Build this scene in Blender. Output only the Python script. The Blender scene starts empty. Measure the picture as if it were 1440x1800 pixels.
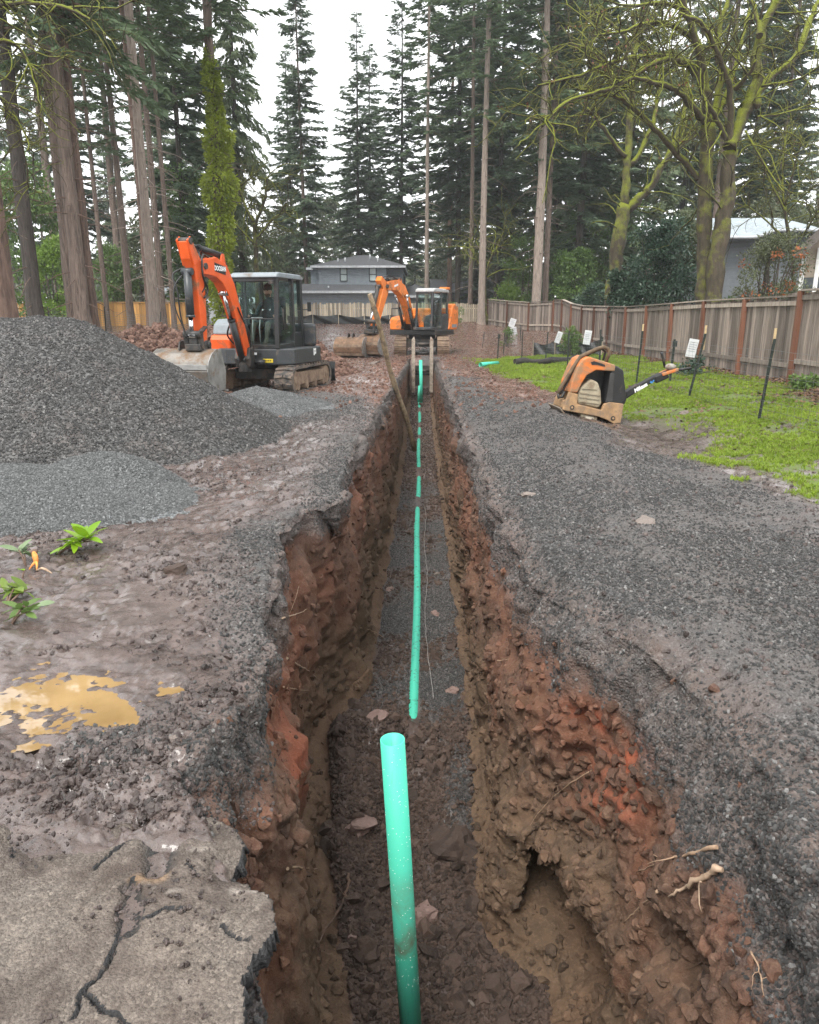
import bpy, math, random
import numpy as np
from mathutils import Vector, Matrix, Euler

S = bpy.context.scene
COL = S.collection
R_ = math.radians
PI = math.pi

# ------------------------------------------------------------------ camera
EYE = 1.5
FPX = 1300.0                      # focal length in photo pixels (photo 1440 wide)
PITCH = R_(14.9)
YAW = math.atan(21 / FPX * math.cos(PITCH))
cam_d = bpy.data.cameras.new('camera')
cam = bpy.data.objects.new('camera', cam_d)
COL.objects.link(cam)
cam_d.sensor_fit = 'HORIZONTAL'
cam_d.sensor_width = 36.0
cam_d.lens = 36.0 * FPX / 1440.0
cam_d.clip_start = 0.05
cam_d.clip_end = 2000.0
cam.location = (0, 0, EYE)
cam.rotation_euler = Euler((R_(90) - PITCH, 0, YAW), 'XYZ')
S.camera = cam

# ------------------------------------------------------------------ world, sun, exposure
SUN_EL, SUN_AZ = R_(56), R_(205)
W = bpy.data.worlds.new('World')
S.world = W
W.use_nodes = True
wn = W.node_tree.nodes
wl = W.node_tree.links
wn.clear()
wo = wn.new('ShaderNodeOutputWorld')
bg = wn.new('ShaderNodeBackground')
sky = wn.new('ShaderNodeTexSky')
sky.sky_type = 'NISHITA'
sky.sun_disc = False
sky.sun_elevation = SUN_EL
sky.sun_rotation = SUN_AZ
sky.air_density = 1.0
sky.dust_density = 4.0
sky.ozone_density = 1.0
# overcast: the clear sky is seen through an even, pale cloud layer
cl = wn.new('ShaderNodeMix')
cl.data_type = 'RGBA'
cl.inputs['Factor'].default_value = 0.90
cl.inputs['B'].default_value = (9.3, 9.4, 9.45, 1)
wl.new(sky.outputs['Color'], cl.inputs['A'])
wl.new(cl.outputs['Result'], bg.inputs['Color'])
bg.inputs['Strength'].default_value = 0.10
wl.new(bg.outputs['Background'], wo.inputs['Surface'])

sun_d = bpy.data.lights.new('sun', 'SUN')
sun_d.energy = 1.5
sun_d.angle = R_(22)
sun_d.color = (1.0, 0.97, 0.92)
sun = bpy.data.objects.new('sun', sun_d)
COL.objects.link(sun)
sdir = Vector((math.sin(SUN_AZ) * math.cos(SUN_EL), math.cos(SUN_AZ) * math.cos(SUN_EL), math.sin(SUN_EL)))
sun.rotation_euler = sdir.to_track_quat('Z', 'Y').to_euler()
sun.location = (0, 0, 60)

S.view_settings.view_transform = 'Standard'
S.view_settings.look = 'None'
S.view_settings.exposure = 1.38
S.view_settings.gamma = 1.0
S.view_settings.use_curve_mapping = False
S.cycles.max_bounces = 6
S.cycles.transparent_max_bounces = 12
S.cycles.volume_bounces = 1

# ------------------------------------------------------------------ helpers
F_V = np.array([-math.sin(YAW) * math.cos(PITCH), math.cos(YAW) * math.cos(PITCH), -math.sin(PITCH)])
R_V = np.array([math.cos(YAW), math.sin(YAW), 0.0])
U_V = np.cross(R_V, F_V)


def atY(px, py, Y):
    """world point at distance Y along the trench that the photo shows at pixel px, py"""
    d = F_V + R_V * (px - 720) / FPX - U_V * (py - 900) / FPX
    t = Y / d[1]
    return Vector((d[0] * t, Y, EYE + d[2] * t))


def atZ(px, py, z=0.0):
    d = F_V + R_V * (px - 720) / FPX - U_V * (py - 900) / FPX
    t = (z - EYE) / d[2]
    return Vector((d[0] * t, d[1] * t, z))


def XP(px, Y):
    return (px - 741) / 1346.0 * Y


def ss(a, b, x):
    t = np.clip((x - a) / (b - a), 0, 1)
    return t * t * (3 - 2 * t)


_G = np.array([(1, 1, 0), (-1, 1, 0), (1, -1, 0), (-1, -1, 0), (1, 0, 1), (-1, 0, 1), (1, 0, -1), (-1, 0, -1),
               (0, 1, 1), (0, -1, 1), (0, 1, -1), (0, -1, -1), (1, 1, 0), (-1, 1, 0), (0, -1, 1), (0, -1, -1)], dtype=np.float32)


def _h(ix, iy, iz, seed):
    h = ix * np.uint32(0x8da6b343) ^ iy * np.uint32(0xd8163841) ^ iz * np.uint32(0xcb1ab31f) ^ np.uint32((seed * 0x9E3779B1) & 0xffffffff)
    h ^= h >> np.uint32(13)
    h *= np.uint32(0x5bd1e995)
    h ^= h >> np.uint32(15)
    return h


def perlin(p, scale=1.0, seed=0):
    q = np.asarray(p, dtype=np.float32) * np.float32(scale) + np.float32(1000.0)
    i = np.floor(q)
    f = q - i
    i = i.astype(np.int64).astype(np.uint32)
    u = f * f * f * (f * (f * 6 - 15) + 10)
    out = np.zeros(len(q), dtype=np.float32)
    for dx in (0, 1):
        wx = u[:, 0] if dx else 1 - u[:, 0]
        for dy in (0, 1):
            wy = u[:, 1] if dy else 1 - u[:, 1]
            for dz in (0, 1):
                wz = u[:, 2] if dz else 1 - u[:, 2]
                g = _G[_h(i[:, 0] + np.uint32(dx), i[:, 1] + np.uint32(dy), i[:, 2] + np.uint32(dz), seed) & np.uint32(15)]
                out += wx * wy * wz * (g[:, 0] * (f[:, 0] - dx) + g[:, 1] * (f[:, 1] - dy) + g[:, 2] * (f[:, 2] - dz))
    return out


def fbm(p, scale, octaves=3, seed=0, gain=0.5):
    a, s, t = 1.0, scale, 0.0
    for o in range(octaves):
        t = t + a * perlin(p, s, seed + o)
        a *= gain
        s *= 2.03
    return t


def worley(p, scale=1.0, seed=0):
    """distance to the nearest jittered cell point, and that cell's random value"""
    q = np.asarray(p, dtype=np.float32) * np.float32(scale) + np.float32(1000.0)
    i = np.floor(q)
    f = q - i
    i = i.astype(np.int64).astype(np.uint32)
    best = np.full(len(q), 9.0, dtype=np.float32)
    val = np.zeros(len(q), dtype=np.float32)
    for dx in (-1, 0, 1):
        for dy in (-1, 0, 1):
            for dz in (-1, 0, 1):
                h = _h(i[:, 0] + np.uint32(dx & 0xffffffff), i[:, 1] + np.uint32(dy & 0xffffffff), i[:, 2] + np.uint32(dz & 0xffffffff), seed)
                jx = (h & np.uint32(1023)).astype(np.float32) / 1023
                jy = ((h >> np.uint32(10)) & np.uint32(1023)).astype(np.float32) / 1023
                jz = ((h >> np.uint32(20)) & np.uint32(1023)).astype(np.float32) / 1023
                d = (dx + jx - f[:, 0]) ** 2 + (dy + jy - f[:, 1]) ** 2 + (dz + jz - f[:, 2]) ** 2
                m = d < best
                best = np.where(m, d, best)
                val = np.where(m, (h >> np.uint32(5) & np.uint32(255)).astype(np.float32) / 255, val)
    return np.sqrt(best), val


def link(o, parent=None):
    COL.objects.link(o)
    if parent is not None:
        o.parent = parent
    return o


def tag(o, label=None, cat=None, group=None, kind=None):
    if label:
        o['label'] = label
    if cat:
        o['category'] = cat
    if group:
        o['group'] = group
    if kind:
        o['kind'] = kind
    return o


def thing(name, label, cat, loc=(0, 0, 0), rz=0.0, group=None, rot=None, scale=None):
    o = bpy.data.objects.new(name, None)
    o.empty_display_size = 0.2
    link(o)
    o.location = loc
    o.rotation_euler = rot if rot is not None else (0, 0, rz)
    if scale is not None:
        o.scale = (scale,) * 3 if not hasattr(scale, '__len__') else scale
    return tag(o, label, cat, group)


def copy_tree(o, parent=None):
    c = o.copy()
    COL.objects.link(c)
    if parent is not None:
        c.parent = parent
    for ch in list(o.children):
        copy_tree(ch, c)
    return c


def np_mesh(name, V, Fc, smooth=True, mats=(), fmat=None):
    """mesh from vertex array and an (n,3) or (n,4) face array"""
    me = bpy.data.meshes.new(name)
    V = np.asarray(V, dtype=np.float32)
    Fc = np.asarray(Fc, dtype=np.int32)
    n, k = Fc.shape
    me.vertices.add(len(V))
    me.vertices.foreach_set('co', V.ravel())
    me.loops.add(n * k)
    me.loops.foreach_set('vertex_index', Fc.ravel())
    me.polygons.add(n)
    me.polygons.foreach_set('loop_start', np.arange(0, n * k, k, dtype=np.int32))
    me.polygons.foreach_set('use_smooth', np.full(n, smooth))
    if fmat is not None:
        me.polygons.foreach_set('material_index', np.asarray(fmat, dtype=np.int32))
    me.update(calc_edges=True)
    for m in mats:
        me.materials.append(m)
    return me


def col_attr(me, name, rgba):
    a = me.attributes.new(name, 'FLOAT_COLOR', 'POINT')
    a.data.foreach_set('color', np.asarray(rgba, dtype=np.float32).ravel())


class MB:
    """collects shapes; build() links them as ONE mesh object"""

    def __init__(s):
        s.v, s.f, s.sm, s.mi = [], [], [], []
        s.cur = 0

    def add(s, vs, fs, smooth=False):
        b = len(s.v)
        s.v += [tuple(v) for v in vs]
        s.f += [tuple(b + i for i in f) for f in fs]
        s.sm += [smooth] * len(fs)
        s.mi += [s.cur] * len(fs)
        return s

    def box(s, c, d, rot=None):
        x, y, z = d[0] / 2, d[1] / 2, d[2] / 2
        M = rot.to_matrix() if rot is not None else None
        vs = []
        for sx, sy, sz in ((-1, -1, -1), (1, -1, -1), (1, 1, -1), (-1, 1, -1), (-1, -1, 1), (1, -1, 1), (1, 1, 1), (-1, 1, 1)):
            q = Vector((sx * x, sy * y, sz * z))
            if M:
                q = M @ q
            vs.append(q + Vector(c))
        return s.add(vs, [(0, 3, 2, 1), (4, 5, 6, 7), (0, 1, 5, 4), (1, 2, 6, 5), (2, 3, 7, 6), (3, 0, 4, 7)])

    def span(s, a, b):
        return s.box([(a[i] + b[i]) / 2 for i in range(3)], [abs(b[i] - a[i]) for i in range(3)])

    def bar(s, p, q, w, h, up=(0, 0, 1)):
        p, q = Vector(p), Vector(q)
        d = (q - p).normalized()
        a = d.cross(Vector(up))
        if a.length < 1e-4:
            a = d.cross(Vector((1, 0, 0)))
        a.normalize()
        b = a.cross(d)
        vs = []
        for e in (p, q):
            for sa, sb in ((-1, -1), (1, -1), (1, 1), (-1, 1)):
                vs.append(e + a * (sa * w / 2) + b * (sb * h / 2))
        return s.add(vs, [(0, 1, 2, 3), (7, 6, 5, 4), (0, 4, 5, 1), (1, 5, 6, 2), (2, 6, 7, 3), (3, 7, 4, 0)])

    def tube(s, pts, r, n=8, cap=True, smooth=True):
        pts = [Vector(p) for p in pts]
        rs = r if hasattr(r, '__len__') else [r] * len(pts)
        ref = None
        vs, fs = [], []
        for i, p in enumerate(pts):
            t = (pts[min(i + 1, len(pts) - 1)] - pts[max(i - 1, 0)])
            t = t.normalized() if t.length > 1e-9 else Vector((0, 0, 1))
            if ref is None:
                ref = t.cross(Vector((0, 0, 1)))
                if ref.length < 0.1:
                    ref = t.cross(Vector((1, 0, 0)))
                ref.normalize()
            a = (ref - t * ref.dot(t)).normalized()
            ref = a
            b = t.cross(a)
            for k in range(n):
                th = 2 * PI * k / n
                vs.append(p + (a * math.cos(th) + b * math.sin(th)) * rs[i])
        for i in range(len(pts) - 1):
            for k in range(n):
                k2 = (k + 1) % n
                fs.append((i * n + k, i * n + k2, (i + 1) * n + k2, (i + 1) * n + k))
        s.add(vs, fs, smooth)
        if cap:
            b0 = len(s.v) - len(vs)
            s.f += [tuple(b0 + k for k in reversed(range(n))), tuple(b0 + (len(pts) - 1) * n + k for k in range(n))]
            s.sm += [False, False]
            s.mi += [s.cur] * 2
        return s

    def cyl(s, p, q, r, n=16, r2=None):
        return s.tube([p, q], [r, r if r2 is None else r2], n)

    def prism(s, poly, axis, a, b):
        """poly: 2D points; axis 'x': poly is (y,z); 'y': (x,z); 'z': (x,y)"""
        def P(u, v, w):
            return {'x': (w, u, v), 'y': (u, w, v), 'z': (u, v, w)}[axis]
        n = len(poly)
        vs = [P(u, v, a) for u, v in poly] + [P(u, v, b) for u, v in poly]
        fs = [tuple(reversed(range(n))), tuple(range(n, 2 * n))]
        fs += [(i, (i + 1) % n, n + (i + 1) % n, n + i) for i in range(n)]
        return s.add(vs, fs)

    def shell(s, poly, axis, a, b, t):
        """open strip along an open 2D polyline, thickness t (curved plates)"""
        n = len(poly)
        out = []
        for i in range(n):
            p0, p1 = Vector(poly[max(i - 1, 0)]), Vector(poly[min(i + 1, n - 1)])
            d = (p1 - p0).normalized()
            out.append((poly[i][0] - d.y * t, poly[i][1] + d.x * t))
        return s.prism(list(poly) + out[::-1], axis, a, b) if False else s._shell(poly, out, axis, a, b)

    def _shell(s, inn, out, axis, a, b):
        def P(u, v, w):
            return {'x': (w, u, v), 'y': (u, w, v), 'z': (u, v, w)}[axis]
        n = len(inn)
        vs = [P(*p, a) for p in inn] + [P(*p, b) for p in inn] + [P(*p, a) for p in out] + [P(*p, b) for p in out]
        fs = []
        for i in range(n - 1):
            fs += [(i, i + 1, n + i + 1, n + i), (2 * n + i + 1, 2 * n + i, 3 * n + i, 3 * n + i + 1),
                   (i, 2 * n + i, 2 * n + i + 1, i + 1), (n + i, n + i + 1, 3 * n + i + 1, 3 * n + i)]
        fs += [(0, n, 3 * n, 2 * n), (n - 1, 3 * n - 1, 4 * n - 1, 2 * n - 1)]
        fs[-1] = (n - 1, 3 * n - 1, 4 * n - 1, 2 * n - 1)
        return s.add(vs, fs, False)

    def ball(s, c, r, n=10, m=7, sc=(1, 1, 1)):
        vs, fs = [], []
        for j in range(m + 1):
            ph = PI * j / m
            for k in range(n):
                th = 2 * PI * k / n
                vs.append((c[0] + r * sc[0] * math.sin(ph) * math.cos(th), c[1] + r * sc[1] * math.sin(ph) * math.sin(th), c[2] + r * sc[2] * math.cos(ph)))
        for j in range(m):
            for k in range(n):
                k2 = (k + 1) % n
                fs.append((j * n + k, (j + 1) * n + k, (j + 1) * n + k2, j * n + k2))
        return s.add(vs, fs, True)

    def mesh(s, name, mats):
        me = bpy.data.meshes.new(name)
        me.from_pydata(s.v, [], s.f)
        me.polygons.foreach_set('use_smooth', s.sm)
        me.polygons.foreach_set('material_index', s.mi)
        for m in (mats if isinstance(mats, (list, tuple)) else [mats]):
            me.materials.append(m)
        me.update()
        return me

    def build(s, name, mat, parent=None, bevel=0.0, seg=2, loc=None, rot=None):
        o = bpy.data.objects.new(name, s.mesh(name, mat))
        link(o, parent)
        if bevel:
            md = o.modifiers.new('bevel', 'BEVEL')
            md.width = bevel
            md.segments = seg
            md.limit_method = 'ANGLE'
            md.angle_limit = R_(40)
            md.harden_normals = False
        if loc is not None:
            o.location = loc
        if rot is not None:
            o.rotation_euler = rot
        return o


def part(name, me, parent, loc=None, rot=None, scale=None):
    o = bpy.data.objects.new(name, me)
    link(o, parent)
    if loc is not None:
        o.location = loc
    if rot is not None:
        o.rotation_euler = rot
    if scale is not None:
        o.scale = scale
    return o


# ------------------------------------------------------------------ materials
class NT:
    def __init__(s, name):
        s.m = bpy.data.materials.new(name)
        s.m.use_nodes = True
        s.n, s.l = s.m.node_tree.nodes, s.m.node_tree.links
        s.n.clear()
        s.out = s.n.new('ShaderNodeOutputMaterial')
        s.b = s.n.new('ShaderNodeBsdfPrincipled')
        s.l.new(s.b.outputs[0], s.out.inputs['Surface'])
        s._co = None

    def set(s, sock, v):
        if isinstance(v, bpy.types.NodeSocket):
            s.l.new(v, sock)
        elif hasattr(v, '__len__') and len(v) == 3 and sock.type == 'RGBA':
            sock.default_value = (*v, 1)
        else:
            sock.default_value = v

    def co(s, kind='Object'):
        if s._co is None:
            s._co = s.n.new('ShaderNodeTexCoord')
        return s._co.outputs[kind]

    def pos(s):
        return s.n.new('ShaderNodeNewGeometry').outputs['Position']

    def normal_z(s):
        g = s.n.new('ShaderNodeNewGeometry')
        x = s.n.new('ShaderNodeSeparateXYZ')
        s.l.new(g.outputs['Normal'], x.inputs[0])
        return x.outputs[2]

    def mapping(s, vec, scale=(1, 1, 1), rot=(0, 0, 0)):
        m = s.n.new('ShaderNodeMapping')
        s.l.new(vec, m.inputs[0])
        m.inputs['Scale'].default_value = scale
        m.inputs['Rotation'].default_value = rot
        return m.outputs[0]

    def noise(s, scale, detail=3, rough=0.55, vec=None, dist=0.0):
        t = s.n.new('ShaderNodeTexNoise')
        s.l.new(vec if vec is not None else s.co(), t.inputs['Vector'])
        t.inputs['Scale'].default_value = scale
        t.inputs['Detail'].default_value = detail
        t.inputs['Roughness'].default_value = rough
        t.inputs['Distortion'].default_value = dist
        return t.outputs['Fac']

    def voro(s, scale, vec=None, feature='F1', out='Distance', rnd=1.0):
        t = s.n.new('ShaderNodeTexVoronoi')
        t.feature = feature
        s.l.new(vec if vec is not None else s.co(), t.inputs['Vector'])
        t.inputs['Scale'].default_value = scale
        t.inputs['Randomness'].default_value = rnd
        return t.outputs[out]

    def ramp(s, fac, stops, mode='LINEAR'):
        r = s.n.new('ShaderNodeValToRGB')
        r.color_ramp.interpolation = mode
        e = r.color_ramp.elements
        while len(e) > 1:
            e.remove(e[-1])
        for i, (p, c) in enumerate(stops):
            q = e[0] if i == 0 else e.new(p)
            q.position = p
            q.color = (*c, 1) if hasattr(c, '__len__') else (c, c, c, 1)
        s.l.new(fac, r.inputs[0])
        return r.outputs[0]

    def mix(s, fac, a, b, mode='MIX'):
        m = s.n.new('ShaderNodeMix')
        m.data_type = 'RGBA'
        m.blend_type = mode
        s.set(m.inputs['Factor'], fac)
        s.set(m.inputs[6], a)
        s.set(m.inputs[7], b)
        return m.outputs[2]

    def math(s, op, a, b=0.0, clamp=False):
        m = s.n.new('ShaderNodeMath')
        m.operation = op
        m.use_clamp = clamp
        s.set(m.inputs[0], a)
        s.set(m.inputs[1], b)
        return m.outputs[0]

    def attr(s, name):
        a = s.n.new('ShaderNodeAttribute')
        a.attribute_name = name
        return a

    def sep(s, col):
        x = s.n.new('ShaderNodeSeparateColor')
        s.l.new(col, x.inputs[0])
        return x.outputs

    def rnd(s):
        return s.n.new('ShaderNodeObjectInfo').outputs['Random']

    def bump(s, h, strength=0.5, dist=0.02, prev=None):
        b = s.n.new('ShaderNodeBump')
        b.inputs['Strength'].default_value = strength
        b.inputs['Distance'].default_value = dist
        s.l.new(h, b.inputs['Height'])
        if prev is not None:
            s.l.new(prev, b.inputs['Normal'])
        return b.outputs[0]

    def fin(s, color=None, rough=None, metal=None, normal=None, spec=None, **kw):
        b = s.b
        if color is not None:
            s.set(b.inputs['Base Color'], color)
        if rough is not None:
            s.set(b.inputs['Roughness'], rough)
        if metal is not None:
            s.set(b.inputs['Metallic'], metal)
        if spec is not None:
            s.set(b.inputs['Specular IOR Level'], spec)
        if normal is not None:
            s.l.new(normal, b.inputs['Normal'])
        for k, v in kw.items():
            s.set(b.inputs[k], v)
        return s.m


def simple(name, c, rough=0.5, metal=0.0, var=0.25, scale=6.0, dirt=0.0, dirtc=(0.16, 0.10, 0.07), bump=0.0, bscale=40.0):
    """painted / plain surface with uneven tone, optional dried mud in patches"""
    t = NT(name)
    n = t.noise(scale, 5, 0.6)
    lo = tuple(x * (1 - var) for x in c)
    hi = tuple(min(1, x * (1 + var)) for x in c)
    col = t.ramp(n, [(0.3, lo), (0.7, hi)])
    rg = rough
    if dirt > 0:
        d = t.noise(scale * 0.7, 7, 0.7, dist=0.4)
        f = t.ramp(d, [(0.62 - dirt * 0.35, 0.0), (0.72 - dirt * 0.25, 1.0)])
        col = t.mix(f, col, dirtc)
        rg = t.mix(f, (rough,) * 3, (0.85,) * 3)
    nm = t.bump(t.noise(bscale, 4), bump, 0.01) if bump else None
    return t.fin(col, rg, metal, nm)
# ------------------------------------------------------------------ the ground with the trench dug in it
def tab(ys, vs):
    return lambda y: np.interp(y, ys, vs)


Lr = tab([.3, 1.27, 1.59, 1.85, 2.12, 2.35, 2.73, 3.22, 4.17, 5.2, 5.72, 5.98, 8.08, 10.8, 15, 21.4, 26, 30],
         [-.30, -.37, -.38, -.53, -.72, -.80, -.66, -.65, -.83, -.94, -.86, -.63, -.72, -.73, -.62, -.5, -.44, -.44])
Rr = tab([.3, 1.29, 1.61, 2.09, 2.85, 3.44, 3.82, 4.29, 5.65, 8.1, 12.2, 19.3, 30],
         [.85, .97, 1.12, 1.22, 1.17, 1.03, .77, .62, .60, .58, .54, .5, .48])
FLt = tab([.3, 2.0, 2.97, 4.2, 5.5, 5.9, 6.5, 8.9, 13, 22, 30], [-.36, -.40, -.42, -.70, -.88, -.8, -.56, -.57, -.52, -.47, -.42])
FRt = tab([.3, 2.0, 2.99, 3.36, 3.58, 3.8, 4.84, 5.7, 8, 11.4, 15.5, 22, 30], [.7, .74, .82, .80, .52, .46, .47, .52, .5, .5, .46, .43, .43])
FZt = tab([.3, 3, 4.5, 5.6, 6.1, 16, 20, 24, 27, 30], [-2.25, -2.2, -2.15, -2.0, -2.0, -2.0, -1.85, -1.6, -1.3, -1.2])
# right edge of the gravel bank, and where the lawn begins
GRAV = tab([0, 2, 4.7, 6.6, 8, 10.8, 14, 18, 22, 30], [6, 5, 3.3, 2.75, 2.5, 2.15, 1.7, 1.15, .8, .6])
LAWN = tab([0, 4, 6, 8.1, 10, 12, 16, 21, 27], [3.9, 3.6, 3.3, 3.1, 3.5, 3.0, 2.5, 2.0, 1.9])


def gz(x, y):
    x, y = np.asarray(x, dtype=np.float64), np.asarray(y, dtype=np.float64)
    z = np.interp(y, [0, 20, 27, 34, 38, 46, 60, 250], [0, 0, -.08, -.20, 0, .98, 1.1, 2.0])
    z = z + .19 * ss(3.4, 6.6, x) * (1 - ss(40, 46, y)) + .20 * ss(2.5, 5, x) * ss(26, 34, y) * (1 - ss(38, 46, y)) - .3 * ss(3, 6, x) * ss(40, 46, y)
    z = z + .95 * ss(-6.5, -11, x) * ss(17, 28, y) * (1 - ss(34, 46, y))
    # gravel berm on the right bank, dug-over hollow behind it
    cr = 1.45 + .06 * (y - 4)
    z = z + .16 * np.exp(-((x - cr) / .62) ** 2) * ss(3.4, 6, y) * (1 - ss(10, 15, y))
    z = z - .10 * np.exp(-((x - 3.3) / .7) ** 2 - ((y - 9.6) / 1.6) ** 2)
    z = z + .13 * np.exp(-((x - 3.75) / .5) ** 2 - ((y - 9.3) / .35) ** 2)
    z = z + .05 * np.exp(-((x + 1.35) / .7) ** 2 - ((y - 4.4) / .7) ** 2)
    # puddle hollow
    z = z - .027 * np.exp(-((x + 1.52) / .60) ** 2 - ((y - 2.70) / .36) ** 2)
    return z


PUDDLE_Z = -0.0185


def build_ground():
    rows = [-9, -6, -4, -2.5, -1.5, -.8, -.3, 0, .2, .33]
    y = .36
    while y < 62:
        rows.append(y)
        y += min(max(.0085, .00095 * y * y), .05 + .0062 * y) if y > .9 else .05
    rows += [65, 70, 76, 84, 94, 106, 120, 150, 200, 280, 400]
    rows = np.array(rows)
    nr = len(rows)
    nL, nW, nF, nV, nRr = 270, 135, 90, 180, 300
    dep = ss(.36, .9, rows) * (1 - ss(29.0, 29.8, rows))

    L, R, FL, FR = Lr(rows), Rr(rows), FLt(rows), FRt(rows)
    wob = np.stack([np.zeros(nr), rows, np.zeros(nr)], 1)
    L = L + .05 * fbm(wob, 2.1, 4, 11) + .02 * fbm(wob, 9, 3, 12)
    R = R + .05 * fbm(wob, 1.9, 4, 21) + .02 * fbm(wob, 9, 3, 22)
    FL = FL + .05 * fbm(wob, 1.7, 3, 31)
    FR = FR + .05 * fbm(wob, 1.7, 3, 41)
    gl, gr = gz(L, rows), gz(R, rows)
    FZ = gl + (FZt(rows) - gl) * dep

    # outer ground columns, spaced finer near the trench
    def off(n, k=2.6):
        u = np.linspace(0, 1, n - 8)
        e = (np.exp(k * u) - 1) / (math.exp(k) - 1)
        Sy = 5.5 + .95 * np.clip(rows, 0, 60)
        near = Sy[:, None] * e[None, :]
        far = Sy[:, None] + (np.array([2, 5, 10, 20, 40, 80, 160, 300]))[None, :]
        return np.concatenate([near, far], 1)

    rl, rr = .10, .20 + .10 * np.exp(-((rows - 2.4) / 1.3) ** 2)
    oL = off(nL)[:, ::-1]
    oR = off(nRr)
    xL = (L - rl)[:, None] - oL
    xR = (R + rr)[:, None] + oR
    Yg = np.repeat(rows[:, None], nL, 1)
    zL = gz(xL, Yg)
    zR = gz(xR, np.repeat(rows[:, None], nRr, 1))

    def poly(px, pz, fr, n):
        t = np.linspace(0, 1, n + 2)[1:-1]
        X = np.stack([np.interp(t, fr, [p[i] for p in px]) for i in range(nr)])
        Z = np.stack([np.interp(t, fr, [p[i] for p in pz]) for i in range(nr)])
        return X, Z
    mid = lambda a, b, f: a + (b - a) * f
    d = FZ - gl
    xw, zw = poly([L - rl, L - .03, L + .005, mid(L, FL, .30) - .015, mid(L, FL, .72) - .03, FL - .02, FL + .10],
                  [gl, gl - .02 * dep, gl + .06 * d, gl + .3 * d, gl + .66 * d, gl + .93 * d, FZ + .03 * dep],
                  [0, .06, .12, .36, .66, .92, 1], nW)
    d2 = FZ - gr
    near = np.exp(-((rows - 2.2) / 1.6) ** 2)
    xv, zv = poly([FR - .10, FR + .02, mid(FR, R, .20 + .02 * near), mid(FR, R, .45 + .05 * near), mid(FR, R, .78), R + .03, R + rr],
                  [FZ + .03 * dep, FZ - .07 * d2, gr + .68 * d2, gr + .36 * d2, gr + .12 * d2, gr + .035 * d2, gr],
                  [0, .08, .34, .62, .84, .93, 1], nV)
    t = np.linspace(0, 1, nF)
    xf = (FL + .10)[:, None] + ((FR - .10) - (FL + .10))[:, None] * t[None, :]
    zf = np.repeat(FZ[:, None], nF, 1) + .03 * dep[:, None] * np.abs(2 * t - 1)[None, :] ** 3

    X = np.concatenate([xL, xw, xf, xv, xR], 1)
    Z = np.concatenate([zL, zw, zf, zv, zR], 1)
    nc = X.shape[1]
    Y = np.repeat(rows[:, None], nc, 1)
    ci = np.arange(nc)
    a, b, c, e = nL, nL + nW, nL + nW + nF, nL + nW + nF + nV
    P = np.stack([X, Y, Z], 2)
    # normals of the smooth sheet
    du = np.gradient(P, axis=1)
    dv = np.gradient(P, axis=0)
    N = np.cross(du, dv)
    N /= np.maximum(np.linalg.norm(N, axis=2, keepdims=True), 1e-9)
    q = P.reshape(-1, 3)
    n = N.reshape(-1, 3)
    x, yv, z = q[:, 0], q[:, 1], q[:, 2]
    depth = np.repeat(dep[:, None], nc, 1).ravel()
    isW = np.zeros((nr, nc), np.float32)
    isW[:, a:b] = np.clip(np.arange(nW) / 8.0, 0, 1)
    isW[:, c:e] = np.clip((nV - np.arange(nV)) / 14.0, 0, 1)
    isF = np.zeros((nr, nc), np.float32)
    isF[:, b:c] = 1
    fade = np.ones((nr, nc), np.float32)
    fade[:, b - 8:b] = np.linspace(1, .3, 8)
    fade[:, c:c + 8] = np.linspace(.3, 1, 8)
    fade[:, b:b + 8] = np.linspace(.3, 1, 8)
    fade[:, c - 8:c] = np.linspace(1, .3, 8)
    isW, isF = isW.ravel() * depth, isF.ravel() * depth
    side = np.sign(x)
    gnd = 1 - np.clip(isW + isF, 0, 1)
    near60 = 1 - ss(40, 70, yv)

    qn = q.astype(np.float32)
    # where each soil lies
    nz = fbm(qn * [1, .6, 0], .8, 3, 51)
    rgt = (x > 0) & (gnd > .0)
    grav = np.where(x > 0, 1 - ss(-.35, .35, x - GRAV(yv) - .8 * nz), 0)
    grav = np.maximum(grav, (x < 0) * (1 - ss(.1, .55, Lr(yv) - x + .5 * nz)) * ss(2.0, 2.6, yv) * (1 - ss(9, 13, yv)))
    # gravel spread round the heap foot
    grav = np.maximum(grav, (x < 0) * ss(.25, -.1, np.hypot((x + 2.4) / 1.3, (yv - 12.6) / 2.2) - 1 + .3 * nz))
    grav = np.clip(grav, 0, 1)
    lawn = ss(-.12, .30, x - LAWN(yv) + .45 * fbm(qn * [1, 1, 0], 1.6, 3, 61)) * (1 - ss(27, 28.5, yv + 3 * nz)) * (1 - ss(6.3, 6.9, x + .6 * nz)) * ss(2, 3, yv)
    lawn *= ss(-.50, -.18, fbm(qn * [1, 1, 0], 1.9, 4, 63)) 
    lawn *= 1 - np.exp(-((x - 3.45) / 1.0) ** 2 - ((yv - 10.0) / 1.5) ** 2)
    far = ss(10.5, 15, yv + 2.5 * nz) * (1 - lawn)
    farsoft = far * (np.abs(x) < 14)

    amp_big = fbm(qn, 1.6, 3, 1)
    D = np.zeros(len(q), np.float32)
    # --- walls: ledges, lumps, crumbs
    w = isW > 0
    qw = qn[w]
    nearw = (1 - ss(8, 22, yv[w]))
    w1, v1 = worley(qw * [1, 1, 1.25] + .12 * np.stack([perlin(qw, 3, 81), perlin(qw, 3, 82), perlin(qw, 3, 83)], 1), 4.2, 3)
    w2, v2 = worley(qw + .03 * np.stack([perlin(qw, 9, 84), perlin(qw, 9, 85), perlin(qw, 9, 86)], 1), 12, 4)
    w3, v3 = worley(qw, 30, 5)
    rightw = qw[:, 0] > 0
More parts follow.
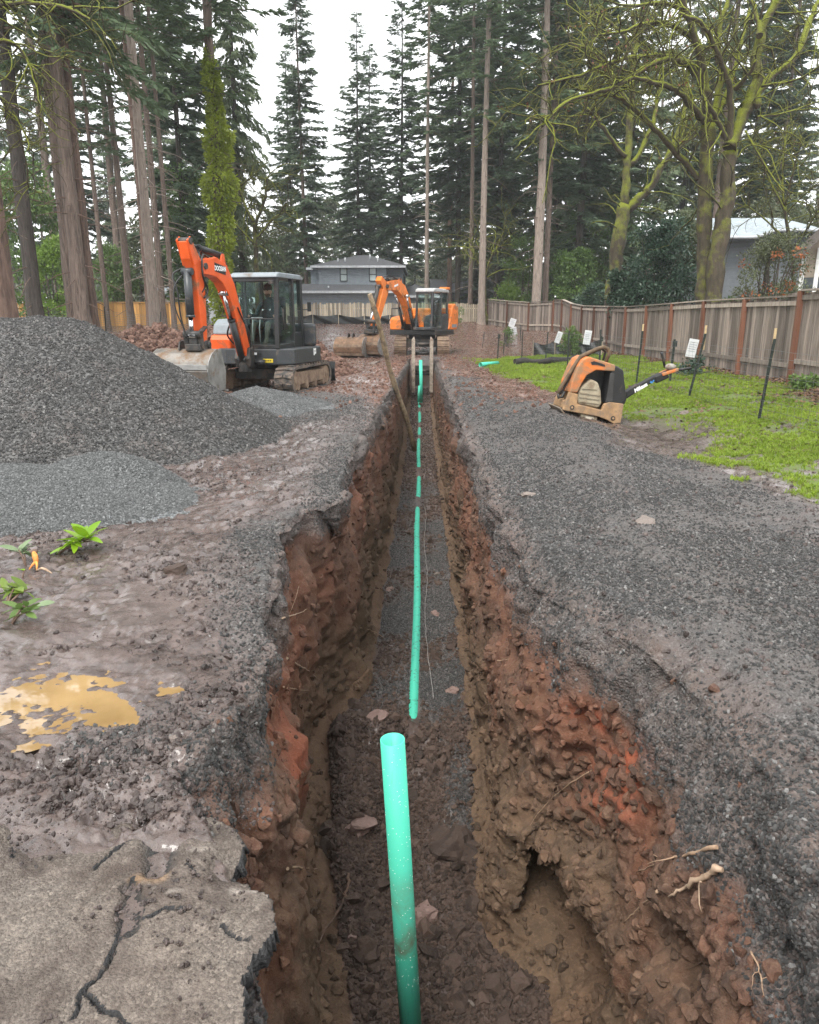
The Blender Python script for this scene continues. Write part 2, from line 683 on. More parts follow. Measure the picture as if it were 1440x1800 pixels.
    # crumbly where stones show, sheared smooth where the bucket cut clay
    crum = np.clip(.35 + 1.5 * fbm(qw * [1, .8, 1], 1.15, 3, 78) + np.where(rightw, .35 * ss(-.5, -1.3, qw[:, 2]), .15 * ss(-.9, -1.6, qw[:, 2]) - .15), .10, 1.15)
    hw = .14 * fbm(qw * [1, .8, .7], 1.7, 3, 71) + crum * (.105 * (.5 - w1) * (v1 > .15) + .062 * (.45 - w2) * (v2 * 1.8) + .030 * (.45 - w3) * v3 * 1.7)
    hw += (1.1 - np.minimum(crum, 1)) * (.05 * fbm(qw * [1, 1.6, .28], 3.4, 4, 79) + .018 * fbm(qw * [1, 1, .5], 14, 3, 80))
    hw += .03 * np.abs(fbm(qw * [1, 1, 1.6], 5, 3, 75)) - .02
    hw -= .10 * np.clip(perlin(qw * [1, .7, 1.1], 2.3, 77) - .18, 0, 1) * 2
    D[w] += (hw * (.35 + .65 * nearw)) * isW[w]
    # --- floor
    f = isF > 0
    qf = qn[f]
    f1, fv1 = worley(qf, 7, 6)
    f2, fv2 = worley(qf, 19, 7)
    nearpit = 1 - ss(5.5, 6.2, qf[:, 1])
    keep = 1 - (1 - nearpit) * np.exp(-((qf[:, 0] + .05) / .09) ** 2)
    clod = (fbm(qf, .9, 3, 91) > .02)
    hf = (.05 * fbm(qf, 2.2, 3, 92) + .05 * (.42 - f1) * np.clip(fv1 * 1.5 - .3, 0, 1) + .022 * (.4 - f2) * fv2) * (.45 + 1.1 * nearpit) * keep
    # loose soil heaped over the pipe in places
    for yy, hh, ww in ((5.62, .13, .20), (13.8, .10, .28), (16.6, .10, .35), (20.6, .07, .2), (22.2, .07, .3), (24.6, .1, .3)):
        hf += hh * np.exp(-((qf[:, 1] - yy) / ww) ** 2) * (.8 + .8 * perlin(qf, 5, 95))
    # the pit floor in front falls away to the right, heaped along the left
    hf += nearpit * (.10 * ss(0, -.5, qf[:, 0]) * ss(3.2, 4.2, qf[:, 1]) - .12 * np.exp(-((qf[:, 0] - .35) / .16) ** 2 - ((qf[:, 1] - 4.15) / .25) ** 2) + .10 * np.exp(-((qf[:, 0] - .30) / .18) ** 2 - ((qf[:, 1] - 4.75) / .3) ** 2))
    D[f] += hf * isF[f]
    # --- open ground
    g = gnd > 0
    qg = qn[g]
    yg = qg[:, 1]
    left = (qg[:, 0] < 0)
    near = (1 - ss(14, 40, yg))
    rut = fbm(qg * [1, .45, 0], 2.2, 3, 101)
    g1, gv1 = worley(qg * [1, 1, .3], 9, 8)
    g2, gv2 = worley(qg * [1, 1, .3], 24, 9)
    churn = np.clip(fbm(qg * [1, .7, 0], .95, 3, 103) * 1.8 + .55, .38, 1.15)          # trampled rough mud against smooth
    churn = np.where(left, churn, .35 * churn)
    ridg = 1 - 2 * np.abs(perlin(qg * [1, .8, 0] + .15 * np.stack([perlin(qg, 4, 115), perlin(qg, 4, 116), 0 * yg], 1), 4.2, 117))
    hg = .036 * rut + churn * (.085 * (.42 - g1) * np.clip(gv1 * 1.9 - .7, 0, 1) + .050 * (.4 - g2) * np.clip(gv2 * 1.6 - .3, 0, 1.2) + .050 * fbm(qg * [1, 1, 0], 6, 4, 105) + .030 * ridg)
    pud = np.exp(-((qg[:, 0] + 1.5) / .48) ** 4 - ((yg - 2.70) / .36) ** 4)
    hg *= 1 - .78 * pud
    pr_ = np.sqrt(((qg[:, 0] + 1.52) / .56) ** 2 + ((yg - 2.68) / .36) ** 2)
    hg += .024 * np.exp(-((pr_ - 1.12) / .20) ** 2) * (pr_ < 1.6)
    hg += .011 * fbm(qg * [1, 1, 0], 22, 3, 107)
    hg += np.where(left, 0, .02 * fbm(qg * [1, 1, 0], 3.2, 4, 109))
    # tyre-churned clods on the far dirt
    fg = far[g]
    hg += fg * (.11 * fbm(qg * [1, .8, 0], .75, 4, 111) + .05 * np.abs(perlin(qg * [1, 1, 0], 2.6, 113)))
    hg = np.where(left & (hg > 0), .020 * np.tanh(hg / .020), hg)
    # flatten beneath the asphalt and in the puddle
    pav = ss(2.0, 1.75, yg + .25 * (qg[:, 0] + 1)) * ss(-.2, -.45, qg[:, 0])
    hg *= 1 - .85 * pav
    hg = hg * (.25 + .75 * near) * near60[g]
    D[g] += hg * gnd[g]
    D *= fade.ravel()
    q2 = q + n * D[:, None]
    # undercut hollow low on the right wall, slot high on the left one
    m = (isW > 0) & (x > 0)
    hol = np.exp(-((yv - 3.32) / .27) ** 2 - ((z + 1.80) / .20) ** 2) * m
    q2[:, 0] += .30 * hol - .14 * np.exp(-((yv - 3.35) / .36) ** 2 - ((z + 1.36) / .16) ** 2) * m
    cav = np.exp(-((yv - 3.47) / .13) ** 4 - ((z + 1.74) / .21) ** 4) * m
    q2[:, 1] += .62 * cav
    hol2 = np.exp(-((yv - 1.75) / .22) ** 2 - ((z + 1.15) / .22) ** 2) * m
    q2[:, 0] += .22 * hol2
    hol3 = np.exp(-((yv - 2.35) / .12) ** 2 - ((z + .95) / .10) ** 2) * m
    q2[:, 0] += .2 * hol3
    m = (isW > 0) & (x < 0)
    slot = np.exp(-((x + .74) / .035) ** 2) * ss(-.95, -.7, z) * ss(-.1, -.3, z) * m * (np.abs(yv - 5.85) < .35)
    q2[:, 1] += .22 * slot
    hl = np.exp(-((yv - 5.1) / .25) ** 2 - ((z + 1.65) / .16) ** 2) * m
    q2[:, 0] -= .18 * hl

    # masks for the shader: which soil is where
    red = np.clip(.5 + .9 * fbm(qn * [1, 1, .8], 1.1, 3, 121), 0, 1) * isW
    patch = 1.3 * np.exp(-((yv - 3.16 + .5 * (z + .68)) / .17) ** 2 - ((z + .70) / .25) ** 2) * (x > 0) * isW
    patch = np.maximum(patch, .8 * np.exp(-((yv - 3.42) / .14) ** 2 - ((z + .54) / .05) ** 2) * (x > 0) * isW)
    patch = np.maximum(patch, .5 * np.exp(-((yv - 3.3) / .35) ** 2 - ((z + .75) / .35) ** 2) * (x < 0) * isW * ss(-.9, -.6, x))
    patch *= np.clip(.5 + 1.6 * fbm(qn, 7, 3, 125) + .4, 0, 1.3)
    topband = ss(.38, .12, (gz(x, yv) - z) + .16 * fbm(qn, 2.5, 3, 127) - (.10 + .16 * np.exp(-((yv - 2.2) / 1.1) ** 2)) * (x > 0)) * isW
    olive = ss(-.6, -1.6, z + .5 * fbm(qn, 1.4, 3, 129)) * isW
    bed = isF * np.clip(.75 + 1.4 * fbm(qn * [.7, .5, 0], 1.3, 3, 131), 0, 1) * ss(5.6, 6.3, yv) * (1 - .8 * ss(13, 17, yv))
    bed = np.maximum(bed, isF * ss(.12, .3, x) * ss(4.2, 4.5, yv) * (1 - ss(5.2, 5.6, yv)) * .8)
    gravel = np.clip(np.maximum(grav * gnd, np.maximum(.85 * topband, bed)), 0, 1)
    soilmask = np.stack([gravel, lawn * gnd, np.clip(isW + .55 * isF, 0, 1), np.ones(len(q))], 1)
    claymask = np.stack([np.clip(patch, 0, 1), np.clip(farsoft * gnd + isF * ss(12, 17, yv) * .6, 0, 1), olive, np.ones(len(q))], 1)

    idx = np.arange(nr * nc).reshape(nr, nc)
    Fc = np.stack([idx[:-1, :-1], idx[:-1, 1:], idx[1:, 1:], idx[1:, :-1]], 2).reshape(-1, 4)
    me = np_mesh('ground', q2, Fc, True, [M['soil']])
    col_attr(me, 'soil_kind', soilmask)
    col_attr(me, 'clay_kind', claymask)
    o = bpy.data.objects.new('ground', me)
    link(o)
    tag(o, kind='structure')
    return q2.reshape(nr, nc, 3), soilmask.reshape(nr, nc, 4), claymask.reshape(nr, nc, 4), dict(a=a, b=b, c=c, e=e, W=isW.reshape(nr, nc), F=isF.reshape(nr, nc), G=gnd.reshape(nr, nc), lawn=lawn.reshape(nr, nc), grav=gravel.reshape(nr, nc), far=far.reshape(nr, nc))


def mud_color(t, p, n1, n2, n3):
    mud = t.mix(t.ramp(n2, [(.36, 0.0), (.62, 1.0)]), (.032, .021, .017), (.115, .083, .074))
    mud = t.mix(t.ramp(n3, [(.42, .0), (.75, .6)]), mud, (.022, .016, .013))
    return t.mix(t.math('MULTIPLY', t.ramp(n1, [(.42, 0.0), (.66, 1.0)]), .75), mud, (.135, .103, .093))


def clay_color(t, p, n1, n2, n3, olive=None):
    cl = t.mix(t.ramp(n2, [(.30, 0.0), (.70, 1.0)]), (.050, .027, .018), (.150, .082, .052))
    cl = t.mix(t.ramp(n1, [(.42, 0.0), (.62, .8)]), cl, (.16, .062, .034))
    if olive is None:
        x = t.n.new('ShaderNodeSeparateXYZ')
        t.l.new(p, x.inputs[0])
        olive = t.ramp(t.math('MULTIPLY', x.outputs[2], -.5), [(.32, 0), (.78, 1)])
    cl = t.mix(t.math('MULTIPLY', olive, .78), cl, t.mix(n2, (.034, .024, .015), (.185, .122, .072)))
    return t.mix(t.ramp(n3, [(.5, .0), (.78, .5)]), cl, (.27, .175, .12))


def soil_material():
    t = NT('soil')
    p = t.pos()
    a = t.sep(t.attr('soil_kind').outputs['Color'])
    c = t.sep(t.attr('clay_kind').outputs['Color'])
    n1 = t.noise(1.7, 6, .62, p)
    n2 = t.noise(9, 6, .65, p)
    n3 = t.noise(48, 5, .65, p)
    n4 = t.noise(170, 3, .6, p)
    sp = t.voro(75, p, out='Color')
    spv = t.sep(sp)[0]
    sp2 = t.sep(t.voro(160, p, out='Color'))[1]
    mud = mud_color(t, p, n1, n2, n3)
    # crushed basalt, pale where it is rolled into its own fines
    gr = t.ramp(spv, [(0.0, (.032, .031, .032)), (.5, (.052, .050, .049)), (.86, (.100, .097, .094)), (1.0, (.27, .26, .25))])
    gr2 = t.ramp(sp2, [(0.0, (.04, .039, .04)), (.6, (.062, .059, .057)), (1.0, (.18, .175, .17))])
    gr = t.mix(.5, gr, gr2)
    gr = t.mix(t.ramp(n2, [(.40, 0.0), (.72, .55)]), gr, (.12, .088, .075))
    gr = t.mix(t.ramp(t.noise(.8, 5, .65, p), [(.47, 0), (.62, .6)]), gr, (.115, .103, .096))
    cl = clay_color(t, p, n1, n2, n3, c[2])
    cl = t.mix(c[0], cl, t.mix(n3, (.24, .055, .025), (.42, .115, .052)))
    # red dug dirt further back
    fd = t.mix(t.ramp(n2, [(.34, 0.0), (.64, 1.0)]), (.075, .043, .034), (.20, .125, .10))
    fd = t.mix(t.ramp(n1, [(.45, 0), (.65, .6)]), fd, (.15, .08, .058))
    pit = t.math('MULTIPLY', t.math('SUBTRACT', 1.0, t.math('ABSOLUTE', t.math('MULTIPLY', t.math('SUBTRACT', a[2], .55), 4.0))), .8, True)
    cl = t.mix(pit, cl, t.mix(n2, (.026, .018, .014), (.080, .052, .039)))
    col = t.mix(c[1], mud, fd)
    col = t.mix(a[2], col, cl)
    col = t.mix(a[0], col, gr)
    gs = t.mix(n3, (.05, .085, .012), (.12, .17, .03))
    gs = t.mix(t.ramp(n2, [(.52, 0), (.68, .8)]), gs, (.11, .08, .05))
    col = t.mix(a[1], col, gs)
    # wetness: slick hollows, drier crumbs
    rg = t.ramp(n2, [(.34, .14), (.52, .26), (.75, .55)])
    rg = t.mix(a[2], rg, (.86, .86, .86))
    rg = t.mix(t.math('MULTIPLY', a[0], .8), rg, (.5, .5, .5))
    rg = t.mix(a[1], rg, (.8, .8, .8))
    sp_d = t.voro(75, p)
    h = t.math('ADD', t.math('MULTIPLY', n3, .8), t.math('MULTIPLY', n4, .5))
    h = t.math('MULTIPLY', h, t.math('ADD', .45, t.math('MULTIPLY', t.math('MAXIMUM', a[2], a[0]), .75)))
    h = t.math('ADD', h, t.math('MULTIPLY', t.math('MULTIPLY', t.math('SUBTRACT', .6, sp_d), a[0]), 1.1))
    wet = t.math('MULTIPLY', t.math('SUBTRACT', 1.0, t.math('MAXIMUM', t.math('MAXIMUM', a[2], a[0]), a[1]), True), t.ramp(n1, [(.40, .15), (.60, .75)]), True)
    return t.fin(col, rg, normal=t.bump(h, .85, .014), spec=.42, **{'Coat Weight': wet, 'Coat Roughness': .16})


M = {}
M['soil'] = soil_material()
G_P, G_S, G_C, G_I = build_ground()


def scatter(weight, n, seed, lift=0.0):
    """n random points on the ground sheet, drawn by weight per unit of area"""
    rng = np.random.default_rng(seed)
    P = G_P
    p00, p01, p10 = P[:-1, :-1], P[:-1, 1:], P[1:, :-1]
    area = np.linalg.norm(np.cross(p01 - p00, p10 - p00), axis=2)
    pr = (area * weight[:-1, :-1]).ravel()
    pr = np.cumsum(pr)
    if pr[-1] <= 0:
        return np.zeros((0, 3))
    k = np.searchsorted(pr, rng.random(n) * pr[-1])
    i, j = np.divmod(k, P.shape[1] - 1)
    u, v = rng.random((n, 1)), rng.random((n, 1))
    pt = P[i, j] * (1 - u) * (1 - v) + P[i, j + 1] * u * (1 - v) + P[i + 1, j] * (1 - u) * v + P[np.minimum(i + 1, P.shape[0] - 1), j + 1] * u * v
    return pt


def ground_z(x, y):
    """height of the built (lumpy) ground at x, y on the open banks"""
    r = int(np.argmin(np.abs(G_P[:, 0, 1] - y)))
    m = G_I['G'][r] > .5
    xs = G_P[r][:, 0]
    k = np.where(m)[0]
    return float(G_P[r][k[np.argmin(np.abs(xs[k] - x))], 2])
# ------------------------------------------------------------------ loose stones and clods lying on the ground
def stone_mesh(name, seed, rough=.28, mat=None, sub=2, flat=.75):
    import bmesh
    bm = bmesh.new()
    bmesh.ops.create_icosphere(bm, subdivisions=sub, radius=1.0)
    v = np.array([x.co[:] for x in bm.verts])
    rng = np.random.default_rng(seed)
    # facets: cut by a handful of planes, then a little noise
    for _ in range(9):
        d = rng.normal(size=3)
        d /= np.linalg.norm(d)
        h = rng.uniform(.55, .9)
        s = v @ d
        v -= np.maximum(s - h, 0)[:, None] * d
    v *= 1 + rough * perlin(v, 1.3, seed)[:, None] + .5 * rough * perlin(v, 3.1, seed + 1)[:, None]
    v *= [1.0, rng.uniform(.7, .95), rng.uniform(min(.5, flat * .8), flat)]
    for x, c in zip(bm.verts, v):
        x.co = c
    me = bpy.data.meshes.new(name)
    bm.to_mesh(me)
    bm.free()
    if mat:
        me.materials.append(mat)
    return me


def instancer(name, pts, size, protos, seed=0, tilt=True, label=None, normal=None):
    """one stuff object: the prototype meshes set out on the given points"""
    me = bpy.data.meshes.new(name)
    pts = np.asarray(pts, dtype=np.float32)
    me.vertices.add(len(pts))
    me.vertices.foreach_set('co', pts.ravel())
    a = me.attributes.new('size', 'FLOAT', 'POINT')
    a.data.foreach_set('value', np.asarray(size, dtype=np.float32))
    o = bpy.data.objects.new(name, me)
    link(o)
    tag(o, label, None, None, 'stuff')
    ng = bpy.data.node_groups.new(name, 'GeometryNodeTree')
    ng.interface.new_socket('Geometry', in_out='INPUT', socket_type='NodeSocketGeometry')
    ng.interface.new_socket('Geometry', in_out='OUTPUT', socket_type='NodeSocketGeometry')
    N, Lk = ng.nodes, ng.links
    gi, go = N.new('NodeGroupInput'), N.new('NodeGroupOutput')
    iop = N.new('GeometryNodeInstanceOnPoints')
    Lk.new(gi.outputs[0], iop.inputs['Points'])
    j = N.new('GeometryNodeJoinGeometry')
    for pm in protos:
        po = bpy.data.objects.new(pm.name, pm)      # the prototype itself is not linked into the scene
        oi = N.new('GeometryNodeObjectInfo')
        oi.inputs['As Instance'].default_value = True
        oi.inputs['Object'].default_value = po
        Lk.new(oi.outputs['Geometry'], j.inputs[0])
    Lk.new(j.outputs[0], iop.inputs['Instance'])
    iop.inputs['Pick Instance'].default_value = True
    rv = N.new('FunctionNodeRandomValue')
    rv.data_type = 'FLOAT_VECTOR'
    mx = (.5, .5, 6.283) if not tilt else (6.283, 6.283, 6.283)
    rv.inputs['Min'].default_value = (-.5, -.5, 0) if not tilt else (0, 0, 0)
    rv.inputs['Max'].default_value = mx
    rv.inputs['Seed'].default_value = seed
    Lk.new(rv.outputs[0], iop.inputs['Rotation'])
    na = N.new('GeometryNodeInputNamedAttribute')
    na.data_type = 'FLOAT'
    na.inputs['Name'].default_value = 'size'
    Lk.new(na.outputs[0], iop.inputs['Scale'])
    Lk.new(iop.outputs[0], go.inputs[0])
    md = o.modifiers.new('scatter', 'NODES')
    md.node_group = ng
    return o


def stone_material(name, stops, rough=.6, mottle=.4):
    t = NT(name)
    c = t.ramp(t.rnd(), stops)
    n = t.noise(2.2, 5, .7)
    c = t.mix(t.ramp(n, [(.35, mottle), (.7, 0.0)]), c, tuple(.45 * x for x in stops[len(stops) // 2][1]))
    return t.fin(c, rough, normal=t.bump(t.noise(4, 5, .7), .5, .2))


M['gravel'] = stone_material('gravel', [(0, (.030, .030, .031)), (0.35, (.040, .039, .038)), (.75, (.074, .072, .070)), (.93, (.145, .141, .137)), (1, (.30, .29, .28))], .5)
M['gravel_pale'] = stone_material('pale gravel', [(0, (.055, .058, .058)), (.5, (.11, .115, .115)), (.9, (.18, .185, .185)), (1, (.30, .31, .31))], .6)
def soil_stone(name, fn, lo, hi, rough):
    t = NT(name)
    p = t.pos()
    n3 = t.noise(40, 5, .65, p)
    c = fn(t, p, t.noise(1.7, 6, .62, p), t.noise(9, 6, .65, p), n3)
    k = t.math('ADD', lo, t.math('MULTIPLY', t.rnd(), hi - lo))
    return t.fin(t.mix(1.0, c, k, 'MULTIPLY'), rough, normal=t.bump(n3, .6, .02))


M['clod_old'] = stone_material('clod', [(0, (.045, .028, .021)), (.4, (.085, .050, .036)), (.75, (.14, .082, .055)), (1, (.21, .135, .095))], .85)
M['clod'] = soil_stone('clod', clay_color, .5, 1.1, .85)
M['clod_pit'] = soil_stone('pit clod', lambda t, p, a, b, c: t.mix(b, (.030, .020, .016), (.105, .068, .050)), .55, 1.25, .85)
ST_PIT = [stone_mesh('pit_crumb', 30 + i, .42, M['clod_pit'], 2, .9) for i in range(4)]
M['mudclod'] = soil_stone('mud clod', mud_color, .4, .85, .45)
M['mudclod_old'] = stone_material('mud clod', [(0, (.028, .021, .018)), (.5, (.060, .044, .038)), (1, (.115, .088, .077))], .6)
M['redclod'] = stone_material('red clod', [(0, (.07, .034, .024)), (.5, (.15, .077, .053)), (1, (.27, .165, .125))], .85)
ST_G = [stone_mesh('gravel_stone', 10 + i, .2, M['gravel'], 1) for i in range(4)]
ST_P = [stone_mesh('pale_gravel_stone', 10 + i, .2, M['gravel_pale'], 1) for i in range(3)]
ST_C = [stone_mesh('soil_crumb', 30 + i, .42, M['clod'], 2, .9) for i in range(4)]
ST_M = [stone_mesh('mud_crumb', 40 + i, .45, M['mudclod'], 2, .8) for i in range(4)]
ST_R = [stone_mesh('red_crumb', 50 + i, .42, M['redclod'], 2, .8) for i in range(4)]

rng0 = np.random.default_rng(7)
Yall = G_P[:, :, 1]
Xall = G_P[:, :, 0]
inview = (np.abs(Xall) < .70 * Yall + 1.1) & (Yall > .9)


def fall(y0, p):
    return np.minimum(1, (y0 / np.maximum(Yall, .1)) ** p)


def sizes(n, lo, hi, p=2.2):
    return lo + (hi - lo) * rng0.random(n) ** p


gm = np.clip(.75 - 1.5 * fbm(np.stack([Xall.ravel(), Yall.ravel(), 0 * Yall.ravel()], 1), .8, 4, 207), .12, 1).reshape(Xall.shape)
w = gm * G_I['grav'] * (1 - G_I['F']) * inview * fall(2.2, 1.7) * (Yall < 22) * (1 - .6 * G_I['W'])
p = scatter(w, 150000, 1)
instancer('gravel', p, sizes(len(p), .004, .0155, 2.3) * np.clip(.8 + p[:, 1] / 16, 1, 2), ST_G, 1)
w = G_I['grav'] * G_I['F'] * inview * fall(5, 1.2)
p = scatter(w, 30000, 2)
instancer('trench_gravel', p[np.abs(p[:, 0] + .05) > .045], sizes((np.abs(p[:, 0] + .05) > .045).sum(), .006, .016), ST_G, 2)
fl = inview * fall(3.2, 1.1) * (Yall < 29)
w = (1 - G_I['grav']) ** 2 * G_I['W'] * (1 - G_I['F']) * fl * np.where((Xall > 0) & (G_P[:, :, 2] < -.45), 1.6, .55)
p = scatter(w, 15000, 8)
instancer('wall_stones', p, sizes(len(p), .004, .048, 4.2), ST_C, 8)
w = (1 - G_I['grav']) * G_I['F'] * fl
p = scatter(w, 62000, 3)
p = p[(np.abs(p[:, 0] + .05) > .05) | (p[:, 1] < 5.6)]
instancer('soil_crumbs', p, sizes(len(p), .004, .032, 4), ST_PIT, 3)
p = scatter(w * G_I['F'], 800, 33)
p = p[(np.abs(p[:, 0] + .05) > .09) | (p[:, 1] < 5.6)]
instancer('soil_lumps', p, sizes(len(p), .03, .085, 3), ST_PIT, 5)
mw = np.clip(fbm(np.stack([Xall.ravel(), Yall.ravel(), 0 * Yall.ravel()], 1) * [1, .7, 0], .95, 3, 103) * 1.8 + .25, .04, 1).reshape(Xall.shape)
w = (1 - .6 * G_I['grav']) * G_I['G'] * (1 - G_I['far']) * (1 - G_I['lawn']) * inview * fall(2.4, 1.4) * np.where(Xall < 0, mw, .25) * (1 - ss(2.05, 1.85, Yall) * (Xall < 0))
p = scatter(w, 20000, 4)
p = p[((p[:, 0] + 1.5) / .52) ** 2 + ((p[:, 1] - 2.7) / .38) ** 2 > 1]
instancer('mud_crumbs', p, sizes(len(p), .004, .026, 3.4), ST_M, 4)
w = G_I['far'] * G_I['G'] * (Yall < 58) * (np.abs(Xall) < 14) * fall(12, 1.2) * inview
p = scatter(w, 26000, 6)
instancer('red_dirt_crumbs', p, sizes(len(p), .012, .06, 3.4), ST_R, 6)
# ------------------------------------------------------------------ heaps of gravel and dug dirt
def heap(name, label, cat, fn, x0, x1, y0, y1, res, mat, stones, n, smin, smax, sname, seed, mask_h=.012):
    nx, ny = int((x1 - x0) / res) + 1, int((y1 - y0) / res) + 1
    X, Y = np.meshgrid(np.linspace(x0, x1, nx), np.linspace(y0, y1, ny))
    H = fn(X.ravel(), Y.ravel()).reshape(X.shape)
    Zg = gz(X, Y)
    Z = Zg + H
    cx, cy = (x0 + x1) / 2, (y0 + y1) / 2
    V = np.stack([X - cx, Y - cy, Z], 2)
    idx = np.arange(nx * ny).reshape(ny, nx)
    keep = (np.maximum.reduce([H[:-1, :-1], H[1:, :-1], H[:-1, 1:], H[1:, 1:]]) > -.05).ravel()
    Fc = np.stack([idx[:-1, :-1], idx[:-1, 1:], idx[1:, 1:], idx[1:, :-1]], 2).reshape(-1, 4)[keep]
    o = bpy.data.objects.new(name, np_mesh(name, V.reshape(-1, 3), Fc, True, [mat]))
    link(o)
    o.location = (cx, cy, 0)
    tag(o, label, cat)
    # loose pieces lying on it
    r = np.random.default_rng(seed)
    dzx = np.gradient(Z, axis=1) / (X[0, 1] - X[0, 0])
    dzy = np.gradient(Z, axis=0) / (Y[1, 0] - Y[0, 0])
    wgt = np.sqrt(1 + dzx ** 2 + dzy ** 2) * (H > mask_h * .2)
    pr = np.cumsum(wgt.ravel())
    k = np.searchsorted(pr, r.random(n) * pr[-1])
    i, j = np.divmod(k, nx)
    px = X[i, j] + (r.random(n) - .5) * res
    py = Y[i, j] + (r.random(n) - .5) * res
    pz = Z[i, j] + dzx[i, j] * (px - X[i, j]) + dzy[i, j] * (py - Y[i, j])
    s = instancer(sname, np.stack([px - cx, py - cy, pz], 1), smin + (smax - smin) * r.random(n) ** 2.2, stones, seed)
    s.parent = o
    return o


def seg_d(x, y, ax, ay, bx, by):
    vx, vy = bx - ax, by - ay
    t = np.clip(((x - ax) * vx + (y - ay) * vy) / (vx * vx + vy * vy), 0, 1)
    return np.hypot(x - ax - t * vx, y - ay - t * vy)


def n2(x, y, s, o, seed):
    return fbm(np.stack([x, y, 0 * x], 1), s, o, seed)


def bulk_mat(name, stops, scale, rough, mott=(.12, .088, .075)):
    t = NT(name)
    p = t.pos()
    c = t.ramp(t.sep(t.voro(scale, p, out='Color'))[0], stops)
    c = t.mix(t.ramp(t.noise(3, 5, .6, p), [(.45, 0), (.75, .4)]), c, mott)
    h = t.math('SUBTRACT', .6, t.voro(scale, p))
    h = t.math('ADD', h, t.math('MULTIPLY', t.noise(scale * 1.7, 3, .6, p), .6))
    return t.fin(c, rough, normal=t.bump(h, .9, .02))


M['basalt_bulk'] = bulk_mat('basalt bulk', [(0, (.022, .022, .022)), (.5, (.050, .049, .048)), (1, (.12, .118, .115))], 42, .55)
M['pale_bulk'] = bulk_mat('pale gravel bulk', [(0, (.05, .053, .055)), (.5, (.115, .122, .124)), (1, (.22, .225, .225))], 60, .6, (.12, .118, .112))
M['dirt_bulk'] = bulk_mat('dug dirt bulk', [(0, (.075, .036, .024)), (.5, (.15, .080, .056)), (1, (.25, .155, .115))], 14, .85, (.10, .055, .038))


def f_pile(x, y):
    d = seg_d(x, y, -4.5, 9.45, -7.5, 9.3)
    d = d * (1 + .05 * n2(x, y, .7, 2, 1))
    h = 1.66 - .60 * np.sqrt(d * d + .10)
    h = h + .03 * n2(x, y, 2.2, 3, 5) + .012 * n2(x, y, 8, 2, 6)
    return h


def f_apron(x, y):
    d = np.hypot((x + 3.6) / 1.75, (y - 5.95) / 1.15)
    d2 = np.hypot((x + 2.9) / .75, (y - 6.55) / .5)
    h = np.maximum(.24 * (1 - d * d), .30 * (1 - d2 * d2))
    return h + .03 * n2(x, y, 2.5, 3, 8) + .008 * n2(x, y, 9, 2, 9)


def f_spill(x, y):
    d = np.hypot((x + 2.75) / 1.15, (y - 12.5) / 1.6)
    return .34 * (1 - d) + .05 * n2(x, y, 2.2, 3, 11)


def f_spoil(x, y):
    d = seg_d(x, y, -7.3, 20.8, -3.9, 20.2) * (1 + .18 * n2(x, y, .6, 3, 13))
    h = (1.30 + .35 * n2(x, y * 0, .9, 2, 14)) - .58 * np.sqrt(d * d + .08)
    return h + .16 * n2(x, y, 1.3, 4, 15) + .10 * np.abs(n2(x, y, 3.2, 2, 16))


heap('gravel_pile', 'tall cone of dark crushed gravel beside the orange digger', 'gravel pile', f_pile, -10.4, -1.7, 6.4, 12.4, .05, M['basalt_bulk'], ST_G, 105000, .010, .026, 'gravel', 71)
heap('gravel_pile', 'low spread of paler fine gravel at the front foot of the tall gravel pile', 'gravel pile', f_apron, -5.8, -1.7, 4.6, 7.6, .035, M['pale_bulk'], ST_P, 65000, .006, .017, 'gravel', 72)
heap('gravel_pile', 'small pale gravel spill below the digger bucket, beside its track', 'gravel pile', f_spill, -4.3, -1.4, 10.6, 14.4, .05, M['pale_bulk'], ST_P, 26000, .008, .020, 'gravel', 73)
heap('dirt_mound', 'long mound of reddish dug dirt and clods behind the digger', 'dirt mound', f_spoil, -11, -.6, 17.4, 23.6, .07, M['dirt_bulk'], ST_R, 16000, .02, .115, 'dirt_clods', 74)

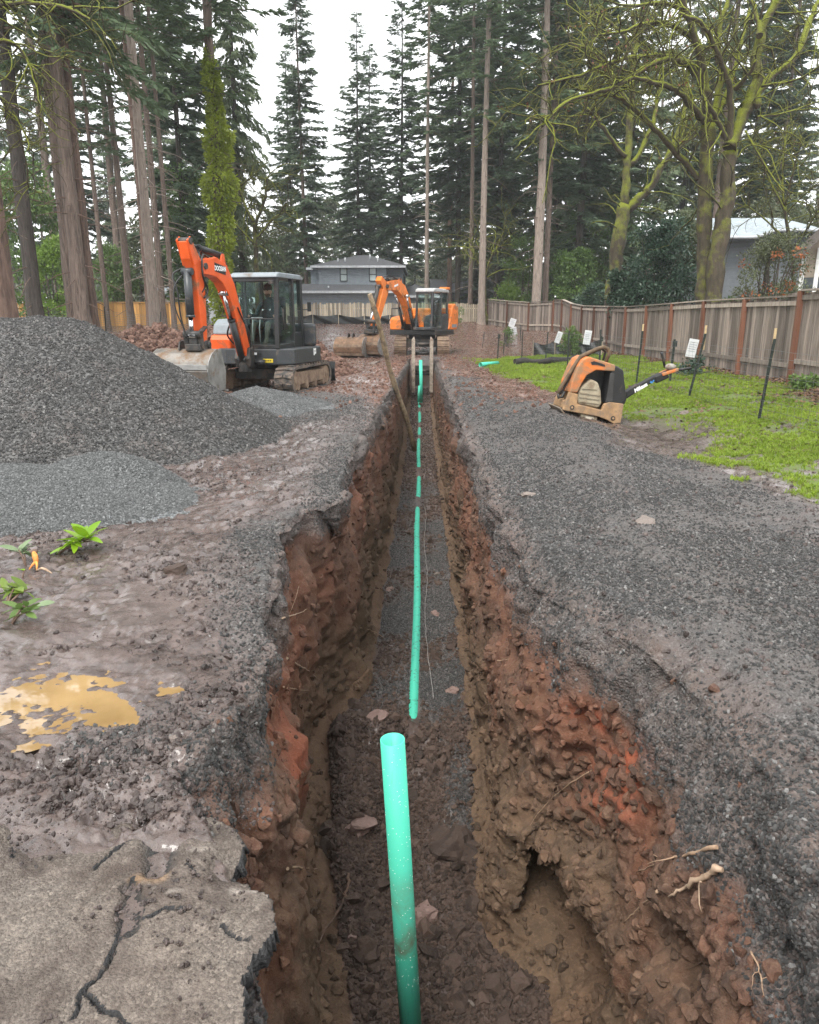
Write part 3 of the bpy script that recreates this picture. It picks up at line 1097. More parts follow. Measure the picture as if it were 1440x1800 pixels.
# ------------------------------------------------------------------ broken asphalt on the left bank
def build_asphalt():
    Zt = .022
    px = [(385, 1422), (412, 1448), (434, 1482), (404, 1512), (424, 1545), (482, 1582), (480, 1640), (446, 1690), (428, 1735), (436, 1810)]
    poly = [atZ(a, b, Zt) for a, b in px]
    poly = [(p.x, p.y) for p in poly] + [(-.40, .9), (-.40, .3), (-2.6, .3), (-2.6, 2.15)]
    top = [atZ(a, b, Zt) for a, b in ((-60, 1385), (60, 1392), (125, 1408), (195, 1382), (262, 1372), (300, 1390), (340, 1392))]
    poly += [(p.x, p.y) for p in top]
    res = .006
    xs, ys = np.arange(-2.4, -.30, res), np.arange(.7, 2.35, res)
    X, Y = np.meshgrid(xs, ys)
    x, y = X.ravel(), Y.ravel()
    jx, jy = x + .02 * n2(x, y, 7, 3, 21) + .010 * n2(x, y, 30, 2, 22) + .006 * n2(x, y, 75, 2, 36), y + .02 * n2(x, y, 7, 3, 23) + .010 * n2(x, y, 30, 2, 24) + .006 * n2(x, y, 75, 2, 37)
    ins = np.zeros(len(x), bool)
    n = len(poly)
    for i in range(n):
        (ax, ay), (bx, by) = poly[i], poly[(i + 1) % n]
        c = ((ay > jy) != (by > jy)) & (jx < (bx - ax) * (jy - ay) / (by - ay + 1e-12) + ax)
        ins ^= c

    def line(pp, wid):
        d = np.full(len(x), 9.0)
        q = [atZ(a, b, Zt) for a, b in pp]
        wx, wy = x + .016 * n2(x, y, 11, 4, 25), y + .016 * n2(x, y, 11, 4, 26)
        for a, b in zip(q[:-1], q[1:]):
            d = np.minimum(d, seg_d(wx, wy, a.x, a.y, b.x, b.y))
        return np.clip(1 - d / wid, 0, 1)
    crack = line([(229, 1470), (200, 1495), (171, 1526)], .0055)
    crack = np.maximum(crack, line([(233, 1545), (222, 1600), (212, 1650), (172, 1716), (148, 1745), (183, 1775), (250, 1812)], .0045))
    crack = np.maximum(crack, .8 * line([(148, 1745), (126, 1790)], .0045))
    crack = np.maximum(crack, .7 * line([(20, 1500), (30, 1470), (28, 1460)], .004))
    crack = np.maximum(crack, .6 * line([(330, 1515), (345, 1540)], .0035))
    crack = np.maximum(crack, .6 * line([(395, 1625), (425, 1655), (445, 1650)], .004))
    crack = np.maximum(crack, .7 * line([(255, 1615), (290, 1595), (330, 1600)], .004))
    pat = line([(300, 1400), (285, 1450), (278, 1520)], .055)
    pat = np.maximum(pat, line([(232, 1560), (226, 1630)], .035))
    pat = np.clip(pat * 1.7 + .8 * n2(x, y, 9, 3, 27), 0, 1) * (pat > .02)
    paint = line([(272, 1562), (340, 1565), (470, 1569)], .011) * np.clip(.55 + 2.2 * n2(x, y, 12, 3, 28), 0, 1)
    paint = np.maximum(paint, .6 * line([(330, 1488), (385, 1486)], .012) * np.clip(.5 + 2 * n2(x, y, 12, 3, 29), 0, 1))
    sand = line([(240, 1545), (290, 1540)], .03) * .9
    w1, v1 = worley(np.stack([x, y, 0 * x], 1), 95, 31)
    z = Zt + .012 * n2(x, y, 2.2, 3, 32) + .004 * (.4 - w1) + .004 * n2(x, y, 28, 2, 33)
    z = z - .035 * np.clip(crack * 1.4, 0, 1) - .016 * pat - .012 * pat * np.abs(n2(x, y, 40, 2, 34)) * 2
    z = z - .075 * ss(1.72, 2.08, y + .22 * n2(x, y, 3, 3, 35))
    zz = np.minimum(z, Zt + .03)
    idx = np.arange(len(x)).reshape(X.shape)
    Fc = np.stack([idx[:-1, :-1], idx[:-1, 1:], idx[1:, 1:], idx[1:, :-1]], 2).reshape(-1, 4)
    Fc = Fc[ins[Fc].all(1)]
    used = np.unique(Fc)
    rm = -np.ones(len(x), int)
    rm[used] = np.arange(len(used))
    me = np_mesh('asphalt', np.stack([x, y, zz], 1)[used], rm[Fc], True, [M['asphalt']])
    col_attr(me, 'wear', np.stack([np.clip(crack * 1.5 + pat, 0, 1), paint, sand, np.ones(len(x))], 1)[used])
    o = bpy.data.objects.new('asphalt_pavement', me)
    link(o)
    md = o.modifiers.new('thickness', 'SOLIDIFY')
    md.thickness = .055
    md.offset = -1
    tag(o, kind='structure')


def asphalt_mat():
    t = NT('asphalt')
    p = t.pos()
    w = t.sep(t.attr('wear').outputs['Color'])
    v = t.sep(t.voro(120, p, out='Color'))[0]
    v2 = t.sep(t.voro(210, p, out='Color'))[1]
    c = t.ramp(v, [(0, (.07, .061, .053)), (.5, (.145, .126, .108)), (.85, (.21, .186, .163)), (1, (.33, .30, .26))])
    c = t.mix(.45, c, t.ramp(v2, [(0, (.06, .054, .05)), (.6, (.19, .17, .15)), (1, (.33, .30, .27))]))
    c = t.mix(t.ramp(t.noise(2.3, 5, .6, p), [(.42, 0), (.7, .55)]), c, (.13, .10, .082))
    c = t.mix(t.ramp(t.noise(13, 5, .65, p), [(.52, 0), (.70, .6)]), c, (.30, .265, .235))
    c = t.mix(t.ramp(t.noise(3.7, 6, .7, p, .3), [(.46, 0), (.60, .85)]), c, (.070, .053, .044))
    c = t.mix(w[0], c, (.034, .033, .033))
    c = t.mix(t.math('MULTIPLY', w[1], .7), c, (.50, .47, .43))
    c = t.mix(t.math('MULTIPLY', w[2], .7), c, (.38, .25, .14))
    c = t.mix(1.0, c, (.78, .73, .69), 'MULTIPLY')
    # broken side faces show the black binder
    g = t.n.new('ShaderNodeNewGeometry')
    x = t.n.new('ShaderNodeSeparateXYZ')
    t.l.new(g.outputs['True Normal'], x.inputs[0])
    c = t.mix(t.ramp(x.outputs[2], [(.35, 1.0), (.6, 0.0)]), c, (.035, .034, .035))
    h = t.math('ADD', t.math('SUBTRACT', .5, t.voro(120, p)), t.noise(260, 2, .6, p))
    return t.fin(c, t.ramp(t.noise(5, 4, .6, p), [(.35, .55), (.7, .85)]), normal=t.bump(h, .8, .008))


M['asphalt'] = asphalt_mat()
build_asphalt()
rq = np.random.default_rng(44)
cx_ = rq.uniform(-1.25, -.45, 1500)
cy_ = rq.uniform(1.15, 2.0, 1500) ** 1.0
kq = (fbm(np.stack([cx_, cy_, 0 * cx_], 1), 2.6, 3, 45) > .02) | (cy_ > 1.86)
instancer('asphalt_crumbs', np.stack([cx_, cy_, np.full(1500, .027)], 1)[kq], (.002 + .009 * rq.random(1500) ** 3)[kq], ST_M, 44)

# ------------------------------------------------------------------ muddy puddle
def build_puddle():
    t = NT('muddy water')
    n = t.noise(3, 4, .6, t.pos())
    c = t.ramp(n, [(.3, (.20, .125, .052)), (.7, (.33, .22, .10))])
    m = t.fin(c, .03, spec=.5, normal=t.bump(t.noise(16, 3, .5, t.pos()), .03, .01), **{'Coat Weight': .6, 'Coat Roughness': .02})
    th = np.linspace(0, 2 * PI, 60, endpoint=False)
    mb = MB()
    rr = 1 + .10 * np.sin(3 * th + 1) + .05 * np.sin(7 * th)
    mb.add([(-1.52 + .56 * r * math.cos(a), 2.68 + .36 * r * math.sin(a), PUDDLE_Z) for a, r in zip(th, rr)], [tuple(range(60))])
    tag(mb.build('puddle', m), kind='structure')


build_puddle()

# ------------------------------------------------------------------ green sewer pipe
def pipe_mat(name, muddy):
    t = NT(name)
    p = t.pos()
    c = t.mix(t.noise(3, 3, .5, p), (.060, .47, .325), (.078, .54, .385))
    s = t.noise(5, 6, .7, t.mapping(p, (14, 14, 1.1)), .3)
    c = t.mix(t.ramp(s, [(.60, 0), (.74, .75)]), c, (.05, .14, .085))
    d = t.noise(4.5, 6, .7, p, .5)
    x = t.n.new('ShaderNodeSeparateXYZ')
    t.l.new(p, x.inputs[0])
    if muddy == 'riser':
        # a dried ring of mud where it once stood in the soil
        zr = t.n.new('ShaderNodeMapRange')
        zr.inputs[1].default_value, zr.inputs[2].default_value = -1.42, -.92
        t.l.new(x.outputs[2], zr.inputs[0])
        band = t.ramp(zr.outputs[0], [(0, .0), (.04, .8), (.12, .95), (.40, .5), (.85, .3), (1.0, 0.0)])
        f = t.math('MULTIPLY', band, t.ramp(d, [(.42, .15), (.62, 1.0)]), True)
        c = t.mix(f, c, (.13, .085, .05))
    else:
        f = t.ramp(t.noise(16, 6, .75, p), [(.56, 0), (.62, 1)])
        c = t.mix(t.math('MULTIPLY', f, .9), c, (.055, .042, .036))
    return t.fin(c, t.ramp(s, [(.5, .5), (.75, .7)]), spec=.35)


M['pipe_riser'] = pipe_mat('green pipe upright', 'riser')
M['pipe_floor'] = pipe_mat('green pipe buried', 'floor')
OD = .0535


def hollow_pipe(p, q, r, wall=.0045, n=32):
    p, q = Vector(p), Vector(q)
    d = (q - p).normalized()
    a = d.orthogonal().normalized()
    b = d.cross(a)
    vs, fs = [], []
    rings = [(p, r), (q, r), (q, r - wall), (p, r - wall)]
    for c, rad in rings:
        for k in range(n):
            th = 2 * PI * k / n
            vs.append(c + (a * math.cos(th) + b * math.sin(th)) * rad)
    for i in range(4):
        j = (i + 1) % 4
        for k in range(n):
            k2 = (k + 1) % n
            fs.append((i * n + k, i * n + k2, j * n + k2, j * n + k))
    mb = MB()
    mb.add(vs, fs[0:n], True)
    mb.f, mb.sm, mb.mi = [], [], []
    mb.f = fs
    mb.sm = [True] * n + [False] * n + [True] * n + [False] * n
    mb.mi = [0] * len(fs)
    return mb


tp = atY(690, 1300, 2.84)
bt = atY(722, 1800, 2.86)
bt = tp + (bt - tp) * 1.35
o = hollow_pipe(bt, tp, OD).build('upright_pipe', M['pipe_riser'])
tag(o, 'turquoise green plastic pipe standing open-ended in the near end of the trench', 'pipe')
# beads of rain on the upright pipe
mb = MB()
rb = random.Random(5)
for i in range(150):
    f = rb.random() ** .8 * .62
    th = rb.uniform(-2.9, -.2)
    c = tp + (bt - tp) * f + Vector((math.cos(th), math.sin(th), 0)) * (OD - .0003)
    mb.ball(c, rb.uniform(.0010, .0024), 6, 4)
tw = NT('water drop')
dr = mb.build('water_drop', tw.fin((.75, .9, .85), .04, spec=.7))
dr.parent = o
tag(dr, kind='stuff')
# the laid line: 4 m lengths in the bedding, partly covered again
zc = lambda y: float(FZt(y)) - .030
mb = MB()
pts = [(-.052 + .012 * math.sin(y * .9), y, zc(y)) for y in np.arange(5.66, 27.2, .25)]
mb.tube(pts, OD, 20)
o = mb.build('buried_pipe', M['pipe_floor'])
tag(o, 'long green pipe laid along the trench floor, half covered by bedding gravel', 'pipe')
a = atY(741, 706, 25.7)
o = hollow_pipe(a - Vector((0, 0, .1)), atY(739.5, 633, 25.9), OD * 1.12).build('pipe_length', M['pipe_riser'])
tag(o, 'green pipe length leaning upright inside the steel trench shield', 'pipe')
a, b = atY(735.5, 701, 25.3), atY(737.5, 678, 25.4)
o = hollow_pipe(a - Vector((0, 0, .1)), b, OD * .8).build('pipe_length', M['pipe_riser'])
tag(o, 'short thin green pipe stub beside the leaning pipe at the far trench end', 'pipe')
a, b = Vector((1.82, 23.2, .0)), Vector((2.42, 23.9, .05))
a.z, b.z = ground_z(a.x, a.y) + .06, ground_z(b.x, b.y) + .07
o = hollow_pipe(a, b, OD * 1.25).build('pipe_length', M['pipe_riser'])
tag(o, 'green pipe offcut lying on the right bank at the corner of the lawn', 'pipe')
# tracer wire along the pipe
mb = MB()
rw = random.Random(3)
mb.tube([(.075 + .02 * math.sin(y * 2.1) + rw.uniform(-.006, .006) + .05 * ss(7, 6, y), y, float(FZt(y)) + .03) for y in np.arange(6.25, 13.5, .16)], .0022, 5)
tag(mb.build('tracer_wire', simple('wire grey', (.45, .42, .40), .5)), 'thin pale tracer wire lying on the bedding beside the buried pipe', 'wire')

# ------------------------------------------------------------------ trench shield at the far end
M['steel_mud'] = simple('muddy steel', (.13, .12, .11), .55, .3, .4, 5, .55, (.20, .15, .115))
M['steel_dark'] = simple('dark steel', (.045, .044, .043), .5, .4, .4, 6, .35, (.13, .10, .08))
t = thing('trench_shield', 'muddy steel trench shield with two side plates and spreader bars, set in the far trench', 'trench shield', (.04, 26.6, 0))
for sx in (-1, 1):
    mb = MB()
    mb.box((sx * .315, .75, -.15), (.06, 2.1, 1.75))
    mb.build('side_plate', M['steel_mud'], t, .01)
    mb = MB()
    mb.box((sx * .315, -.32, -.22), (.125, .10, 1.82))
    mb.tube([(sx * .315, -.32, .68), (sx * .315, -.32, .74)], [.062, .03], 10)
    mb.build('end_post', simple('pale worn steel', (.30, .25, .20), .7, 0, .35, 9, .4, (.18, .13, .10)), t, .012)
for z, r, y in ((.52, .055, -.05), (.21, .05, -.1), (-.40, .05, -.1), (-.52, .035, 0)):
    mb = MB()
    mb.cyl((-.29, y, z), (.29, y, z), r, 12)
    mb.cyl((-.29, y, z), (-.25, y, z), r * 1.6, 12)
    mb.cyl((.25, y, z), (.29, y, z), r * 1.6, 12)
    mb.build('spreader', M['steel_dark'], t)
mb = MB()
mb.box((0, .5, -.62), (.56, .05, .75))
mb.build('end_plate', M['steel_mud'], t, .01)
mb = MB()
mb.tube([(-.2, -.1, .55), (-.12, -.25, .40), (.02, -.3, .16)], .012, 6)
mb.build('chain', M['steel_dark'], t)

# ------------------------------------------------------------------ pole leaning out of the trench
mb = MB()
a, b = atY(729, 792, 17.4), atY(649, 517, 15.9)
pts, rs = [], []
for i in range(16):
    f = i / 15
    q = a.lerp(b, f) + Vector((.025 * math.sin(f * 9), .02 * math.sin(f * 7 + 1), 0))
    pts.append(q)
    rs.append(.062 - .014 * f + (.010 if i % 3 == 1 else 0))
mb.tube(pts, rs, 9)
for i in (4, 7, 10, 12):
    mb.tube([pts[i], pts[i] + Vector((.05, -.05, .035))], [.022, .014], 6)
tag(mb.build('wooden_pole', simple('peeled pole', (.22, .165, .10), .8, 0, .45, 12, .35, (.09, .06, .042), .4, 30)), 'knotty peeled wooden pole leaning out of the trench in front of the far digger', 'pole')
# ------------------------------------------------------------------ excavators
M['orange'] = simple('orange red paint', (.70, .10, .016), .38, 0, .14, 3, .22, (.22, .11, .055))
M['orange2'] = simple('orange paint', (.74, .19, .022), .4, 0, .14, 3, .25, (.26, .13, .06))
M['black_paint'] = simple('black paint', (.018, .019, .020), .38, 0, .3, 4, .15, (.10, .075, .058))
M['grey_paint'] = simple('charcoal paint', (.034, .038, .041), .42, 0, .2, 4, .22, (.13, .10, .08))
M['roof_grey'] = simple('grey roof paint', (.22, .25, .27), .5, 0, .15, 5, .1, (.16, .14, .12))
M['rubber_mud'] = simple('muddy rubber', (.040, .038, .037), .8, 0, .4, 8, .55, (.155, .118, .092), .3, 30)
M['rust_mud'] = simple('mud caked steel', (.15, .10, .07), .85, 0, .4, 6, .6, (.24, .17, .115), .4, 25)
M['chrome'] = simple('chrome rod', (.55, .56, .57), .18, 1.0, .1)
M['hose'] = simple('black hose', (.016, .016, .017), .45)
M['bucket_steel'] = simple('worn bucket steel', (.20, .185, .165), .48, .45, .35, 5, .5, (.19, .125, .08), .2, 20)
M['bucket_brown'] = simple('rusty bucket steel', (.20, .12, .072), .5, .35, .4, 5, .4, (.13, .085, .06), .2, 20)
M['bucket_grey'] = simple('polished bucket steel', (.30, .295, .285), .4, .5, .3, 5, .35, (.20, .15, .11))
M['white_print'] = simple('white print', (.78, .79, .78), .5, 0, .05)
M['black_print'] = simple('black print', (.012, .012, .013), .5)
M['yellow_print'] = simple('yellow sticker', (.62, .47, .03), .5, 0, .1)
M['lamp_glass'] = simple('lamp glass', (.55, .57, .58), .15)


def glass_mat(name, tint, amount):
    t = NT(name)
    tr = t.n.new('ShaderNodeBsdfTransparent')
    tr.inputs[0].default_value = (*tint, 1)
    gl = t.n.new('ShaderNodeBsdfGlossy')
    gl.inputs['Roughness'].default_value = .03
    gl.inputs['Color'].default_value = (.9, .95, 1, 1)
    lw = t.n.new('ShaderNodeLayerWeight')
    lw.inputs[0].default_value = .35
    f = t.math('ADD', t.math('MULTIPLY', lw.outputs['Fresnel'], .16), amount, True)
    mx = t.n.new('ShaderNodeMixShader')
    t.l.new(f, mx.inputs[0])
    t.l.new(tr.outputs[0], mx.inputs[1])
    t.l.new(gl.outputs[0], mx.inputs[2])
    t.l.new(mx.outputs[0], t.out.inputs['Surface'])
    return t.m


M['cab_glass'] = glass_mat('cab glass', (.88, .95, .93), .0)
M['house_glass'] = simple('window glass', (.16, .20, .20), .08)


def text(body, size, mat, parent, loc, rot, name='lettering', ext=.001, shear=0.0, sx=1.0):
    c = bpy.data.curves.new(name, 'FONT')
    c.body = body
    c.size = size
    c.extrude = ext
    c.offset = .004 * size / .1
    c.align_x, c.align_y = 'CENTER', 'CENTER'
    c.shear = shear
    c.materials.append(mat)
    o = bpy.data.objects.new(name, c)
    link(o, parent)
    o.location = loc
    o.rotation_euler = rot
    o.scale = (sx, 1, 1)
    return o


def stadium(L, h, r_f=None, n=9):
    """closed loop in (y, z): a track with idler in front (-y) and sprocket behind"""
    r = h / 2
    pts = []
    for i in range(n + 1):
        a = PI / 2 + PI * i / n
        pts.append((-L / 2 + r + r * math.cos(a), r + r * math.sin(a)))
    for i in range(n + 1):
        a = -PI / 2 + PI * i / n
        pts.append((L / 2 - r + r * math.cos(a), r + r * math.sin(a)))
    return pts


def resample(poly, n):
    P = [Vector(p) for p in poly] + [Vector(poly[0])]
    ln = [0]
    for a, b in zip(P[:-1], P[1:]):
        ln.append(ln[-1] + (b - a).length)
    out = []
    for i in range(n):
        s = ln[-1] * i / n
        k = max(j for j in range(len(ln)) if ln[j] <= s + 1e-9)
        k = min(k, len(P) - 2)
        f = (s - ln[k]) / max(ln[k + 1] - ln[k], 1e-9)
        out.append((P[k].lerp(P[k + 1], f), (P[k + 1] - P[k]).normalized()))
    return out


def build_track(parent, x, L, h, w, nlug, mat_belt, steel=False):
    tr = bpy.data.objects.new('track', None)
    loop = stadium(L, h)
    inner = [(y * (1 - .09 / L * 2), h / 2 + (z - h / 2) * (1 - .10 / h)) for y, z in loop]
    mb = MB()
    n = len(loop)
    vs = [(x - w / 2, *p) for p in loop] + [(x + w / 2, *p) for p in loop] + [(x - w / 2, *p) for p in inner] + [(x + w / 2, *p) for p in inner]
    fs = []
    for i in range(n):
        j = (i + 1) % n
        fs += [(i, j, n + j, n + i), (2 * n + j, 2 * n + i, 3 * n + i, 3 * n + j), (i, 2 * n + i, 2 * n + j, j), (n + i, n + j, 3 * n + j, 3 * n + i)]
    mb.add(vs, fs)
    for q, d in resample(loop, nlug):
        nrm = Vector((d.y, -d.x))
        c = q + nrm * .012
        if steel:
            mb.bar((x - w / 2 - .01, c.x, c.y), (x + w / 2 + .01, c.x, c.y), L * 2.1 / nlug, .035, (0, nrm.x, nrm.y))
            c2 = q + nrm * .035
            mb.bar((x - w / 2, c2.x, c2.y), (x + w / 2, c2.x, c2.y), .022, .03, (0, nrm.x, nrm.y))
        else:
            for sx in (-1, 1):
                mb.bar((x + sx * w * .03, c.x, c.y), (x + sx * w * .47, c.x + d.x * .025, c.y + d.y * .025), .055, .045, (0, nrm.x, nrm.y))
    tk = mb.build('track', mat_belt, parent)
    mb = MB()
    yi = L / 2 - h / 2
    mb.prism([(-yi + .05, h * .30), (yi - .05, h * .30), (yi - .1, h * .74), (-yi + .1, h * .80)], 'x', x - w * .36, x + w * .40)
    mb.build('track_frame', M['rust_mud'], tk, .02)
    for yy, nm in ((-yi, 'idler'), (yi, 'sprocket')):
        mb = MB()
        mb.cyl((x - w * .42, yy, h / 2), (x + w * .42, yy, h / 2), h * .36, 18)
        mb.cyl((x - w * .46, yy, h / 2), (x + w * .46, yy, h / 2), h * .14, 12)
        mb.build(nm, M['rust_mud'], tk)
    for k in range(4):
        mb = MB()
        yy = -yi + .18 + (2 * yi - .36) * k / 3
        mb.cyl((x - w * .40, yy, .13), (x + w * .42, yy, .13), .075, 12)
        mb.build('roller', M['rust_mud'], tk)
    return tk


def cylinder(parent, name, a, b, r, f, mat, x, w=0):
    """hydraulic ram from a to b in (y,z) at offset x: barrel for fraction f, then chromed rod"""
    a, b = Vector((x, *a)), Vector((x, *b))
    m = a.lerp(b, f)
    mb = MB()
    mb.cyl(a, m, r, 14)
    mb.cyl(m - (b - a).normalized() * .04, m, r * 1.15, 14)
    mb.cyl(a - Vector((r * 1.3, 0, 0)), a + Vector((r * 1.3, 0, 0)), r * .9, 10)
    o = mb.build(name, mat, parent)
    mb = MB()
    mb.cyl(m, b, r * .55, 12)
    mb.cyl(b - Vector((r * 1.3, 0, 0)), b + Vector((r * 1.3, 0, 0)), r * .9, 10)
    mb.build('rod', M['chrome'], o)
    return o


def make_bucket(name, parent, x0, x1, hinge, size, mat, edge_mat, teeth=0):
    """bucket whose mouth faces +y; profile in (y,z) about its hinge"""
    hy, hz = hinge
    s = size
    prof = [(.12, .02), (-.10, .02), (-.30, -.06), (-.46, -.22), (-.53, -.42), (-.48, -.62), (-.33, -.76), (-.10, -.83), (.22, -.86)]
    P = [(hy + a * s, hz + b * s) for a, b in prof]
    mb = MB()
    mb.shell(P, 'x', x0, x1, .03)
    o = mb.build(name, mat, parent)
    for x in (x0 - .012, x1 - .013):
        mb = MB()
        c = [(hy + .30 * s, hz - .45 * s)]
        mb.prism(P + c, 'x', x, x + .025)
        mb.build('side_plate', M['bucket_grey'], o, .004)
    mb = MB()
    mb.bar((x0 - .01, P[-1][0] + .04, P[-1][1]), (x1 + .01, P[-1][0] + .04, P[-1][1]), .18 * s, .035, (0, .1, 1))
    mb.build('cutting_edge', M['bucket_grey'], o, .004)
    # wear strips across the back
    for k in (3, 5):
        mb = MB()
        a, b = Vector(P[k]), Vector(P[k + 1])
        d = (b - a).normalized()
        nn = Vector((-abs(d.y), d.x if d.y > 0 else d.x))
        c = (a + b) / 2 + Vector((-.028, -.008))
        mb.bar((x0, c.x, c.y), (x1, c.x, c.y), .11 * s, .02, (0, -.9, -.35 if k == 5 else .1))
        mb.build('wear_plate', edge_mat, o, .004)
    for sx in (-.11, .11):
        mb = MB()
        xm = (x0 + x1) / 2 + sx * s
        mb.prism([(hy + .10 * s, hz), (hy - .22 * s, hz), (hy - .16 * s, hz + .17 * s), (hy - .02 * s, hz + .20 * s), (hy + .08 * s, hz + .13 * s)], 'x', xm - .015, xm + .015)
        mb.build('bucket_ear', M['steel_dark'], o, .004)
    return o


def boom_mesh(poly, w, x=0.0):
    mb = MB()
    mb.prism(poly, 'x', x - w / 2, x + w / 2)
    return mb


def thick(center, widths):
    """closed outline from a centre line in (y,z) and its width at each point"""
    C = [Vector(c) for c in center]
    l, r = [], []
    for i, c in enumerate(C):
        d = (C[min(i + 1, len(C) - 1)] - C[max(i - 1, 0)]).normalized()
        n = Vector((-d.y, d.x)) * widths[i] / 2
        l.append(tuple(c + n))
        r.append(tuple(c - n))
    return l + r[::-1]


def hose(parent, pts, r=.014, n=7):
    # smooth curve through the points
    P = [Vector(p) for p in pts]
    out = []
    for i in range(len(P) - 1):
        p0, p1, p2, p3 = P[max(i - 1, 0)], P[i], P[i + 1], P[min(i + 2, len(P) - 1)]
        for k in range(6):
            t = k / 6
            out.append(.5 * ((2 * p1) + (-p0 + p2) * t + (2 * p0 - 5 * p1 + 4 * p2 - p3) * t * t + (-p0 + 3 * p1 - 3 * p2 + p3) * t ** 3))
    out.append(P[-1])
    mb = MB()
    mb.tube(out, r, n)
    return mb.build('hose', M['hose'], parent)


def frame_post(parent, a, b, w, d, mat, name='pillar', bev=.012):
    mb = MB()
    mb.bar(a, b, w, d, (0, 1, 0))
    return mb.build(name, mat, parent, bev)


def pane(parent, pts, name='window', t=.006):
    P = [Vector(p) for p in pts]
    n = (P[1] - P[0]).cross(P[2] - P[0]).normalized() * t
    mb = MB()
    k = len(P)
    mb.add([p for p in P] + [p + n for p in P], [tuple(range(k)), tuple(reversed(range(k, 2 * k)))] + [(i, (i + 1) % k, k + (i + 1) % k, k + i) for i in range(k)])
    return mb.build(name, M['cab_glass'], parent)


def build_small_excavator():
    e = thing('excavator', 'small orange and black tracked digger with a man at the controls, behind the gravel pile', 'excavator', (-3.17, 15.9, float(gz(-3.05, 15.9)) - .02), R_(-12), None, None, .95)
    for x in (-.77, .77):
        build_track(e, x, 2.5, .56, .40, 34, M['rubber_mud'])
    mb = MB()
    mb.box((0, 0, .38), (1.2, 1.2, .22))
    mb.cyl((0, 0, .45), (0, 0, .58), .48, 24)
    mb.build('undercarriage', M['steel_dark'], e, .01)
    # dozer blade, at the back just now
    bl = MB()
    bl.shell([(1.55, .08), (1.49, .22), (1.49, .36), (1.55, .52)], 'x', -.98, .98, .03)
    blade = bl.build('dozer_blade', M['black_paint'], e, .006)
    for sx in (-.35, .35):
        mb = MB()
        mb.bar((sx, .5, .33), (sx, 1.5, .28), .10, .12)
        mb.build('blade_arm', M['black_paint'], blade, .008)
    # house
    mb = MB()
    out = [(-.93, -.92), (-.55, -1.10), (.60, -1.10), (.92, -.90), (.96, .55), (.72, .98), (.30, 1.16), (-.30, 1.16), (-.72, .98), (-.96, .5)]
    mb.prism(out, 'z', .60, .93)
    body = mb.build('house', M['grey_paint'], e, .03, 3)
    mb = MB()
    mb.prism([(-.90, .30), (.92, .42), (.70, .95), (.30, 1.13), (-.30, 1.13), (-.70, .95)], 'z', .93, 1.42)
    mb.build('engine_cover', M['grey_paint'], e, .06, 3)
    mb = MB()
    mb.box((.10, -1.112, .80), (.30, .012, .09))
    mb.build('step_panel', M['black_paint'], body, .003)
    mb = MB()
    mb.box((.40, -1.108, .69), (.22, .010, .075))
    mb.build('warning_sticker', M['yellow_print'], body)
    for k, dx in enumerate((-.06, -.02, .02, .06)):
        mb = MB()
        mb.box((.40 + dx, -1.1145, .69), (.024, .003, .026))
        mb.build('sticker_mark', M['black_print'], body)
    mb = MB()
    mb.box((.12, -1.120, .83), (.09, .006, .045))
    mb.build('plate', M['white_print'], body)
    # white logo patch on the rear left corner
    mb = MB()
    for dy, dz, w, h in ((-.045, .02, .03, .15), (.0, .07, .07, .03), (.0, -.01, .06, .03), (.05, .035, .025, .12)):
        mb.box((.955, .20 + dy, .80 + dz), (.012, w, h))
    mb.build('logo', M['white_print'], body)
    # right hand tank and cover, orange with a grey top
    mb = MB()
    mb.prism([(-.99, .86), (-1.03, 1.10), (-.98, 1.20), (.10, 1.26), (.20, .86)], 'x', -.93, -.46)
    mb.build('tank_cover', M['orange'], e, .045, 3)
    mb = MB()
    mb.prism([(-.96, 1.20), (-.90, 1.42), (-.72, 1.52), (.10, 1.54), (.18, 1.24)], 'x', -.90, -.48)
    mb.build('hood_top', M['roof_grey'], e, .05, 3)
    # cab
    cab = bpy.data.objects.new('cab', None)
    x0, x1, y0, y1, z0, z1 = -.34, .64, -1.06, .38, .93, 2.36
    mb = MB()
    mb.prism([(y0 - .02, z0), (y1, z0), (y1, z0 + .32), (y0 + .95, z0 + .30), (y0 + .80, z0 + .10), (y0 - .02, z0 + .08)], 'x', x0, x1)
    cab = mb.build('cab', M['black_paint'], e, .012)
    k = M['black_paint']
    frame_post(cab, (x0 + .03, y0, z0), (x0 + .03, y0 + .08, z1), .06, .06, k)
    frame_post(cab, (x1 - .035, y0, z0), (x1 - .035, y0 + .08, z1), .09, .09, k)
    frame_post(cab, (x1 - .03, y0 + .86, z0), (x1 - .03, y0 + .86, z1), .10, .07, k)
    frame_post(cab, (x1 - .04, y1 - .05, z0), (x1 - .04, y1 - .08, z1), .10, .10, k)
    frame_post(cab, (x0 + .04, y1 - .05, z0), (x0 + .04, y1 - .08, z1), .08, .10, k)
    frame_post(cab, (x0 + .03, y0 + .55, z0), (x0 + .03, y0 + .55, z1), .05, .06, k)
    frame_post(cab, (x0, y0 + .07, z1 - .06), (x1, y0 + .07, z1 - .06), .08, .10, k, 'header')
    frame_post(cab, (x0 + .05, y0 + .03, z0 + .60), (x1 - .07, y0 + .03, z0 + .60), .025, .03, k, 'header')
    mb = MB()
    mb.prism([(y0 - .03, z1 - .02), (y0 + .0, z1 + .055), (y0 + .12, z1 + .085), (y1 - .1, z1 + .085), (y1 + .02, z1 + .04), (y1 + .02, z1 - .02)], 'x', x0 - .02, x1 + .02)
    mb.build('roof', M['roof_grey'], cab, .025, 3)
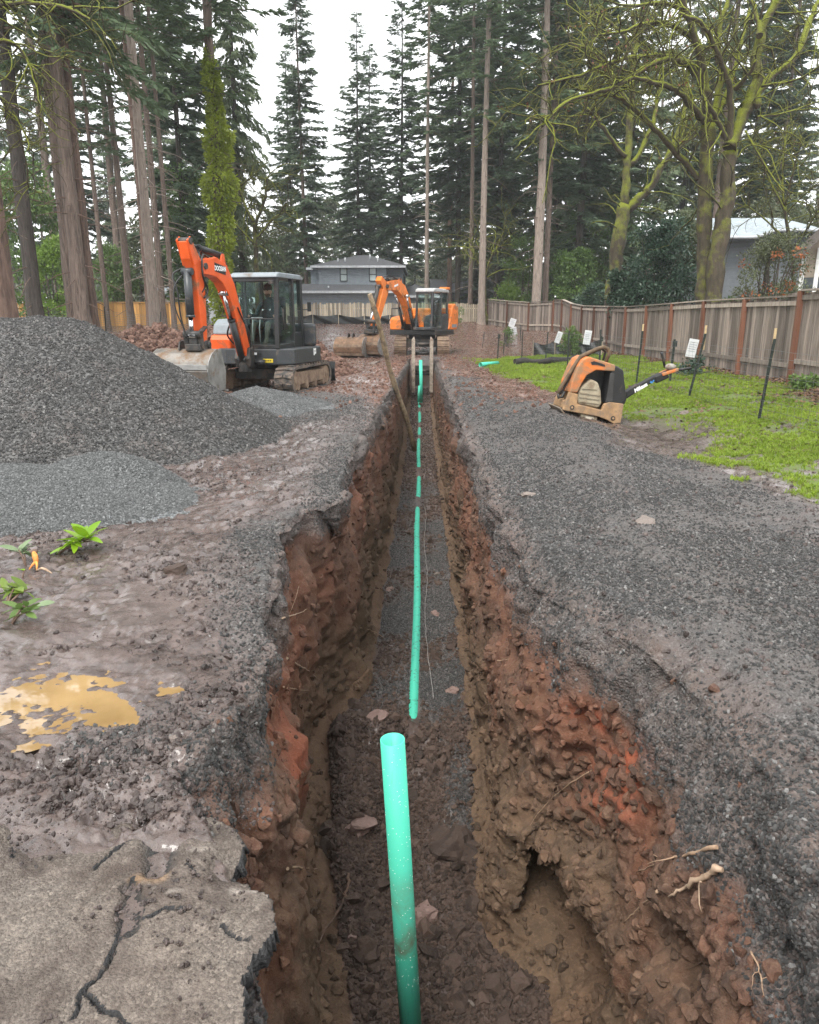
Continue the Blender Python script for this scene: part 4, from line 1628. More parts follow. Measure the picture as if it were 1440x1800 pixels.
    pane(cab, [(x0 + .06, y0 + .025, z0 + .63), (x1 - .08, y0 + .025, z0 + .63), (x1 - .08, y0 + .075, z1 - .10), (x0 + .06, y0 + .075, z1 - .10)], 'front_window')
    pane(cab, [(x0 + .06, y0 + .005, z0 + .10), (x1 - .08, y0 + .005, z0 + .10), (x1 - .08, y0 + .020, z0 + .585), (x0 + .06, y0 + .020, z0 + .585)], 'front_window')
    pane(cab, [(x1 - .01, y0 + .14, z0 + .14), (x1 - .01, y0 + .80, z0 + .30), (x1 - .01, y0 + .80, z1 - .08), (x1 - .01, y0 + .14, z1 - .08)], 'door_window')
    pane(cab, [(x1 - .01, y0 + .93, z0 + .34), (x1 - .01, y1 - .12, z0 + .34), (x1 - .01, y1 - .12, z1 - .08), (x1 - .01, y0 + .93, z1 - .08)], 'door_window')
    pane(cab, [(x0 + .01, y0 + .12, z0 + .14), (x0 + .01, y1 - .12, z0 + .34), (x0 + .01, y1 - .12, z1 - .08), (x0 + .01, y0 + .12, z1 - .08)], 'side_window')
    pane(cab, [(x0 + .08, y1 - .05, z0 + .55), (x1 - .09, y1 - .05, z0 + .55), (x1 - .09, y1 - .05, z1 - .08), (x0 + .08, y1 - .05, z1 - .08)], 'rear_window')
    mb = MB()
    mb.box((.03, .02, 1.24), (.46, .46, .14))
    mb.prism([(.20, 1.28), (.32, 1.28), (.36, 1.98), (.26, 2.0)], 'x', -.20, .26)
    mb.build('seat', simple('seat cloth', (.03, .03, .032), .8), cab, .03, 3)
    for sx in (-.27, .33):
        mb = MB()
        mb.box((sx, -.20, 1.30), (.14, .50, .24))
        mb.tube([(sx, -.36, 1.42), (sx, -.40, 1.56)], .018, 8)
        mb.ball((sx, -.405, 1.60), .034, 10, 7, (1, 1, 1.4))
        mb.build('console', M['black_paint'], cab, .015)
    mb = MB()
    for sx in (-.05, .11):
        mb.tube([(sx, -.78, 1.02), (sx, -.80, 1.34), (sx + .0, -.74, 1.55)], .012, 7)
    mb.tube([(-.09, -.74, 1.55), (.16, -.74, 1.55)], .012, 7)
    mb.build('travel_lever', simple('lever grey', (.25, .26, .27), .4), cab)
    mb = MB()
    mb.tube([(x1 + .0, y0 + .2, 1.75), (x1 + .05, y0 + .16, 1.72), (x1 + .05, y0 + .16, 1.32), (x1, y0 + .2, 1.28)], .013, 7)
    mb.build('grab_rail', k, cab)
    mb = MB()
    mb.tube([(x1, y1 - .02, 1.72), (x1 + .12, y1 - .02, 1.72)], .012, 6)
    mb.box((x1 + .16, y1 - .02, 1.78), (.09, .03, .20))
    mb.build('mirror', k, cab, .008)
    mb = MB()
    mb.box((x1 - .10, y0 - .045, z1 - .12), (.10, .06, .08))
    mb.build('work_light', M['black_paint'], cab, .01)
    # swing post
    bx = -.06
    mb = MB()
    mb.prism([(-1.02, .52), (-1.32, .56), (-1.38, .74), (-1.30, .95), (-1.16, .98), (-1.02, .84)], 'x', bx - .17, bx + .17)
    mb.cyl((bx, -1.24, .46), (bx, -1.24, .90), .13, 16)
    mb.build('swing_post', M['steel_dark'], e, .02)
    mb = MB()
    mb.cyl((bx + .2, -1.16, .66), (bx + .40, -1.12, .66), .055, 12)
    mb.build('swing_cylinder', M['black_paint'], e)
    # boom
    cl = [(-1.22, .78), (-1.40, 1.18), (-1.62, 1.66), (-1.84, 2.08), (-2.10, 2.36), (-2.42, 2.46), (-2.86, 2.46), (-3.0, 2.45)]
    poly = thick(cl, [.24, .27, .30, .34, .40, .36, .25, .20])
    boom = boom_mesh(poly, .20, bx).build('boom', M['orange'], e, .012)
    for sx in (-.115, .115):
        mb = MB()
        mb.prism(thick([(-2.55, 2.45), (-2.98, 2.44)], [.30, .24]), 'x', bx + sx - .012, bx + sx + .012)
        mb.build('boom_end_plate', M['orange'], boom, .004)
    mb = MB()
    mb.cyl((bx - .16, -2.92, 2.45), (bx + .16, -2.92, 2.45), .055, 12)
    mb.build('pin', M['steel_dark'], boom)
    for sx in (-.07, .07):
        for pp in ([(-1.98, 2.44), (-2.22, 2.54), (-2.14, 2.72), (-2.04, 2.72)], [(-1.78, 1.86), (-1.98, 2.14), (-2.08, 2.04), (-1.98, 1.90)]):
            mb = MB()
            mb.prism(pp, 'x', bx + sx - .012, bx + sx + .012)
            mb.build('bracket', M['orange'], boom, .004)
    # name panel on the boom flank and on its face
    bp = MB()
    ang = math.atan2(.06, .42)
    bp.box((bx + .104, -2.30, 2.44), (.008, .46, .15), Euler((-.12, 0, 0)))
    pan = bp.build('name_panel', M['black_print'], boom)
    text('DOOSAN', .115, M['white_print'], boom, (bx + .1095, -2.30, 2.44), (R_(90), 0, R_(90)), sx=.95)
    cylinder(e, 'boom_cylinder', (-1.34, .72), (-2.00, 2.02), .068, .62, M['black_paint'], bx)
    cylinder(e, 'arm_cylinder', (-2.10, 2.70), (-3.30, 2.80), .058, .66, M['black_paint'], bx)
    # stick
    st = thick([(-3.36, 2.86), (-3.24, 2.62), (-3.06, 2.38), (-3.02, 1.9), (-3.02, 1.10)], [.16, .26, .32, .26, .17])
    stick = boom_mesh(st, .17, bx).build('stick', M['orange'], e, .01)
    for sx in (-.10, .10):
        mb = MB()
        mb.prism(thick([(-3.40, 2.88), (-3.16, 2.50)], [.13, .26]), 'x', bx + sx - .014, bx + sx + .014)
        mb.build('stick_end_plate', M['orange'], stick, .004)
    for yy, zz in ((-3.36, 2.84), (-3.02, 1.10)):
        mb = MB()
        mb.cyl((bx - .13, yy, zz), (bx + .13, yy, zz), .06, 12)
        mb.build('pin', M['steel_dark'], stick)
    cylinder(e, 'bucket_cylinder', (-3.30, 2.34), (-3.30, 1.26), .072, .72, M['grey_paint'], bx - .02)
    for sx in (-.12, .12):
        mb = MB()
        mb.bar((bx + sx, -3.30, 1.28), (bx + sx, -3.05, 1.40), .03, .09, (1, 0, 0))
        mb.bar((bx + sx * 1.2, -3.30, 1.28), (bx + sx * 1.2, -3.26, 1.02), .03, .09, (1, 0, 0))
        mb.build('bucket_link', M['steel_dark'], e)
    mb = MB()
    mb.cyl((bx - .17, -3.30, 1.27), (bx + .17, -3.30, 1.27), .065, 12)
    mb.build('link_pin', M['steel_dark'], e)
    mb = MB()
    mb.box((bx, -3.14, 1.04), (.30, .40, .12))
    mb.box((bx, -3.24, 1.16), (.16, .16, .18))
    mb.cyl((bx - .18, -3.02, 1.08), (bx + .18, -3.02, 1.08), .06, 12)
    mb.build('quick_coupler', M['steel_dark'], e, .015)
    make_bucket('bucket', e, bx - .80, bx + .36, (-3.10, .99), .86, M['bucket_steel'], M['bucket_grey'])
    # hoses
    hose(e, [(bx + .05, -2.62, 2.62), (bx + .12, -2.98, 2.62), (bx + .14, -3.05, 2.28), (bx + .12, -2.86, 2.05), (bx + .11, -3.0, 1.9)], .017)
    hose(e, [(bx - .05, -2.62, 2.62), (bx + .02, -2.90, 2.70), (bx + .10, -2.98, 2.35), (bx + .09, -2.90, 2.12), (bx + .09, -3.02, 2.0)], .014)
    hose(e, [(bx - .10, -3.3, 2.40), (bx - .24, -3.42, 2.28), (bx - .16, -3.44, 2.0), (bx - .17, -3.38, 1.6), (bx - .10, -3.36, 1.2)], .015)
    hose(e, [(bx - .10, -3.3, 2.30), (bx - .20, -3.46, 2.08), (bx - .22, -3.44, 1.7), (bx - .12, -3.36, 1.35)], .012)
    hose(e, [(bx + .15, -1.25, .95), (bx + .22, -1.42, 1.25), (bx + .14, -1.5, 1.5), (bx + .11, -1.66, 1.75)], .016)
    hose(e, [(bx - .15, -1.2, .95), (bx - .26, -1.42, 1.2), (bx - .14, -1.5, 1.45)], .018)
    return e


EXC = build_small_excavator()


def build_large_excavator():
    e = thing('excavator', 'larger orange tracked digger with an empty cab standing over the far trench end', 'excavator', (0.02, 34.2, -.24), 0)
    for x in (-.93, .93):
        build_track(e, x, 3.1, .80, .50, 30, M['rust_mud'], True)
    mb = MB()
    mb.box((0, 0, .55), (1.5, 1.7, .34))
    mb.cyl((0, 0, .68), (0, 0, .92), .60, 24)
    mb.build('undercarriage', M['steel_dark'], e, .02)
    u = thing('upper', None, None, (0, 0, 0), R_(-27))
    u.parent = e
    up = MB()
    up.prism([(-1.12, -.95), (1.12, -.95), (1.16, .9), (.8, 1.55), (0, 1.72), (-.8, 1.55), (-1.16, .9)], 'z', .90, 1.12)
    up.build('deck', M['black_paint'], u, .03)
    # hand over everything on the turntable as parts of the upper works
    mb = MB()
    mb.prism([(-1.1, .55), (1.14, .55), (1.1, 1.05), (.76, 1.5), (0, 1.68), (-.76, 1.5), (-1.1, 1.05)], 'z', 1.12, 2.05)
    mb.build('counterweight', M['orange2'], u, .08, 3)
    mb = MB()
    mb.prism([(.35, 1.12), (1.25, 1.12), (1.40, 1.42), (1.38, 2.10), (1.05, 2.24), (.80, 2.2)], 'x', .80, 1.16)
    mb.build('side_cover', M['orange2'], u, .05, 3)
    mb = MB()
    mb.box((1.166, .95, 1.28), (.012, .5, .14))
    mb.build('logo', M['roof_grey'], u)
    mb = MB()
    mb.prism([(-.95, 1.12), (-.95, 1.55), (-.80, 1.66), (.55, 1.80), (.55, 1.12)], 'x', -1.12, -.40)
    mb.build('tank_cover', M['orange2'], u, .05, 3)
    mb = MB()
    mb.tube([(-1.05, -.9, 1.65), (-1.05, -.9, 2.02), (-.45, -.9, 2.02), (-.45, -.9, 1.66)], .018, 7)
    mb.tube([(-1.05, -.9, 2.02), (-1.05, .3, 2.10), (-1.05, .3, 1.78)], .018, 7)
    mb.build('handrail', M['black_paint'], u)
    # cab
    x0, x1, y0, y1, z0, z1 = .28, 1.12, -1.22, .42, 1.12, 2.72
    mb = MB()
    mb.prism([(y0, z0), (y1, z0), (y1, z0 + .7), (y0 + 1.0, z0 + .6), (y0 + .85, z0 + .12), (y0, z0 + .12)], 'x', x0, x1)
    cab = mb.build('cab', M['grey_paint'], u, .015)
    k = M['grey_paint']
    for a in ((x0 + .05, y0, y0 + .14), (x1 - .05, y0, y0 + .14), (x1 - .05, y0 + .92, y0 + .92), (x1 - .05, y1 - .06, y1 - .1), (x0 + .05, y1 - .06, y1 - .1)):
        frame_post(cab, (a[0], a[1], z0), (a[0], a[2], z1), .085, .085, k)
    frame_post(cab, (x0, y0 + .13, z1 - .05), (x1, y0 + .13, z1 - .05), .09, .10, k, 'header')
    frame_post(cab, (x0, y0, z0 + .06), (x1, y0, z0 + .06), .09, .30, k, 'header')
    mb = MB()
    mb.prism([(y0 + .06, z1 - .02), (y0 + .10, z1 + .10), (y0 + .25, z1 + .14), (y1 - .12, z1 + .13), (y1 + .03, z1 - .02)], 'x', x0 - .03, x1 + .03)
    mb.build('roof', simple('pale roof', (.42, .43, .43), .5), cab, .04, 3)
    pane(cab, [(x0 + .09, y0 + .0, z0 + .22), (x1 - .09, y0 + .0, z0 + .22), (x1 - .09, y0 + .12, z1 - .10), (x0 + .09, y0 + .12, z1 - .10)], 'front_window')
    pane(cab, [(x1 - .02, y0 + .16, z0 + .2), (x1 - .02, y0 + .87, z0 + .4), (x1 - .02, y0 + .87, z1 - .1), (x1 - .02, y0 + .22, z1 - .1)], 'door_window')
    pane(cab, [(x1 - .02, y0 + .98, z0 + .74), (x1 - .02, y1 - .14, z0 + .74), (x1 - .02, y1 - .14, z1 - .1), (x1 - .02, y0 + .98, z1 - .1)], 'door_window')
    pane(cab, [(x0 + .01, y0 + .16, z0 + .2), (x0 + .01, y1 - .14, z0 + .74), (x0 + .01, y1 - .14, z1 - .1), (x0 + .01, y0 + .22, z1 - .1)], 'side_window')
    mb = MB()
    mb.box((.70, -.25, 1.55), (.48, .5, .16))
    mb.prism([(-.06, 1.6), (.08, 1.6), (.12, 2.35), (.0, 2.37)], 'x', .48, .92)
    mb.build('seat', simple('far seat cloth', (.035, .034, .033), .8), cab, .03)
    for xx in (.42, .96):
        mb = MB()
        mb.tube([(xx, -.6, 1.2), (xx, -.62, 1.75)], .02, 6)
        mb.build('lever', M['black_paint'], cab)
    mb = MB()
    mb.box((1.0, .25, 2.88), (.36, .36, .10))
    mb.build('cab_light', M['orange2'], cab, .02)
    mb = MB()
    mb.tube([(x1, y0 + .1, 2.0), (x1 + .14, y0, 2.05)], .014, 6)
    mb.box((x1 + .16, y0, 2.0), (.10, .03, .26))
    mb.build('mirror', M['black_paint'], cab, .01)
    bx = -.05
    mb = MB()
    mb.prism([(-.55, 1.12), (-1.25, 1.12), (-1.25, 1.38), (-1.05, 1.62), (-.75, 1.62)], 'x', bx - .215, bx - .175)
    mb.prism([(-.55, 1.12), (-1.25, 1.12), (-1.25, 1.38), (-1.05, 1.62), (-.75, 1.62)], 'x', bx + .175, bx + .215)
    mb.cyl((bx - .26, -1.02, 1.42), (bx + .26, -1.02, 1.42), .08, 12)
    mb.build('boom_mount', M['black_paint'], u, .01)
    boom = boom_mesh(thick([(-1.02, 1.42), (-1.22, 1.85), (-1.50, 2.36), (-1.90, 2.76), (-2.40, 2.94), (-2.95, 2.92), (-3.25, 2.88)], [.26, .34, .42, .50, .44, .36, .26]), .30, bx).build('boom', M['orange2'], u, .015)
    mb = MB()
    mb.box((bx + .152, -2.55, 2.93), (.008, .34, .075), Euler((.25, 0, 0)))
    mb.build('logo', M['white_print'], boom)
    for sx in (-.16, .16):
        for pp, q in ((thick([(-2.9, 2.92), (-3.30, 2.86)], [.36, .26]), 1), ([(-1.9, 2.95), (-2.25, 3.12), (-2.16, 3.26), (-2.04, 3.24)], .6)):
            mb = MB()
            mb.prism(pp, 'x', bx + sx * q - .014, bx + sx * q + .014)
            mb.build('bracket', M['orange2'], boom, .005)
    for sx in (-.24, .24):
        cylinder(u, 'boom_cylinder', (-1.20, 1.22), (-1.80, 2.52), .07, .6, M['black_paint'], bx + sx)
    cylinder(u, 'arm_cylinder', (-2.12, 3.20), (-3.62, 3.08), .085, .6, M['steel_dark'], bx)
    stick = boom_mesh(thick([(-3.72, 3.16), (-3.50, 2.98), (-3.34, 2.72), (-3.72, 2.05), (-4.12, 1.28)], [.22, .36, .46, .34, .22]), .24, bx).build('stick', M['orange2'], u, .012)
    for yy, zz in ((-3.27, 2.87), (-4.12, 1.28)):
        mb = MB()
        mb.cyl((bx - .18, yy, zz), (bx + .18, yy, zz), .08, 12)
        mb.build('pin', M['steel_dark'], stick)
    cylinder(u, 'bucket_cylinder', (-3.78, 2.86), (-4.40, 1.50), .085, .65, M['steel_dark'], bx)
    for sx in (-.15, .15):
        mb = MB()
        mb.bar((bx + sx, -4.40, 1.50), (bx + sx, -4.02, 1.50), .04, .11, (1, 0, 0))
        mb.bar((bx + sx, -4.40, 1.50), (bx + sx, -4.36, 1.08), .04, .11, (1, 0, 0))
        mb.build('bucket_link', M['steel_dark'], u)
    mb = MB()
    mb.cyl((bx - .24, -4.40, 1.50), (bx + .24, -4.40, 1.50), .08, 12)
    mb.build('link_pin', M['steel_dark'], u)
    mb = MB()
    mb.box((bx, -4.26, 1.12), (.46, .55, .18))
    mb.cyl((bx - .3, -4.1, 1.2), (bx + .3, -4.1, 1.2), .075, 12)
    mb.cyl((bx - .3, -4.4, 1.08), (bx + .3, -4.4, 1.08), .075, 12)
    mb.build('quick_coupler', M['steel_dark'], u, .02)
    make_bucket('bucket', u, bx - .48, bx + .50, (-4.22, .98), .98, M['bucket_brown'], M['rust_mud'])
    hose(u, [(bx + .1, -2.3, 3.18), (bx + .12, -3.1, 3.3), (bx + .1, -3.55, 3.2)], .022)
    hose(u, [(bx - .16, -2.8, 2.76), (bx - .2, -2.95, 2.3), (bx - .18, -3.3, 2.3), (bx - .14, -3.45, 2.5)], .02)
    # the turntable parts hang straight from the machine, turned by the slew angle
    for ch in list(u.children):
        ch.parent = e
        ch.rotation_euler = (0, 0, R_(-27))
    bpy.data.objects.remove(u)
    return e


build_large_excavator()
b = thing('excavator_bucket', 'wide rusty digging bucket lying loose on the dirt beside the larger digger', 'bucket', (-2.78, 30.2, float(gz(-2.78, 30.2)) + .72), R_(-16))
make_bucket('bucket_shell', b, -.60, .60, (0, .06), .92, M['bucket_brown'], M['rust_mud'])
# ------------------------------------------------------------------ the operator
def skin_body(name, joints, bones, mat, parent, sub=2):
    me = bpy.data.meshes.new(name)
    names = list(joints)
    me.from_pydata([joints[k][0] for k in names], [(names.index(a), names.index(b)) for a, b in bones], [])
    me.materials.append(mat)
    o = bpy.data.objects.new(name, me)
    link(o, parent)
    sk = o.modifiers.new('skin', 'SKIN')
    if not me.skin_vertices:
        me.skin_vertices.new()
    for i, k in enumerate(names):
        r = joints[k][1]
        me.skin_vertices[0].data[i].radius = r if hasattr(r, '__len__') else (r, r)
        me.skin_vertices[0].data[i].use_root = (i == 0)
    sk.use_smooth_shade = True
    sb = o.modifiers.new('smooth', 'SUBSURF')
    sb.levels = sb.render_levels = sub
    return o


def build_operator():
    c = .01
    p = thing('person', 'man in dark beanie and black bib overalls at the controls of the small digger', 'person', EXC.location, R_(-12), None, None, .95)
    t = NT('operator clothes')
    co = t.co()
    x = t.n.new('ShaderNodeSeparateXYZ')
    t.l.new(co, x.inputs[0])
    z = x.outputs[2]
    col = t.mix(t.math('GREATER_THAN', z, 1.455), (.055, .050, .036), (.022, .042, .046))
    col = t.mix(t.math('GREATER_THAN', z, 1.985), col, (.42, .25, .19))
    col = t.mix(t.math('LESS_THAN', z, 1.06), col, (.05, .035, .025))
    col = t.mix(t.math('MULTIPLY', t.ramp(t.noise(22, 4), [(.45, 0), (.65, .5)]), t.math('LESS_THAN', z, 1.95)), col, (.018, .020, .020))
    mat = t.fin(col, .75, normal=t.bump(t.noise(14, 3), .4, .02))
    J = {
        'pelvis': ((c, .02, 1.42), (.15, .12)), 'belly': ((c, -.02, 1.56), (.155, .125)), 'chest': ((c, -.01, 1.75), (.165, .12)),
        'shoulders': ((c, .0, 1.86), (.13, .09)), 'neck': ((c, -.03, 1.96), (.058, .058)), 'jaw': ((c, -.06, 2.03), (.072, .080)), 'skull': ((c, -.05, 2.12), (.080, .098)), 'crown': ((c, -.04, 2.19), (.055, .065)),
        'hip_l': ((c - .10, -.10, 1.41), .095), 'knee_l': ((c - .16, -.50, 1.43), .068), 'ankle_l': ((c - .15, -.62, 1.08), .048), 'toe_l': ((c - .16, -.78, 1.00), .042),
        'hip_r': ((c + .10, -.10, 1.41), .095), 'knee_r': ((c + .17, -.50, 1.43), .068), 'ankle_r': ((c + .16, -.60, 1.08), .048), 'toe_r': ((c + .18, -.76, 1.00), .042),
        'sh_l': ((c - .19, .0, 1.83), .068), 'el_l': ((c - .28, -.10, 1.58), .052), 'wr_l': ((c - .29, -.35, 1.60), .036),
        'sh_r': ((c + .19, .0, 1.83), .068), 'el_r': ((c + .30, -.08, 1.58), .052), 'wr_r': ((c + .31, -.35, 1.60), .036),
    }
    B = [('pelvis', 'belly'), ('belly', 'chest'), ('chest', 'shoulders'), ('shoulders', 'neck'), ('neck', 'jaw'), ('jaw', 'skull'), ('skull', 'crown'),
         ('pelvis', 'hip_l'), ('hip_l', 'knee_l'), ('knee_l', 'ankle_l'), ('ankle_l', 'toe_l'), ('pelvis', 'hip_r'), ('hip_r', 'knee_r'), ('knee_r', 'ankle_r'), ('ankle_r', 'toe_r'),
         ('shoulders', 'sh_l'), ('sh_l', 'el_l'), ('el_l', 'wr_l'), ('shoulders', 'sh_r'), ('sh_r', 'el_r'), ('el_r', 'wr_r')]
    body = skin_body('body', J, B, mat, p)
    skin = simple('skin', (.44, .26, .20), .55, 0, .12)
    dark = simple('dark knit', (.012, .012, .015), .9)
    hair = simple('beard brown', (.055, .032, .02), .85)
    # face: nose, brows, eyes, mouth, ears
    mb = MB()
    mb.tube([(c, -.135, 2.125), (c, -.158, 2.085), (c, -.138, 2.072)], [.010, .017, .012], 8)
    mb.build('nose', skin, p)
    for s in (-1, 1):
        mb = MB()
        mb.ball((c + s * .032, -.133, 2.118), .0125, 8, 6, (1.2, .6, .7))
        mb.build('eye', simple('eye', (.05, .035, .03), .2), p)
        mb = MB()
        mb.tube([(c + s * .014, -.147, 2.135), (c + s * .048, -.135, 2.137)], .006, 6)
        mb.build('eyebrow', hair, p)
        mb = MB()
        mb.ball((c + s * .083, -.05, 2.09), .030, 8, 6, (.4, .7, 1.1))
        mb.build('ear', skin, p)
    mb = MB()
    mb.tube([(c - .024, -.140, 2.045), (c, -.146, 2.043), (c + .024, -.140, 2.045)], .006, 6)
    mb.build('mouth', simple('lips', (.30, .12, .10), .5), p)
    mb = MB()
    mb.ball((c, -.085, 2.025), .070, 12, 8, (1.0, .82, .72))
    mb.build('beard', hair, p)
    mb = MB()
    pr = [(.100, 2.135), (.104, 2.155), (.102, 2.185), (.090, 2.225), (.065, 2.255), (.03, 2.268), (.001, 2.27)]
    vs, fs = [], []
    for r, z_ in pr:
        for k in range(16):
            a = 2 * PI * k / 16
            vs.append((c + r * .93 * math.cos(a), -.05 + r * 1.08 * math.sin(a), z_ + .012 * math.sin(a)))
    for i in range(len(pr) - 1):
        for k in range(16):
            k2 = (k + 1) % 16
            fs.append((i * 16 + k, i * 16 + k2, (i + 1) * 16 + k2, (i + 1) * 16 + k))
    mb.add(vs, fs, True)
    mb.build('beanie', dark, p)
    # bib and straps
    blk = simple('bib cloth', (.014, .014, .016), .8)
    mb = MB()
    mb.prism([(c - .125, 1.46), (c + .125, 1.46), (c + .105, 1.72), (c - .105, 1.72)], 'y', -.158, -.140)
    mb.build('bib', blk, p, .006)
    for s in (-1, 1):
        mb = MB()
        mb.tube([(c + s * .085, -.152, 1.71), (c + s * .095, -.135, 1.82), (c + s * .10, -.07, 1.925), (c + s * .09, .06, 1.90)], .017, 6)
        mb.build('strap', blk, p)
        mb = MB()
        mb.box((c + s * .085, -.163, 1.715), (.034, .012, .028))
        mb.build('buckle', M['chrome'], p)
        # hand: palm, four unequal fingers bent round the lever, thumb on its side
        mb = MB()
        wx = c + s * .30
        mb.ball((wx, -.385, 1.595), .042, 10, 7, (.75, 1.05, .55))
        for k, (dx, ln) in enumerate(((-.024, .90), (-.008, 1.0), (.008, .95), (.024, .78))):
            q = Vector((wx + dx, -.415, 1.60))
            mb.tube([q, q + Vector((0, -.032 * ln, -.004)), q + Vector((.002, -.044 * ln, -.030 * ln)), q + Vector((.004, -.028 * ln, -.048 * ln))], [.0095, .009, .0085, .007], 6)
        q = Vector((wx - s * .030, -.375, 1.597))
        mb.tube([q, q + Vector((-s * .018, -.026, .006)), q + Vector((-s * .012, -.050, -.004))], [.011, .010, .008], 6)
        mb.build('hand', skin, p)
    for s in (-1, 1):
        mb = MB()
        mb.prism([(-.84, .935), (-.56, .935), (-.55, 1.05), (-.64, 1.06), (-.80, 1.0)], 'x', c + s * .165 - .045, c + s * .165 + .045)
        mb.build('boot', simple('boot', (.045, .03, .02), .8), p, .02)


build_operator()

# ------------------------------------------------------------------ plate compactor
def build_compactor():
    base = (2.17, 11.0)
    gzb = ground_z(2.6, 11.0) - .02
    t = thing('plate_compactor', 'muddy orange and black plate compactor tilted on the right gravel bank', 'compactor', (2.0, 11.0, gzb), 0, None, (0, R_(2), R_(6)), .92)
    K = 122.0

    def P(pts):
        return [((x - 970) / K, (748 - y) / K) for x, y in pts]
    mud = simple('compactor mud tan', (.30, .185, .095), .85, 0, .3, 7, .4, (.20, .14, .09), .3, 25)
    org = simple('compactor orange', (.58, .155, .026), .5, 0, .25, 6, .62, (.26, .15, .08))
    blk = simple('compactor black', (.014, .014, .015), .5, 0, .3, 5, .18, (.12, .09, .065))
    eng = simple('dusty engine', (.30, .26, .185), .85, 0, .25, 7, .35, (.20, .15, .10), .3, 25)
    D = .29
    mb = MB()
    mb.prism(P([(1013, 622), (1067, 636), (1067, 648), (1030, 647), (1013, 657), (1005, 672), (998, 690), (982, 690), (985, 670), (995, 640), (1002, 628)]), 'y', -D, D)
    hood = mb.build('hood', org, t, .02, 3)
    mb = MB()
    mb.prism(P([(1018, 632), (1024, 630), (1046, 636), (1046, 640), (1032, 637), (1020, 637)]), 'y', -D - .006, -D + .001)
    mb.build('emblem', blk, hood)
    mb = MB()
    mb.prism(P([(1067, 636.5), (1084, 645), (1097, 703), (1090, 710), (1054, 709), (1060, 649)]), 'y', -D + .01, D - .01)
    cowl = mb.build('cowl', blk, t, .025, 3)
    mb = MB()
    mb.prism(P([(1058, 652), (1066, 652), (1068, 706), (1056, 706)]), 'y', -D - .004, -D + .03)
    mb.build('guard', simple('faded black', (.035, .034, .033), .7), cowl, .006)
    # inner bulkhead behind the engine, so the arch is not hollow right through
    mb = MB()
    mb.prism(P([(1000, 690), (1006, 672), (1014, 659), (1030, 649), (1062, 649), (1056, 708), (1000, 708)]), 'y', .02, D - .04)
    mb.build('bulkhead', blk, t)
    mb = MB()
    mb.prism(P([(1024, 664), (1003, 681), (999, 704), (1002, 712), (1044, 719), (1049, 709), (1045, 686), (1038, 670)]), 'y', -D + .03, .06)
    en = mb.build('engine', eng, t, .035, 3)
    for k in range(3):
        mb = MB()
        y = 690 + k * 8
        mb.bar(*[((x - 970) / K, -D + .022, (748 - yy) / K) for x, yy in ((1003, y), (1043, y + 4))], .012, .018, (0, 0, 1))
        mb.build('engine_rib', eng, en)
    mb = MB()
    mb.prism(P([(1006, 683), (1036, 684), (1030, 670), (1022, 668)]), 'y', -D + .014, -D + .032)
    mb.build('starter_cover', eng, en, .006)
    # lower frame with its rounded corner lugs
    mb = MB()
    mb.prism(P([(981, 689), (999, 693), (999, 712), (1048, 722), (1052, 710), (1062, 706), (1091, 709), (1089, 746), (1075, 748), (1062, 741), (1044, 735), (992, 727), (971, 724)]), 'y', -D - .01, -D + .06)
    mb.prism(P([(981, 689), (999, 693), (999, 712), (1048, 722), (1052, 710), (1062, 706), (1091, 709), (1089, 746), (1075, 748), (1062, 741), (1044, 735), (992, 727), (971, 724)]), 'y', D - .06, D + .01)
    mb.prism(P([(973, 705), (998, 709), (1048, 722), (1089, 730), (1089, 740), (992, 724), (972, 721)]), 'y', -D + .05, D - .05)
    fr = mb.build('lower_frame', mud, t, .014)
    for x, y in ((989, 718), (1072, 737)):
        mb = MB()
        mb.cyl(((x - 970) / K, -D - .018, (748 - y) / K), ((x - 970) / K, -D - .006, (748 - y) / K), .036, 16)
        mb.build('lug_hole', blk, fr)
        mb = MB()
        mb.cyl(((x - 970) / K, -D - .024, (748 - y) / K), ((x - 970) / K, -D - .012, (748 - y) / K), .018, 10)
        mb.build('bolt', mud, fr)
    mb = MB()
    mb.shell(P([(1089, 754), (1060, 751), (1020, 744), (990, 735), (974, 728), (965, 718)]), 'y', -D - .05, D + .05, .022)
    mb.build('base_plate', simple('worn plate', (.20, .165, .13), .6, .3, .3, 6, .5, (.17, .12, .08)), t, .004)
    mb = MB()
    mb.prism(P([(1008, 729), (1044, 736), (1042, 748), (1020, 746), (1010, 738)]), 'y', -D + .03, D - .03)
    mb.build('exciter', eng, t, .02)
    mb = MB()
    mb.prism(P([(1018, 734), (1036, 737), (1035, 743), (1019, 740)]), 'y', -D + .015, -D + .035)
    mb.build('exciter_cap', simple('pale cap', (.42, .38, .30), .7), t, .008)
    # handle
    yh = -.02
    mb = MB()
    for a, b, w, h in (((1092, 703), (1130, 677), .10, .12), ((1126, 680), (1171, 654), .085, .095), ((1160, 664), (1185, 652), .11, .12)):
        mb.bar(((a[0] - 970) / K, yh, (748 - a[1]) / K), ((b[0] - 970) / K, yh, (748 - b[1]) / K), w, h, (0, 0, 1))
    hd = mb.build('handle', blk, t, .02)
    mb = MB()
    mb.cyl(((1093 - 970) / K, -.12, (748 - 706) / K), ((1093 - 970) / K, .08, (748 - 706) / K), .075, 16)
    mb.build('handle_pivot', blk, t)
    mb = MB()
    mb.bar(((1172 - 970) / K, yh - .05, (748 - 653) / K), ((1204 - 970) / K, yh - .05, (748 - 642) / K), .06, .05, (0, 0, 1))
    mb.bar(((1172 - 970) / K, yh + .05, (748 - 653) / K), ((1200 - 970) / K, yh + .10, (748 - 641) / K), .06, .05, (0, 0, 1))
    mb.build('handle_fork', org, hd, .012)
    mb = MB()
